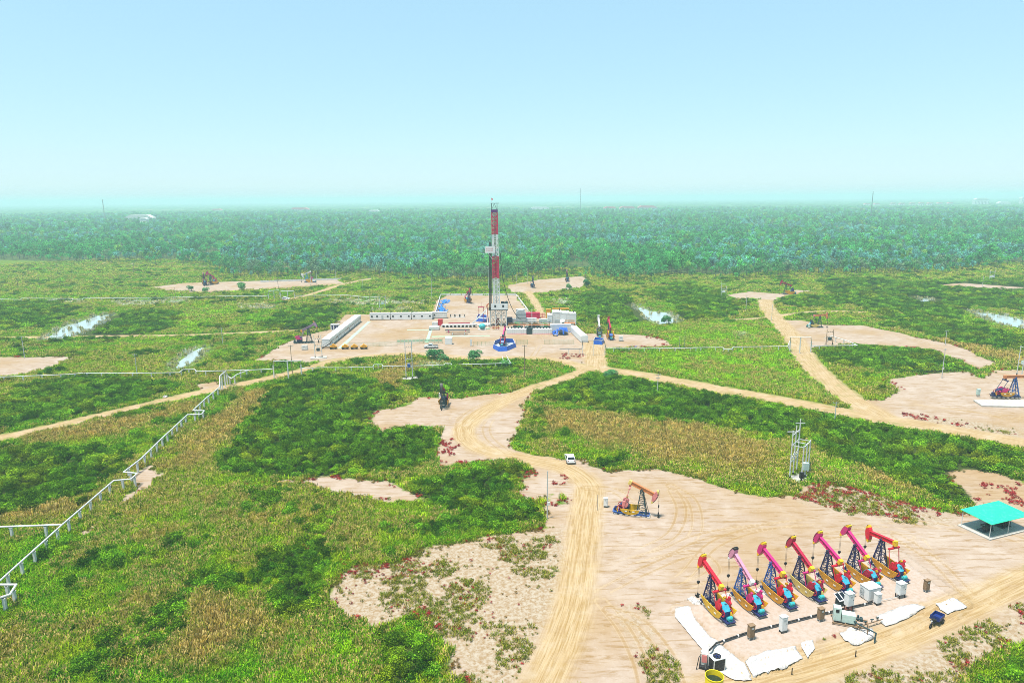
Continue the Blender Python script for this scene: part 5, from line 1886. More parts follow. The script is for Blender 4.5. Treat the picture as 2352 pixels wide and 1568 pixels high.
pole(1560, 808, 772, 'left one of two thin dark poles right of the rig yard', 1, M_steel, 1.2, .08)
pole(1572, 800, 762, 'right one of two thin dark poles right of the rig yard', 1, M_steel, 1.2, .08)
pole(2256, 660, 632, 'thin pole near the clearing at the far right', 0, None, 0, .12)
cabinet('control_cabinet', P(1391, 1164), math.radians(-16), .7, .55, 1.5, M_white, 'white control cabinet left of the orange beam pump jack', None, .3)
cabinet('control_cabinet', P(2246, 908, .35), 0, .8, .6, 1.7, M_mint, 'pale cabinet on the concrete slab of the right edge pump jack', None, .2)
cabinet('control_cabinet', P(1013, 918), 0, .8, .6, 1.7, M_white, 'white cabinet behind the dark head on pump jack', None, .2)
cabinet('control_cabinet', P(700, 803), 0, 2.0, 1.2, 1.5, M_offwhite, 'low grey white box in front of the lilac pump jack', None, .1)
cabinet('control_cabinet', P(1858, 753), 0, .8, .6, 1.5, M_mint, 'pale cabinet left of the pale orange pump jack', None, .2)
cabinet('control_cabinet', P(1426, 783), 0, 1.6, 1.0, 1.6, M_white, 'white cabinet right of the two pump jacks beside the rig yard', None, .2)
cabinet('shed', P(1309, 726), 0, 1.2, 1.0, 2.0, M_white, 'tiny white hut in the grass behind the mud tanks', None, .05, False, 'hut')
# slab of the right edge unit
p0, p1, p2, p3 = SP(2245, 925), SP(2265, 938), SP(2440, 942), SP(2440, 922)
m = MB().ext([(p0.x, p0.y), (p1.x, p1.y), (p2.x, p2.y), (p3.x, p3.y)], 0.0, .36, 'z')
tag(m.build('concrete_slab', M_concrete), 'low pale concrete slab under the right edge pump jack', 'slab')


def frame(name, spots, h, label, pad=None, rails=(), gear=True, m=None, r=.14, braces=()):
    """transformer / switch frame: posts stand on a small slab"""
    m = m or M_pipe
    c = sum((Vector(s) for s in spots), Vector()) / len(spots)
    c.z = 0
    e = empty(name, c, 0, label, 'transformer frame')
    L = [Vector(s) - c for s in spots]
    hs = h if isinstance(h, (list, tuple)) else [h] * len(L)
    for p, hh in zip(L, hs):
        po = MB().tube((p.x, p.y, 0), (p.x, p.y, hh), r, 8, r * .8).build('post', m, e)
        MB().tube((p.x, p.y, .05), (p.x, p.y, .75), r * 1.25, 8).build('foot_band', M_black, po)
    for i, j, z in rails:
        MB().bar((L[i].x, L[i].y, z), (L[j].x, L[j].y, z), .12).build('rail', m, e)
    for i, j, z0, z1 in braces:
        MB().bar((L[i].x, L[i].y, z0), (L[j].x, L[j].y, z1), .08).build('brace', m, e)
    if pad:
        MB().ext([((p - c).x, (p - c).y) for p in pad], 0, .22, 'z').build('slab', M_concrete, e)
    return e, c


# six post frame right of the middle
b1, b2, b3 = P(1813, 1101), P(1821, 1092), P(1829, 1085)
r1, r2, r3 = P(1840, 1107), P(1848, 1098), P(1855, 1090)
e, c = frame('transformer_station', [b1, b2, b3, r1, r2, r3], [10.2, 10.6, 11.4, 7.6, 7.4, 7.4], 'tall white six post transformer frame on a pale slab', [P(1797, 1100), P(1830, 1080), P(1868, 1094), P(1842, 1112)],
             [(0, 1, 9.2), (1, 2, 9.2), (3, 4, 7.2), (4, 5, 7.2), (0, 3, 7.2), (1, 4, 7.2), (2, 5, 7.2), (0, 2, 7.2), (0, 2, 4.2), (0, 2, 3.6)], braces=[(0, 1, 4.2, 5.2), (1, 2, 4.2, 5.2)])
MB().box(r2.x - c.x, r2.y - c.y, 2.6, 1.1, .9, 1.4).build('transformer', M_mint, e)
MB().box(r1.x - c.x, r1.y - c.y, 1.5, .7, .6, 1.3).build('switch_box', M_black, e)
MB().box(b1.x - c.x, b1.y - c.y, 10.0, 2.2, .12, .14).build('crossarm', M_pipe, e)
MB().box(b3.x - c.x, b3.y - c.y, 10.6, 1.9, .12, .12).build('crossarm', M_pipe, e)
m = MB()
for k in range(3):
    pr = None
    for a in np.linspace(-1.5, 1.8, 7):
        p = Vector((r2.x - c.x + .75 + .12 * k, r2.y - c.y + .35 * math.cos(a) - .2, 2.6 + .8 * math.sin(a)))
        if pr is not None: m.tube(pr, p, .04, 5)
        pr = p
m.build('cable_loop', M_dark, e)


def h_frame(xa, xb, yb, yt, label, gear=M_mint, m=None, pad=True, two=True, tall=0):
    a, b = P(xa, yb), P(xb, yb - 1)
    h = HT(xa, yb, yt)
    d = (b - a).normalized()
    n = Vector((-d.y, d.x, 0))
    pd = [a - d * 1.6 - n * 1.6, b + d * 1.6 - n * 1.6, b + d * 1.6 + n * 1.6, a - d * 1.6 + n * 1.6] if pad else None
    e, c = frame('transformer_station', [a, b], [h, h + tall], label, pd, [(0, 1, h * .82), (0, 1, h * .52), (0, 1, h * .3)], m=m)
    la, lb = a - c, b - c
    t = MB()
    t.box(0, 0, h * .3 + .6, (b - a).length * .45, .7, .9)
    to = t.build('transformer', gear, e)
    u = MB()
    for k in (-.3, 0, .3):
        u.tube((k, 0, h * .3 + 1.05), (k, 0, h * .3 + 1.5), .07, 6)
    u.build('bushing', M_white, to)
    v = MB()
    for k in (.2, .5, .8):
        p = la.lerp(lb, k)
        v.tube((p.x, p.y, h * .52), (p.x, p.y, h * .52 + .7), .07, 6)
        v.tube((p.x, p.y, h * .82), (p.x, p.y, h * .82 + .4), .06, 6)
    v.build('insulator', M_dark, e)
    return e


h_frame(933, 948, 870, 782, 'two post white transformer frame on a slab in front of the rig yard', M_blue)
h_frame(724, 740, 822, 770, 'two post transformer frame on a slab at the corner of the rig yard', M_dark)
h_frame(1656, 1667, 684, 645, 'white switch frame on the far side of the right meadow', M_white, tall=-3)
h_frame(872, 886, 709, 677, 'two post white frame on the meadow behind the cabin row', M_mint)
h_frame(1897, 1912, 792, 757, 'dark two post frame beside the pipe gantry on the right', M_dark, M_brown, False)
h_frame(2272, 2283, 645, 621, 'pale two post frame at the edge of the wood on the right', M_white, None, False)
h_frame(714, 728, 655, 628, 'white two post frame beside the white headed pump jack', M_white, None, False)
e, c = frame('transformer_station', [P(2335, 862), P(2346, 866), P(2357, 868), P(2366, 860)], [9.5, 9.5, 13, 8], 'tall white posts with rails standing behind the right edge pump jack', None, [(0, 1, 9.2), (1, 2, 9.2), (0, 2, 4)])
MB().box(-.6, 0, 4.4, 1.0, .8, 1.1).build('transformer', M_mint, e)


# ------------------------------------------------------------------ raised pipelines
def pipeline(pts, label, r=.13, step=5.0, post=True, pw=.26, m=None, cat='pipeline', post_m=None):
    """pts: (frame x, frame y of the pipe itself, height above ground)"""
    Q = [P(x, y, z) for x, y, z in pts]
    o = Q[0].copy(); o.z = 0
    e = empty('pipeline', o, 0, label, cat)
    L = [q - o for q in Q]
    MB().path(L, r, 8).build('pipe', m or M_pipe, e)
    if post:
        spots = []
        for a, b in zip(L, L[1:]):
            flat = Vector((b.x - a.x, b.y - a.y, 0)).length
            if abs(a.z - b.z) > .8 and flat < 3:
                continue
            k = max(1, int(round(flat / step)))
            for i in range(k):
                spots.append(a.lerp(b, (i + .5) / k))
        for s_ in spots:
            po = MB().box(s_.x, s_.y, (s_.z - r) / 2 - .1, pw, pw, s_.z - r + .2 - .06).build('post', post_m or M_offwhite, e)
            MB().box(s_.x, s_.y, s_.z - r - .1, pw * 1.5, pw * 1.1, .14).build('saddle', M_offwhite, po)
    return e


def c7(x, y): return ((x * .3826) * K, (840 + y * .3826) * K)
def c6(x, y): return ((x * .3401) * K, (580 + y * .3401) * K)
def c4(x, y): return ((820 + x * .2679) * K, (820 + y * .2679) * K)
def c4b(x, y): return ((1240 + x * .1701) * K, (620 + y * .1701) * K)
def c5(x, y): return ((1600 + x * .324) * K, (600 + y * .324) * K)


z1 = 2.35
pipeline([(*c7(x, y), z1) for x, y in ((-60, 1355), (0, 1302), (375, 965), (685, 700), (790, 690), (828, 656), (745, 648), (850, 568), (960, 460), (1130, 303), (1215, 300), (1232, 279), (1163, 277), (1240, 205), (1325, 135))],
         'long white diagonal pipeline on short posts crossing the left thickets', .14, 3.4, True, .34)
pipeline([(*c7(x, y), z1) for x, y in ((-40, 980), (375, 965))], 'white branch pipe meeting the diagonal pipeline from the left', .16, 5.5, True, .34)
pipeline([(*c7(x, y), z1) for x, y in ((-20, 1326), (98, 1326), (60, 1385), (-20, 1412))], 'white pipe loop on thick posts at the left edge', .16, 3.2, True, .36)
pipeline([(*c7(1325, 135), 2.3), (*c7(1325, 70), 4.6), (*c7(1360, 42), 4.6), (*c7(1372, 70), 2.2), (*c7(1395, 85), 2.2), (*c7(1430, 60), 2.2), (*c7(1505, 33), 2.2)], 'white pipe riser where the diagonal pipeline climbs beside the field road', .15, 3.5, True, .3)
z2 = 1.9
pipeline([(*c6(x, y), z2) for x, y in ((-40, 852), (475, 832), (540, 825), (835, 825), (1215, 820), (1240, 800), (1320, 798), (1335, 812), (1690, 803), (1850, 796))],
         'white pipeline on posts running level across the left meadow', .12, 5.2, True, .24)
pipeline([(*c6(1850, 796), 1.9), (*c6(1855, 742), 6.4), (*c6(2040, 740), 6.4), (*c6(2040, 790), 1.9)], 'high white pipe gate over the field road on the left', .13, 7, True, .3)
pipeline([(*c6(2040, 790), 1.7), (*c6(2200, 786), 1.7), (*c6(2352, 787), 1.7), (*c4(0, 97), 1.7), (*c4(148, 96), 1.7), (*c4(160, 76), 1.7), (*c4(228, 76), 1.7), (*c4(236, 90), 1.7), (*c4(560, 86), 1.7), (*c4(762, 78), 1.7), (*c4(772, 66), 1.7), (*c4(822, 68), 1.7), (*c4(828, 78), 1.7)],
         'white pipeline on posts in front of the rig yard', .11, 5.5, True, .22)
pipeline([(*c4(890, 76), 1.9), (*c4(1270, 66), 1.9), (*c4(1335, 62), 1.9), (*c4(1300, 0), 1.9)], 'white pipe with bent end beside the rig yard corner', .11, 5.5, True, .22)
pipeline([(*c4(1280, 60), 1.9), (*c4(1262, 5), 1.9)], 'short twin pipe beside the bent white pipe end', .11, 4, False)
pipeline([(*c6(x, y), 1.6) for x, y in ((-30, 322), (138, 326), (146, 317), (485, 319), (500, 325), (555, 325), (565, 317), (1130, 312), (1490, 303), (1815, 301))],
         'long white pipeline across the far left meadow', .13, 7.0, True, .24)
pipeline([(*c6(1815, 301), 1.6), (*c6(1822, 268), 5.0), (*c6(1890, 262), 5.0), (*c6(1900, 300), 1.6)], 'far white pipe hoop beside the parked car', .16, 5, True, .3)
pipeline([(*c6(1900, 300), 1.6), (*c6(1905, 268), 5.5), (*c6(1993, 268), 5.5), (*c6(2000, 299), 1.6), (*c6(2352, 296), 1.6), (850, 683, 1.6), (872, 681, 1.6)], 'far white pipe gate over the track behind the cabins', .15, 7.0, True, .24)
pipeline([(*c4b(300, 1085), 1.9), (*c4b(545, 1085), 1.9), (*c4b(602, 1082), 1.9)], 'low pipe on posts before the rig yard entrance', .11, 4.5, True, .2, M_steel)
pipeline([(*c4b(602, 1082), 1.9), (*c4b(612, 972), 5.6), (*c4b(900, 966), 5.6), (*c4b(930, 1078), 1.9)], 'pipe arch over the rig yard entrance road', .13, 8, True, .22, M_steel)
pipeline([(*c4b(930, 1078), 1.7), (*c4b(1550, 1078), 1.7), (*c4b(2180, 1068), 1.7), (*c5(0, 622), 1.7), (*c5(208, 620), 1.7), (*c5(222, 633), 1.7), (*c5(270, 632), 1.7), (*c5(282, 617), 1.7), (*c5(670, 612), 1.7), (*c5(684, 575), 2.2)],
         'white pipeline along the lower edge of the bright meadow', .12, 6, True, .24)
pipeline([(*c5(688, 600), 2.0), (*c5(690, 549), 5.8), (*c5(835, 548), 5.8), (*c5(842, 610), 1.9)], 'white pipe gate over the right road', .12, 8, True, .32)
pipeline([(*c5(842, 610), 1.9), (*c5(1165, 605), 1.9), (*c5(1100, 575), 1.9), (*c5(985, 540), 1.9), (*c5(930, 552), 1.9)], 'white pipe loop around the bushes by the dark frame', .14, 6, True, .28)

# ------------------------------------------------------------------ cabins
def cabin(loc, rz, L, label, group, m=None, Wd=2.9, H_=2.75, nwin=3, door=True, rail=True):
    m = m or M_white
    e = empty('site_cabin', loc, rz, label, 'cabin', group)
    MB().box(0, 0, .12, L - .1, Wd - .1, .24).build('skid', M_black, e)
    MB().box(0, 0, .24 + H_ / 2, L, Wd, H_).build('wall', m, e)
    mb = MB().box(0, 0, .24 + H_ + .05, L + .12, Wd + .12, .1)
    for k in range(int(L / .5)):
        mb.box(-L / 2 + .25 + k * .5, 0, .24 + H_ + .115, .07, Wd, .03)
    mb.build('roof', m, e)
    xs = np.linspace(-L / 2 + 1.0, L / 2 - 1.0, nwin + (1 if door else 0))
    for i, x in enumerate(xs):
        if door and i == len(xs) // 2:
            d = MB().box(x, -Wd / 2 - .02, 1.25, .9, .05, 1.95).build('door', M_grey, e)
            MB().box(x + .3, -Wd / 2 - .06, 1.25, .05, .05, .14).build('handle', M_black, d)
        else:
            w = MB().box(x, -Wd / 2 - .02, 1.75, .95, .05, .85).build('window', M_offwhite, e)
            MB().box(x, -Wd / 2 - .05, 1.75, .8, .03, .7).build('pane', M_glass, w)
    return e


cA, cB = Vector((-69.8, 255.8, 0)), Vector((-69.8, 315.0, 0))
NL = 6
for i in range(NL):
    y = 255.8 + 4.6 + i * 9.35
    od = ['nearest', 'second', 'third', 'fourth', 'fifth', 'last'][i]
    cabin((-71.3, y, 0), math.radians(90), 9.15, '%s white cabin of the left row counted from the yellow machines' % od if i else 'nearest white cabin of the left row beside the yellow machines', 'cabins along the left side of the rig yard', None, 2.9, 2.8, 4)
for i in range(3):
    x0 = -66.5 + i * 9.9
    cabin((x0 + 4.7, 316.6, 0), 0, 9.4, ['white cabin at the left end of the back row, next to the left row', 'middle white cabin of the back row', 'white cabin at the right end of the back row'][i], 'cabins along the back of the rig yard', None, 2.9, 2.8, 3, i == 0)
cabin((-34.2, 319.8, 0), 0, 6.8, 'set back grey white cabin at the end of the back row', None, M_offwhite, 2.6, 2.5, 1, False)
e = empty('blue_panelled_hut', P(770, 757), 0, 'small hut with dark blue doors behind the left cabin row', 'hut')
MB().box(0, 0, 1.2, 3.4, 2.2, 2.4).build('wall', M_white, e)
for x in (-.9, .3, 1.2):
    MB().box(x, -1.13, 1.2, .7, .05, 1.8).build('door', M_navy, e)
MB().box(0, 0, 2.45, 3.6, 2.4, .12).build('roof', M_white, e)
# strips of green matting
def strip(pts, label):
    m = MB().ext([(P(x, y).x, P(x, y).y) for x, y in pts], .012, .04, 'z')
    return tag(m.build('green_matting', M_palegreen), label, 'matting')


strip([(775, 800), (785, 800), (852, 738), (845, 738)], 'pale green walkway matting along the left cabin row')
strip([(976, 786), (984, 786), (993, 758), (986, 758)], 'pale green matting strip across the middle of the rig yard')
strip([(935, 757.5), (990, 757.5), (990, 759), (935, 759)], 'thin pale green line across the rig yard')
strip([(992, 772), (1125, 770), (1125, 771.5), (992, 774)], 'pale green line in front of the pipe racks')

# yellow machines
for x, lb in ((766, 'yellow wheeled machine beside the cabin end, first of four'), (793, 'yellow wheeled machine second from the cabin row'), (814, 'yellow wheeled machine third from the cabin row'), (836, 'yellow wheeled machine farthest from the cabin row')):
    e = empty('yellow_machine', P(x, 801), math.radians(8), lb, 'machine', 'yellow machines in front of the rig yard')
    MB().box(0, 0, .55, 2.7, 1.2, .3).build('chassis', M_black, e)
    MB().ext([(-1.2, .7), (1.2, .7), (1.25, 1.0), (.75, 1.4), (.35, 1.75), (-.3, 1.8), (-.6, 1.4), (-1.25, 1.15)], -.65, .65).build('body', M_amber, e)
    MB().tube((0, 0, 1.75), (0, 0, 2.15), .1, 6).build('exhaust', M_amber, e)
    for xx in (-.85, .85):
        for y in (-.6, .6):
            MB().lathe([(0, -.13), (.38, -.13), (.38, .13), (0, .13)], 12, (xx, y, .38), 'y', False).build('wheel', M_rub, e)
e = empty('black_ramp', P(752, 800), 0, 'black folded stair ramp against the end of the left cabin row', 'ramp')
m = MB()
for k in range(6):
    m.box(-1.8 + k * .6, 0, .2 + k * .35, .62, 1.4, .08)
m.bar((-2.0, -.7, .1), (1.5, -.7, 2.3), .12); m.bar((-2.0, .7, .1), (1.5, .7, 2.3), .12); m.bar((-2.0, -.7, 1.0), (1.5, -.7, 3.2), .07)
m.build('steps', M_black, e)

# guard hut and mesh fences
cabinet('guard_hut', P(1031, 790), 0, 2.6, 2.4, 2.5, M_white, 'small white guard hut with dark door at the fence gap', None, .08, False, 'hut')
cabinet('gate_pillar', P(1082, 794), 0, .8, .6, 2.4, M_offwhite, 'pale gate pillar beside the blue lined basin', None, .02, False, 'pillar')


def fence(a, b, label, n, h=1.7, panels=False):
    A, B = P(*a), P(*b)
    e = empty('mesh_fence', A, 0, label, 'fence')
    d = B - A
    for i in range(n + 1):
        q = d * (i / n)
        MB().tube((q.x, q.y, 0), (q.x, q.y, h), .05, 6).build('post', M_green, e)
    nn = d.normalized()
    for i in range(n):
        p, q = d * (i / n), d * ((i + 1) / n)
        m = MB()
        for z in (.15, .55, .95, 1.35, h - .08):
            m.bar(p + Vector((0, 0, z)), q + Vector((0, 0, z)), .022)
        k = 9
        for j in range(1, k):
            r_ = p.lerp(q, j / k)
            m.bar(r_ + Vector((0, 0, .1)), r_ + Vector((0, 0, h - .05)), .018)
        m.build('mesh_panel', M_green, e)
        if panels:
            r_ = p.lerp(q, .5)
            MB().box(r_.x, r_.y - .04, h * .62, (q - p).length * .8, .04, .8).build('notice_board', M_palegreen, e)
    return e


fence((802, 797), (912, 794), 'open mesh fence behind the yellow machines', 8)
fence((912, 790), (1016, 788), 'fence hung with pale green notice boards behind the pickup', 12, 1.9, True)
fence((1087, 794), (1135, 794), 'mesh fence left of the blue lined basin', 5)
fence((1186, 791), (1212, 791), 'short mesh fence right of the blue lined basin', 3, 2.0)
fence((1250, 790), (1318, 790), 'mesh fence right of the yard entrance', 6)
# low white walls of the back yard
for a, b, lb in (((1010, 679), (1186, 678), 'low white wall along the back of the yard behind the rig'), ((1012, 680), (1000, 722), 'low white wall on the left side of the yard behind the rig'), ((1186, 680), (1213, 716), 'low white wall on the right side of the yard behind the rig'),
                 ((598, 648), (785, 642), 'white low wall along the back of the far left pad')):
    A, B = P(*a), P(*b)
    d = B - A
    e = empty('low_wall', A, 0, lb, 'wall')
    k = max(2, int(d.length / 6))
    for i in range(k):
        p, q = d * ((i + .02) / k), d * ((i + .98) / k)
        MB().bar(p + Vector((0, 0, .55)), q + Vector((0, 0, .55)), .3, 1.1).build('wall_block', M_offwhite, e)


# lined basins
def basin(pts, label, h=1.3):
    Q = [P(x, y) for x, y in pts]
    c = sum(Q, Vector()) / len(Q)
    e = empty('lined_basin', c, 0, label, 'basin')
    L = [q - c for q in Q]
    for a, b in zip(L, L[1:] + L[:1]):
        d = (b - a)
        o = MB().raw([a, b, b * .93 + Vector((0, 0, h)), a * .93 + Vector((0, 0, h)), a * .9, b * .9, b * .89 + Vector((0, 0, h)), a * .89 + Vector((0, 0, h))],
                     [(0, 1, 2, 3), (5, 4, 7, 6), (3, 2, 6, 7), (0, 4, 5, 1), (1, 5, 6, 2), (0, 3, 7, 4)]).build('side_sheet', M_liner, e)
        MB().bar(a * .91 + Vector((0, 0, h + .03)), b * .91 + Vector((0, 0, h + .03)), .1).build('rim', M_offwhite, e)
    MB().raw([p * .9 + Vector((0, 0, .05)) for p in L], [tuple(range(len(L)))]).build('floor_sheet', M_grey, e)
    return e


basin([(1132, 800), (1145, 807), (1165, 806), (1186, 797), (1180, 786), (1150, 785), (1135, 791)], 'blue lined basin around the pump jack in front of the rig', 1.6)
basin([(1093, 738), (1122, 740), (1122, 730), (1097, 727)], 'small blue lined basin behind the white ramp', 1.4)
basin([(1362, 790), (1383, 792), (1388, 785), (1366, 782)], 'small blue lined basin beneath the two pump jacks', 1.5)


# tarpaulin heaps: draped lumpy cloth
def heap(pts, h, label, m=None, seed=0, res=26):
    Q = np.array([tuple(P(x, y))[:2] for x, y in pts])
    lo, hi = Q.min(0) - .3, Q.max(0) + .3
    X, Y = np.meshgrid(np.linspace(lo[0], hi[0], res), np.linspace(lo[1], hi[1], res), indexing='ij')
    p = np.column_stack([X.ravel(), Y.ravel()])
    sd = sd_poly(p, Q, 6) + (fbm(p, 1.5, seed) - .5) * 1.4
    z = np.clip(sd / 1.6, 0, 1) ** .6 * h * (.45 + .9 * fbm(p, 2.6, seed + 3)) + .25 * np.abs(fbm(p, 1.0, seed + 7) - .5)
    keep = sd > 0
    idx = np.arange(res * res).reshape(res, res)
    qs = np.stack([idx[:-1, :-1], idx[1:, :-1], idx[1:, 1:], idx[:-1, 1:]], -1).reshape(-1, 4)
    qs = qs[keep[qs].all(1)]
    o = grid_object('tarpaulin_heap', np.column_stack([p, z]), qs, {}, m or M_btarp, smooth=False)
    return tag(o, label, 'tarpaulin')


heap([(1003, 728), (1020, 727), (1028, 716), (1014, 708), (1005, 714)], 2.4, 'crumpled blue tarpaulin heap against the end of the back cabins', seed=1)
heap([(1006, 712), (1020, 711), (1020, 702), (1010, 701)], 1.9, 'pale blue tarpaulin heap in the middle by the white side wall', None, 5)
heap([(1010, 699), (1030, 696), (1030, 690), (1014, 691)], 1.4, 'blue tarpaulin heap nearest the back corner of the walled yard', None, 9)
heap([(1271, 771), (1290, 772), (1312, 771), (1308, 764), (1290, 758), (1276, 762)], 2.8, 'crumpled blue tarpaulin over goods beside the mud tanks', M_liner, 13)
heap([(1452, 798), (1470, 799), (1470, 795), (1455, 794)], .5, 'flat blue cloth lying on the sand right of the pump jacks', M_blue, 17)


# ------------------------------------------------------------------ the drilling rig
def PV(x, y, Y):
    """survey frame position -> point of the upright plane at depth Y"""
    d = _f * FPX + _r * (x * K - 1176) + _u * (784 - y * K)
    return Vector(CAM + d * (Y / d[1]))


RY = 300.0
rig0 = P(1146, 748)
rig0 = Vector((PV(1150, 751, RY).x, RY, 0))
e = rig = empty('drilling_rig', rig0, 0, 'tall red and white lattice drilling rig standing in the yard', 'drilling rig')
FLZ = 7.4
# substructure
for x in (-3.6, -1.2, 1.2, 3.6):
    for y in (-2.6, 2.6):
        MB().bar((x, y, 0), (x, y, FLZ - .4), .34).build('substructure_leg', M_offwhite, e)
m = MB()
for y in (-2.6, 2.6):
    for x0, x1 in ((-3.6, -1.2), (-1.2, 1.2), (1.2, 3.6)):
        m.bar((x0, y, .3), (x1, y, FLZ * .5), .18); m.bar((x1, y, .3), (x0, y, FLZ * .5), .18)
        m.bar((x0, y, FLZ * .5), (x1, y, FLZ - .6), .18); m.bar((x1, y, FLZ * .5), (x0, y, FLZ - .6), .18)
        m.bar((x0, y, FLZ * .5), (x1, y, FLZ * .5), .16)
for x in (-3.6, 3.6):
    m.bar((x, -2.6, .3), (x, 2.6, FLZ - .6), .18); m.bar((x, 2.6, .3), (x, -2.6, FLZ - .6), .18)
m.build('substructure_bracing', M_offwhite, e)
m = MB()
m.tube((-.5, 0, 0), (-.5, 0, 3.4), .55, 10); m.box(-.5, 0, 1.5, 1.8, 1.4, .9); m.box(-.5, 0, 3.0, 1.4, 1.2, .8)
m.build('blowout_preventer', M_brickred, e)
MB().box(0, .1, FLZ - .2, 8.6, 6.4, .35).build('drill_floor', M_black, e)
# wind wall facing the camera, with windows
w = MB().box(.55, -3.15, FLZ + 1.35, 7.3, .16, 2.75).build('wind_wall', M_white, e)
for x in (-1.3, 2.2):
    MB().box(x, -3.25, FLZ + 1.6, .85, .06, .95).build('window', M_glass, w)
m = MB()
for x in (-4.2, 4.2):
    m.bar((x, -3.0, FLZ + 1.1), (x, 3.0, FLZ + 1.1), .07); m.bar((x, -3.0, FLZ + .55), (x, 3.0, FLZ + .55), .06)
    for y in (-3, -1.5, 0, 1.5, 3):
        m.bar((x, y, FLZ), (x, y, FLZ + 1.1), .06)
m.build('hand_rail', M_amber, e)
MB().box(3.3, .8, FLZ + 1.2, 2.2, 2.6, 2.2).build('drawworks', M_black, e)
m = MB().box(2.0, 1.2, FLZ + 2.2, 1.6, 1.2, 1.6)
m.tube((3.6, -.6, FLZ + 2.4), (3.6, 2.2, FLZ + 2.4), .7, 12)
m.build('winch_drum', M_dark, e)
# mast sections
mx0, mx1 = -.15, -2.55      # centre offset at the foot and at the crown
LV = [(7.4, 21.0, M_white), (21.0, 30.5, M_maroon), (30.5, 40.0, M_white), (40.0, 49.5, M_maroon)]


def mc(z):
    t = (z - 7.4) / (53 - 7.4)
    return -.75 - .5 * t, 1.36 - .2 * t, 1.2 - .1 * t     # centre x, half width, half depth


for z0, z1_, mm in LV:
    m = MB()
    n = max(3, int(round((z1_ - z0) / 1.9)))
    for k in range(n):
        za, zb = z0 + (z1_ - z0) * k / n, z0 + (z1_ - z0) * (k + 1) / n
        ca_, wa, da = mc(za)
        cb, wb, db = mc(zb)
        A = [Vector((ca_ + sx * wa, sy * da, za)) for sx, sy in ((-1, -1), (1, -1), (1, 1), (-1, 1))]
        B = [Vector((cb + sx * wb, sy * db, zb)) for sx, sy in ((-1, -1), (1, -1), (1, 1), (-1, 1))]
        for i in range(4):
            m.bar(A[i], B[i], .42 if mm is M_maroon else .32)
        for i, j in ((1, 2), (2, 3), (3, 0), (0, 1)):
            m.bar(B[i], B[j], .24 if mm is M_maroon else .16)
            m.bar(A[i], B[j], .2 if mm is M_maroon else .13); m.bar(A[j], B[i], .2 if mm is M_maroon else .13)
        for t_ in ((.2, .4, .6, .8) if mm is M_maroon else (.5,)):
            m.bar(A[3].lerp(A[2], t_), B[3].lerp(B[2], t_), .22)
        for t_ in (.22, .78):
            m.bar(A[0].lerp(A[1], t_), B[0].lerp(B[1], t_), .22)
    m.build('mast_section', mm, e)
c_, w_, d_ = mc(50.5)
m = MB()
m.box(c_, 0, 50.0, 2 * w_ + .5, 2 * d_ + .6, 1.1)
m.build('crown_block', mat('purple_paint', (0.13, 0.015, 0.16), .5, 0, .2, 1), e)
m = MB()
for sx in (-1, 1):
    for sy in (-1, 1):
        m.bar((c_ + sx * w_, sy * d_, 50.5), (c_ + sx * w_, sy * d_, 53.1), .16)
    m.bar((c_ + sx * w_, -d_, 50.5), (c_, -d_, 53.1), .13)
m.box(c_ + .3, 0, 53.2, 2 * w_ + 1.3, 2 * d_ + .6, .22)
m.build('crown_frame', M_black, e)
fl = MB().tube((c_ - w_, -d_, 53.2), (c_ - w_, -d_, 55.6), .05, 6).build('flag_staff', M_white, e)
m = MB().raw([(c_ - w_, -d_, 55.5), (c_ - w_ - .1, -d_ + .5, 55.4), (c_ - w_ - .15, -d_ + .7, 54.6), (c_ - w_, -d_, 54.7), (c_ - w_ + .5, -d_ - .2, 55.3), (c_ - w_ + .5, -d_ - .2, 54.5)], [(0, 1, 2, 3), (0, 4, 5, 3)])
m.build('flag', M_red, fl)
# travelling block, drill line and hose
ct, wt, dt = mc(26)
m = MB()
m.box(ct, 0, 27.0, .9, .8, 1.8); m.tube((ct, 0, 22.5), (ct, 0, 26), .22, 8)
for dx in (-.3, -.1, .1, .3):
    m.tube((ct + dx, 0, 27.8), (mc(50)[0] + dx, 0, 49.8), .035, 5)
m.build('travelling_block', M_crimson, e)
m = MB()
pr = None
for t in np.linspace(0, 1, 15):
    p = Vector((1.2 + 9.0 * t ** 1.7, -1.0 - 2.0 * t, 29 * (1 - t) ** 1.45 + 2.8))
    if pr is not None: m.tube(pr, p, .13, 6)
    pr = p
m.build('mud_hose', M_black, e)
# racking board with its sign, and the stands of drill pipe leaning in it
rbz = 33.0
cr0, wr0, dr0 = mc(rbz)
m = MB()
m.box(cr0 - wr0 - 1.3, -.2, rbz - .8, 2.8, 2.6, .2)
m.bar((cr0 - wr0 - 2.0, -1.4, rbz - 1.0), (cr0 - wr0, -1.3, rbz - 3.6), .16); m.bar((cr0 - wr0 - 2.0, 1.0, rbz - 1.0), (cr0 - wr0, 1.2, rbz - 3.6), .16)
m.build('racking_board', M_white, e)
sg = MB().box(cr0 - wr0 - .95, -1.62, rbz + .55, 4.3, .12, 2.9).build('sign_board', M_white, e)
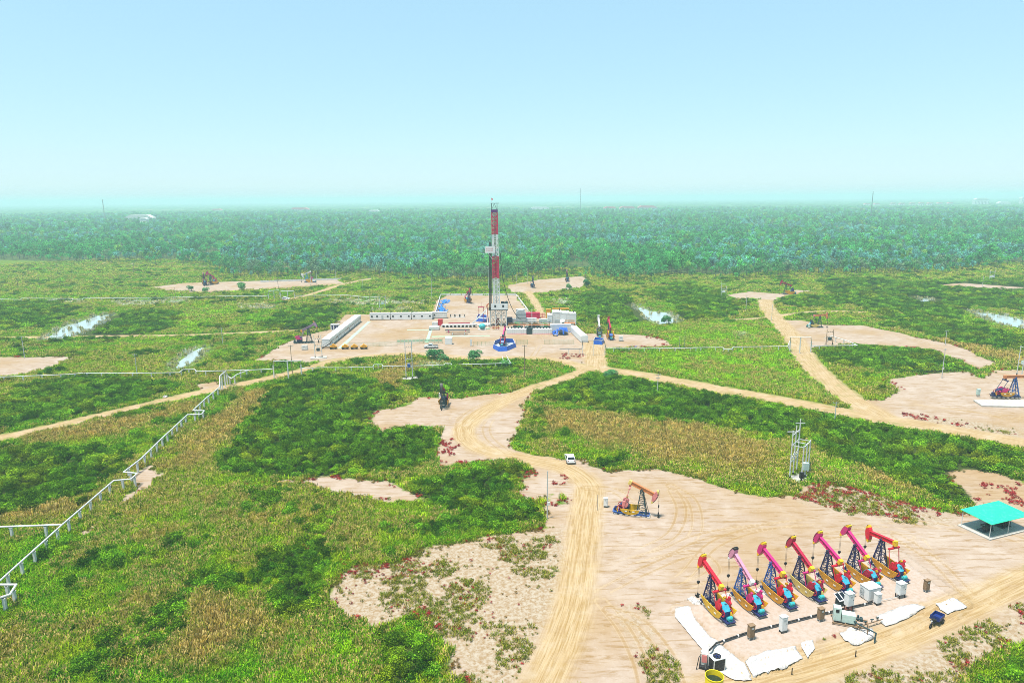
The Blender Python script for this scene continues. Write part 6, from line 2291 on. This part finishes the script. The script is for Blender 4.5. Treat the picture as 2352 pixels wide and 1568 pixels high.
# two lines of red characters, too small in the picture to read: stroke marks at their size and place
rs = np.random.default_rng(5)
for row, (zz, nch) in enumerate(((rbz + 1.0, 6), (rbz + .15, 6))):
    m = MB()
    for k in range(nch):
        cx = cr0 - wr0 - 2.4 + k * .5
        for q in range(4):
            if rs.uniform() < .5:
                m.box(cx + rs.uniform(-.12, .12), -1.69, zz + rs.uniform(-.2, .2), .3, .02, .05)
            else:
                m.box(cx + rs.uniform(-.14, .14), -1.69, zz + rs.uniform(-.05, .05), .05, .02, .42)
    m.build('sign_lettering', M_red, sg)
m = MB()
for i in range(5):
    for j in range(6):
        x = cr0 - wr0 - 1.55 + i * .24
        m.tube((x - .15, -1.1 + j * .3, FLZ), (x + .1, -.9 + j * .26, 36.2 + .3 * ((i + j) % 3)), .085, 5)
m.build('pipe_stands', mat('drill_pipe', (0.045, 0.035, 0.04), .6, .2, .3), e)
# stairs, ramps
st = MB()
for y in (-4.3, -3.5):
    st.bar((-5.2, y, FLZ), (-4.4, y - 4.6, .1), .16, .3)
    st.bar((-5.2, y, FLZ + 1), (-4.4, y - 4.6, 1.1), .06)
for t in np.linspace(.04, .96, 22):
    st.bar((-5.2 + .8 * t, -4.3 - 4.6 * t, FLZ * (1 - t) + .1 * t), (-5.2 + .8 * t, -3.5 - 4.6 * t, FLZ * (1 - t) + .1 * t), .2, .04)
st.build('stair', M_white, e)
MB().box(-4.4, -9.3, .15, 1.6, 1.2, .3).build('stair_landing', M_palegreen, e)
m = MB()
for y in (-1.0, .4):
    m.bar((-4.4, y, FLZ + .4), (-11.6, y, .9), .3, .45)
m.bar((-4.4, -.3, FLZ + .1), (-11.6, -.3, .6), 1.3, .12)
m.build('pipe_ramp', M_white, e)
m = MB()
m.bar((-5.0, -1.2, .2), (-5.0, -1.2, 9.2), .8, .5); m.bar((-5.0, -1.2, 9.2), (-4.2, -1.2, 9.9), .6, .4)
m.build('riser_guide', mat('orange_red', (0.55, 0.12, 0.03), .5), e)
m = MB()
for x in (-9.0, -6.8):
    m.bar((x, 6, 0), (x, 6, 7.2), .2); m.bar((x, 6.9, 0), (x, 6.9, 7.2), .2)
m.box(-7.9, 6.4, 7.2, 2.9, 1.2, .2); m.bar((-7.9, 6.4, 7.2), (-7.9, 6.4, 9.4), .14); m.bar((-9, 6, 3), (-6.8, 6, 3), .15)
m.build('derrick_crane', M_crimson, e)

# ------------------------------------------------------------------ yard plant around the rig
def at(cx, cy_, ox=1080, oy=660, k=.145):
    return P((ox + cx * k) * K, (oy + cy_ * k) * K)


def crop3(cx, cy_):
    return P((1180 + cx * .1265) * K, (690 + cy_ * .1265) * K)


def boxy(name, loc, sx, sy, sz, m, label, cat, rz=0.0, ribs=0, base=.15, extra=None, group=None):
    e = empty(name, loc, rz, label, cat, group)
    MB().box(0, 0, base + sz / 2, sx, sy, sz).build('body', m, e)
    f_ = MB()
    for x in (-1, 1):
        for y in (-1, 1):
            f_.box(x * (sx / 2 - .02), y * (sy / 2 - .02), base + sz / 2, .16, .16, sz + .06)
        f_.box(x * (sx / 2 - .02), 0, base + sz, .14, sy, .14)
    f_.box(0, -sy / 2, base + sz, sx, .14, .14); f_.box(0, sy / 2, base + sz, sx, .14, .14)
    f_.build('corner_frame', m, e)
    if ribs:
        r_ = MB()
        for i in range(ribs):
            r_.box(-sx / 2 + sx * (i + .5) / ribs, -sy / 2 - .03, base + sz / 2, sx / ribs * .5, .06, sz * .9)
        r_.build('corrugation', m, e)
    MB().box(0, 0, base / 2, sx * .96, sy * .9, base).build('skid', M_black, e)
    return e


boxy('red_tank', at(230 - 0, 580, 980, 660, .15625), 1.9, 1.9, 2.6, M_red, 'bright red square tank at the left end of the catwalk', 'tank')
boxy('white_bench', at(140, 640, 980, 660, .15625), 4.2, 2.4, 1.2, M_offwhite, 'low white skid left of the catwalk', 'skid')
boxy('white_bench', at(150, 585, 980, 660, .15625), 2.4, 1.6, 1.4, M_white, 'white box beside the red tank', 'box')
# catwalk
a, b = at(250, 605, 980, 660, .15625), at(760, 600, 980, 660, .15625)
e = empty('catwalk', a, math.atan2((b - a).y, (b - a).x), 'long white catwalk with dark openings leading to the rig', 'catwalk')
L = (b - a).length
MB().box(L / 2, 0, 1.15, L, 1.8, .18).build('deck', M_white, e)
for i in range(9):
    x = L * (i + .5) / 9
    MB().box(x - L / 18, -.8, .55, .5, .16, 1.05).build('leg', M_white, e)
    MB().box(x, -.6, .6, L / 9 * .55, .1, .7).build('dark_opening', M_black, e)
MB().box(L / 2, 1.1, 1.5, L * .62, .12, .5).build('side_rail', M_crimson, e)
for (x0, x1, yy, lb) in ((310, 655, 680, 'pipe rack with drill pipes nearest the guard hut'), (380, 620, 712, 'lower pipe rack loaded with rusty pipes')):
    a, b = at(x0, yy, 980, 660, .15625), at(x1, yy, 980, 660, .15625)
    e = empty('pipe_rack', a, 0, lb, 'pipe rack')
    L = (b - a).length
    for x in (L * .12, L * .85):
        m = MB(); m.bar((x, -1.5, .1), (x, 1.5, .1), .2); m.bar((x, -1.5, .1), (x, -1.2, 1.1), .16); m.bar((x, 1.5, .1), (x, 1.2, 1.1), .16); m.bar((x, -1.4, .8), (x, 1.4, .8), .18)
        m.build('trestle', M_magenta if yy < 700 else M_white, e)
    for k in range(9):
        MB().tube((-.3 + .2 * (k % 3), -1.1 + k * .26, .98), (L + .2 * (k % 2), -1.1 + k * .26, .98), .1, 6).build('pipe', M_brown if yy > 700 else M_black, e)
for k, (x, lb) in enumerate(((415, 'left white frame on the sand behind the yard'), (475, 'middle white frame on the sand behind the yard'), (555, 'right white frame on the sand behind the yard'))):
    e = empty('white_trestle', at(x, 460, 980, 660, .15625), 0, lb, 'frame')
    for xx in (-1.1, 1.1):
        MB().box(xx, 0, .75, .35, .3, 1.5).build('post', M_black, e)
    MB().box(0, 0, 1.3, 2.0, .15, .2).build('rail', M_white, e)
    MB().box(0, 0, .15, 2.4, .4, .3).build('foot_beam', M_white, e)
e = empty('teal_vessel', at(225, 690), 0, 'round teal vessel on a white cradle in front of the ramp', 'vessel')
MB().lathe([(.0, .35), (.8, .45), (1.35, .95), (1.5, 1.5), (1.3, 2.1), (.8, 2.5), (0, 2.6)], 16).build('shell', M_teal, e, smooth=True)
MB().box(0, 0, .2, 3.4, 2.0, .4).build('cradle', M_offwhite, e)
e = empty('white_tube_bundle', at(250, 625), 0, 'white canvas roll lying beside the rig stair', 'roll')
m = MB()
for k in range(4):
    m.tube((-2.8, k * .55 - 1, .4 + .1 * (k % 2)), (3.2, k * .55 - 1, .6 + .3 * (k % 2)), .34, 10)
m.build('rolls', M_white, e)
e = empty('red_manifold', at(440, 690), 0, 'red and orange valve manifold at the foot of the rig', 'manifold')
m = MB()
for x in (-1.2, -.4, .4, 1.2):
    m.tube((x, 0, .1), (x, 0, 1.9), .14, 8); m.tube((x, -.35, 1.2), (x, .35, 1.2), .22, 8)
m.tube((-1.6, 0, .7), (1.6, 0, .7), .16, 8)
m.build('valves', M_brickred, e)
MB().bar((-1.4, -.8, .2), (1.8, -.9, 2.0), .18).build('strut', M_paleyel, e)
# navy engine and its neighbours
boxy('navy_engine_box', at(660, 600), 2.3, 2.2, 2.8, M_navy, 'navy engine box right of the rig legs', 'engine')
boxy('small_white_box', at(728, 590), 2.2, 1.8, 2.0, M_white, 'small white box beside the navy engine', 'box')
e = empty('silo', at(840, 595), 0, 'pale grey silo with sloped shoulder right of the rig', 'silo')
MB().ext([(-2.0, .2), (2.2, .2), (2.2, 4.8), (1.0, 6.4), (-1.2, 6.4), (-2.4, 4.8)], -1.7, 1.7).build('body', M_grey, e)
MB().box(-.2, 0, 6.5, 2.6, 2.8, .15).build('hatch', M_white, e)
m = MB()
for z in (1.5, 3.0, 4.6): m.box(0, -1.75, z, 4.4, .08, .1)
m.build('band', M_steel, e)
boxy('shaker_house', at(830, 470), 4.2, 3.0, 3.2, M_offwhite, 'pale upper shed behind the grey silo', 'shed')
boxy('red_container', crop3(365, 345), 7.6, 2.4, 2.5, M_maroon, 'dark red shipping container behind the mud tanks', 'container', 0, 14)
boxy('white_container', crop3(345, 440), 5.2, 2.4, 2.3, M_white, 'white container in front of the red container', 'container', 0, 8)
boxy('green_engine', crop3(575, 445), 3.4, 2.2, 2.0, M_mint, 'pale green engine hood behind the mud pumps', 'engine')
e = empty('steel_cage', crop3(560, 330), 0, 'open maroon steel frame right of the red container', 'frame')
m = MB()
for x in (-1.3, 0, 1.3):
    for y in (-.8, .8): m.bar((x, y, 0), (x, y, 1.8), .14)
for z in (.2, 1.0, 1.8):
    m.bar((-1.3, -.8, z), (1.3, -.8, z), .12); m.bar((-1.3, .8, z), (1.3, .8, z), .12)
m.build('bars', M_maroon, e)
# generator houses
for x, w_, h_, mm, lb in ((695, 1.9, 4.6, M_white, 'narrow white generator house nearest the yellow box'), (825, 4.0, 6.0, M_offwhite, 'tallest cream white generator house'), (960, 4.2, 5.6, M_white, 'white generator house in the middle of the group'), (1075, 4.4, 5.2, M_white, 'white generator house at the right end of the group')):
    g_ = boxy('generator_house', crop3(x, 470), w_, 5.5, h_, mm, lb, 'generator', 0, 0, .3, None, 'generator houses right of the rig')
    m = MB()
    for z in (.8, 1.5, 2.2): m.box(0, -2.78, z + .5, w_ * .6, .06, .35)
    m.build('louvre', M_grey, g_)
    MB().tube((w_ * .3, 1.2, h_ + .3), (w_ * .3, 1.2, h_ + 1.4), .18, 8).build('exhaust', M_black, g_)
e = empty('white_drum', crop3(930, 490), 0, 'round white air vessel in front of the generator houses', 'vessel')
MB().lathe([(0, .3), (.9, .3), (1.25, .8), (1.25, 2.4), (.9, 2.9), (0, 3.0)], 16).build('shell', M_white, e, smooth=True)
MB().box(0, 0, .15, 2.4, 2.2, .3).build('base', M_black, e)
MB().box(.1, -1.27, 1.6, .9, .1, .35).build('gauge', M_black, e)
boxy('yellow_box', crop3(675, 345), 2.2, 2.2, 4.2, M_amber, 'tall amber yellow box behind the generator houses', 'box')
e = empty('yellow_pipe_bridge', crop3(890, 335), 0, 'yellow cable bridge along the back of the generator houses', 'bridge')
MB().box(0, 0, 4.2, 8.0, 1.0, .7).build('beam', M_amber, e)
for x in (-3.6, 0, 3.6):
    MB().box(x, 0, 2.0, .25, .4, 4.0).build('post', M_amber, e)
# mud pumps and walkway
for i, (x, mm, lb) in enumerate(((100, M_green, 'green mud pump at the left end of the pump line'), (330, M_black, 'black mud pump in the middle of the pump line'), (450, M_dark, 'dark pump with looped pipes beside the tall post'), (600, M_green, 'green mud pump at the right end of the pump line'))):
    g_ = empty('mud_pump', crop3(x, 515), 0, lb, 'mud pump', 'mud pumps behind the walkway')
    m = MB()
    m.ext([(-1.6, .3), (1.4, .3), (1.4, 1.5), (.2, 2.0), (-1.0, 2.2), (-1.6, 1.5)], -.9, .9)
    m.build('power_end', mm, g_)
    m = MB()
    for y in (-.5, 0, .5):
        m.tube((1.4, y, .9), (2.5, y, .9), .25, 8); m.tube((2.3, y, .4), (2.3, y, 1.9), .2, 8)
    m.build('fluid_end', M_steel, g_)
    MB().lathe([(0, -.1), (.85, -.1), (.85, .1), (0, .1)], 16, (-1.0, -1.05, 1.3), 'y', False).build('flywheel', M_mint if i % 2 else M_black, g_)
    m = MB().path([(2.3, -.5, 1.9), (2.3, -.5, 2.6), (-.8, -.5, 2.6), (-.8, -.5, 2.1)], .1, 6)
    m.build('pipe', M_dark if i else M_green, g_)
    MB().box(.3, 0, .15, 4.6, 2.2, .3).build('skid', M_black, g_)
a, b = crop3(-60, 540), crop3(735, 545)
e = empty('mud_walkway', a, math.atan2((b - a).y, (b - a).x), 'long rusty orange walkway in front of the mud pumps', 'walkway')
L = (b - a).length
MB().box(L / 2, 0, 1.8, L, .9, .14).build('deck', M_orange, e)
m = MB()
for i in range(15):
    m.bar((L * i / 14, -.4, 1.85), (L * i / 14, -.4, 2.8), .05)
m.bar((0, -.4, 2.8), (L, -.4, 2.8), .06); m.bar((0, -.4, 2.35), (L, -.4, 2.35), .05)
m.build('hand_rail', M_amber, e)
for i in range(12):
    MB().bar((L * (i + .5) / 12, 0, 0), (L * (i + .5) / 12, 0, 1.75), .14).build('post', M_brown, e)
MB().bar((L * .545, -.6, 0), (L * .545, -.6, 9.0), .22).build('lamp_post', M_white, e)
# low white mud tanks
for x0, x1, lb in ((-90, 278, 'long low white mud tank on the left'), (382, 730, 'long low white mud tank on the right')):
    a, b = crop3(x0, 640), crop3(x1, 640)
    L = (b - a).length
    g_ = empty('mud_tank', (a + b) / 2 + Vector((0, 1.2, 0)), 0, lb + ' behind the red footing', 'tank', 'low mud tanks facing the camera')
    MB().box(0, 0, 1.15, L, 2.4, 2.1).build('wall', M_white, g_)
    m = MB()
    for k in range(9): m.box(-L / 2 + L * (k + .5) / 9, -1.23, 1.15, .12, .06, 2.0)
    m.build('stiffener', M_offwhite, g_)
    MB().box(0, -1.0, .06, L, 1.2, .12).build('foot_beam', M_brickred, g_)
    m = MB()
    for k in range(6): m.tube((-L / 2 + L * (k + .5) / 6, 0, 2.2), (-L / 2 + L * (k + .5) / 6, 0, 3.0), .25, 8)
    m.build('agitator', M_dark, g_)
boxy('dark_gap_box', crop3(330, 632), 2.6, 1.6, 2.2, M_dark, 'dark steel box between the two low mud tanks', 'box')
boxy('white_cabinet_pair', crop3(890, 600), 8.5, 2.2, 3.2, M_offwhite, 'white open fronted store behind the blue tarpaulin', 'store')
m = MB()
e = empty('orange_platform', crop3(1060, 525), 0, 'orange steel platform at the corner of the generator houses', 'platform')
MB().box(0, 0, 2.3, 4.6, 2.4, .2).build('deck', M_orange, e)
for x in (-2, 2):
    for y in (-1, 1): MB().bar((x, y, 0), (x, y, 2.3), .2).build('post', M_orange, e)
m = MB()
for y in (-1.1, 1.1): m.bar((-2.2, y, 3.3), (2.2, y, 3.3), .08)
for x in (-2.2, -.7, .7, 2.2): m.bar((x, -1.1, 2.3), (x, -1.1, 3.3), .07)
m.build('hand_rail', M_amber, e)
# long white tank on the right
a, b = crop3(1130, 600), crop3(1330, 790)
d = b - a
e = empty('long_white_tank', (a + b) / 2, math.atan2(d.y, d.x), 'long white container lying along the right side of the yard', 'container')
L = d.length
MB().ext([(-1.4, .2), (1.4, .2), (1.4, 2.5), (1.1, 2.75), (-1.1, 2.75), (-1.4, 2.5)], -L / 2, L / 2, 'x').build('body', M_white, e)
m = MB()
for k in range(10): m.box(-L / 2 + L * (k + .5) / 10, 0, 1.35, .1, 2.88, 2.3)
m.build('rib', M_white, e)
MB().box(0, 0, .1, L, 2.4, .2).build('skid', M_black, e)
# ------------------------------------------------------------------ far away: masts, sheds, houses
def tower(x, yb, Y, yt, label, w=1.2, m=None):
    b = P(x, yb) if Y is None else Vector((PV(x / K, 500, Y).x, Y, 0))
    h = HT(x, yb, yt) if Y is None else PV(x / K, yt / K, Y).z
    e = empty('radio_mast', (b.x, b.y, 0), 0, label, 'mast')
    mb = MB()
    n = 14
    for k in range(n):
        z0, z1_ = h * k / n, h * (k + 1) / n
        w0, w1 = w * (1 - .6 * k / n), w * (1 - .6 * (k + 1) / n)
        A = [Vector((sx * w0, sy * w0, z0)) for sx, sy in ((-1, -1), (1, -1), (1, 1), (-1, 1))]
        B = [Vector((sx * w1, sy * w1, z1_)) for sx, sy in ((-1, -1), (1, -1), (1, 1), (-1, 1))]
        for i in range(4):
            mb.bar(A[i], B[i], w * .28); mb.bar(A[i], B[(i + 1) % 4], w * .16)
    mb.build('lattice', m or M_steel, e)
    MB().box(0, 0, h * .93, w * 2.2, w * 2.2, w * .5).build('antenna_ring', m or M_steel, e)
    return e


tower(243, 520, None, 458, 'tall slim radio mast rising above the wood on the left', 1.0, M_pole)
tower(1333, 470, 1600, 432, 'faint lattice mast on the horizon right of the rig', .9)
tower(2000, 470, 1500, 440, 'faint lattice mast on the horizon above the far houses', .8)
e = empty('water_tower', P(158, 528), 0, 'small white tee shaped tower above the trees on the left', 'tower')
hh = HT(158, 528, 510)
MB().tube((0, 0, 0), (0, 0, hh), 1.0, 8).build('shaft', M_white, e)
MB().box(0, 0, hh, 14, 2, 1.6).build('head', M_white, e)
e = empty('white_post', P(391, 526), 0, 'slim white post among the trees on the left', 'post')
MB().tube((0, 0, 0), (0, 0, 14), .7, 8).build('shaft', M_white, e)
MB().box(0, 0, 14, 4, .8, .6).build('arm', M_white, e)
def house(x, Y, w, h_, dp, label, roof=None, wall=None, rz=0.0, z=0.0, group=None):
    b = PV(x / K, 500, Y)
    e = empty('far_house', (b.x, Y, z), rz, label, 'house', group)
    h_ = h_ * 1.7
    wl = MB().box(0, 0, h_ / 2, w, dp, h_).build('wall', wall or M_white, e)
    rf = roof or M_salmon
    MB().ext([(-w / 2 - .6, h_), (w / 2 + .6, h_), (w / 2 * .6, h_ + w * .09 + 1.5), (-w / 2 * .6, h_ + w * .09 + 1.5)], -dp / 2 - .6, dp / 2 + .6).build('roof', rf, e)
    for k in range(max(2, int(w / 7))):
        q = MB().box(-w / 2 + w * (k + .5) / max(2, int(w / 7)), -dp / 2 - .05, h_ * .55, 2.0, .15, h_ * .4).build('window', M_glass, e)
    return e


HX = [1988, 2010, 2048, 2068, 2092, 2112, 2132, 2154, 2178]
nm = ['first', 'second', 'third', 'fourth', 'fifth', 'sixth', 'seventh', 'eighth', 'ninth']
for i, x in enumerate(HX):
    house(x, 3300 + (i % 3) * 40, 26, 11, 14, '%s of the far pink roofed houses on the right counted from the left' % nm[i], None, M_white, 0, 0, 'far houses near the horizon on the right')
house(2248, 3500, 72, 20, 20, 'largest far white building near the right edge', M_white, M_white)
house(2300, 3450, 60, 10, 18, 'long low far building right of the largest one', M_white, M_white)
house(2345, 3450, 30, 24, 18, 'tall far white building at the very right edge', M_white, M_white)
house(322, 1750, 70, 9, 20, 'long far shed with pale roof among the trees on the left', M_offwhite, M_offwhite)
house(330, 1500, 14, 11, 10, 'small white building under the far shed on the left', M_white, M_white)
house(690, 3000, 85, 10, 20, 'long pale far building left of the rig mast', M_salmon, M_white)
house(500, 3200, 45, 9, 20, 'low pale far building on the left horizon', M_salmon, M_white)
house(1400, 2700, 50, 10, 20, 'first pale far shed right of the rig', M_salmon, M_white)
house(1440, 2720, 62, 10, 20, 'second pale far shed right of the rig', M_salmon, M_white)
house(1485, 2750, 80, 10, 20, 'widest pale far shed right of the rig', M_salmon, M_white)
house(860, 2600, 40, 8, 18, 'low white far shed just left of the rig mast', M_white, M_white)
house(1240, 2800, 90, 8, 18, 'long white far roof just right of the rig mast', M_white, M_white)
# ------------------------------------------------------------------ single bushes and small trees
for x, y, h_, sxy, lb in ((998, 826, 4.6, 1.5, 'round green tree left of the blue basin at the yard edge'), (1086, 830, 4.4, 1.35, 'round dark green tree in front of the blue basin'), (1018, 830, 3.0, 1.5, 'low bush beside the round tree at the yard edge'),
                          (1530, 745, 4.5, 1.1, 'feathery green tree standing before the white pond'), (1308, 668, 4.8, .9, 'small dark tree on the bank right of the back path'), (1347, 662, 6.5, .9, 'pale young tree at the corner of the pad beyond the rig'),
                          (556, 668, 6.0, 1.0, 'bushy tree in front of the far left pad'), (470, 672, 3.5, 1.5, 'low bush before the twin pump jacks'), (1398, 868, 3.0, 1.8, 'dark bush at the road junction'),
                          (440, 668, 3.8, 1.3, 'dark bush left of the far left trees'), (1160, 845, 3.0, 1.6, 'low bush beneath the bent white pipe')):
    round_tree('round_tree' if h_ > 4 else 'bush', P(x, y), h_, lb, 'tree' if h_ > 4 else 'bush', sxy)
# bare dead trees on the left meadow
for x, y, h_, tl, lb in ((307, 626, 9, .35, 'leaning bare dead tree on the far left meadow'), (132, 628, 9, .05, 'upright bare dead tree at the far left'), (91, 656, 8, .02, 'bare dead trunk low on the far left meadow'), (222, 645, 6, .4, 'short leaning dead trunk on the left meadow'),
                         (264, 652, 6, -.1, 'thin dead trunk left of the twin pump jacks'), (640, 664, 8, .3, 'forked bare dead tree before the far left pad'), (42, 662, 9, 0, 'bare dead trunk at the left edge')):
    e = empty('dead_tree', P(x, y), rng.uniform(0, 6), lb, 'dead tree')
    e.scale = (h_ / 8,) * 3
    e.rotation_euler.y = tl
    o = bpy.data.objects.new('trunk', trunk_me[int(rng.integers(7))])
    COL.objects.link(o)
    o.parent = e
# loose stones and scraps
for k, (x, y, s_, lb) in enumerate(((424, 1048, 1.1, 'white concrete lump in the dry reeds by the diagonal pipeline'), (1097, 868, 1.4, 'white spoil heap in the thicket below the bent pipe'), (1125, 870, 1.0, 'smaller white spoil heap below the bent pipe'), (379, 912, .9, 'white scrap beside the field road'),
                                      (1596, 1386, .9, 'white rubble around the first wellhead'), (1665, 1372, .8, 'white rubble around the second wellhead'), (1742, 1362, 1.0, 'white rubble around the third wellhead'), (152, 1240, .6, 'pale footing block at the diagonal pipeline corner'))):
    rs = np.random.default_rng(k)
    V_, F_ = [], []
    mb = MB()
    for q in range(3 if k not in (0, 7) else 1):
        o_ = rs.normal(0, .45, 2) * s_ if q else (0, 0)
        prof = [(0, -.1), (.6 * s_, -.1), (.75 * s_, .25 * s_), (.45 * s_, .55 * s_), (0, .62 * s_)]
        n0 = len(mb.v)
        mb.lathe(prof, 7, (o_[0], o_[1], 0))
        for i in range(n0, len(mb.v)):
            vx = mb.v[i]
            mb.v[i] = (vx[0] + rs.normal(0, .09) * s_, vx[1] + rs.normal(0, .09) * s_, vx[2] + rs.normal(0, .06) * s_)
    o = mb.build('rubble_lump', M_tarp, None, P(x, y))
    tag(o, lb, 'rubble')
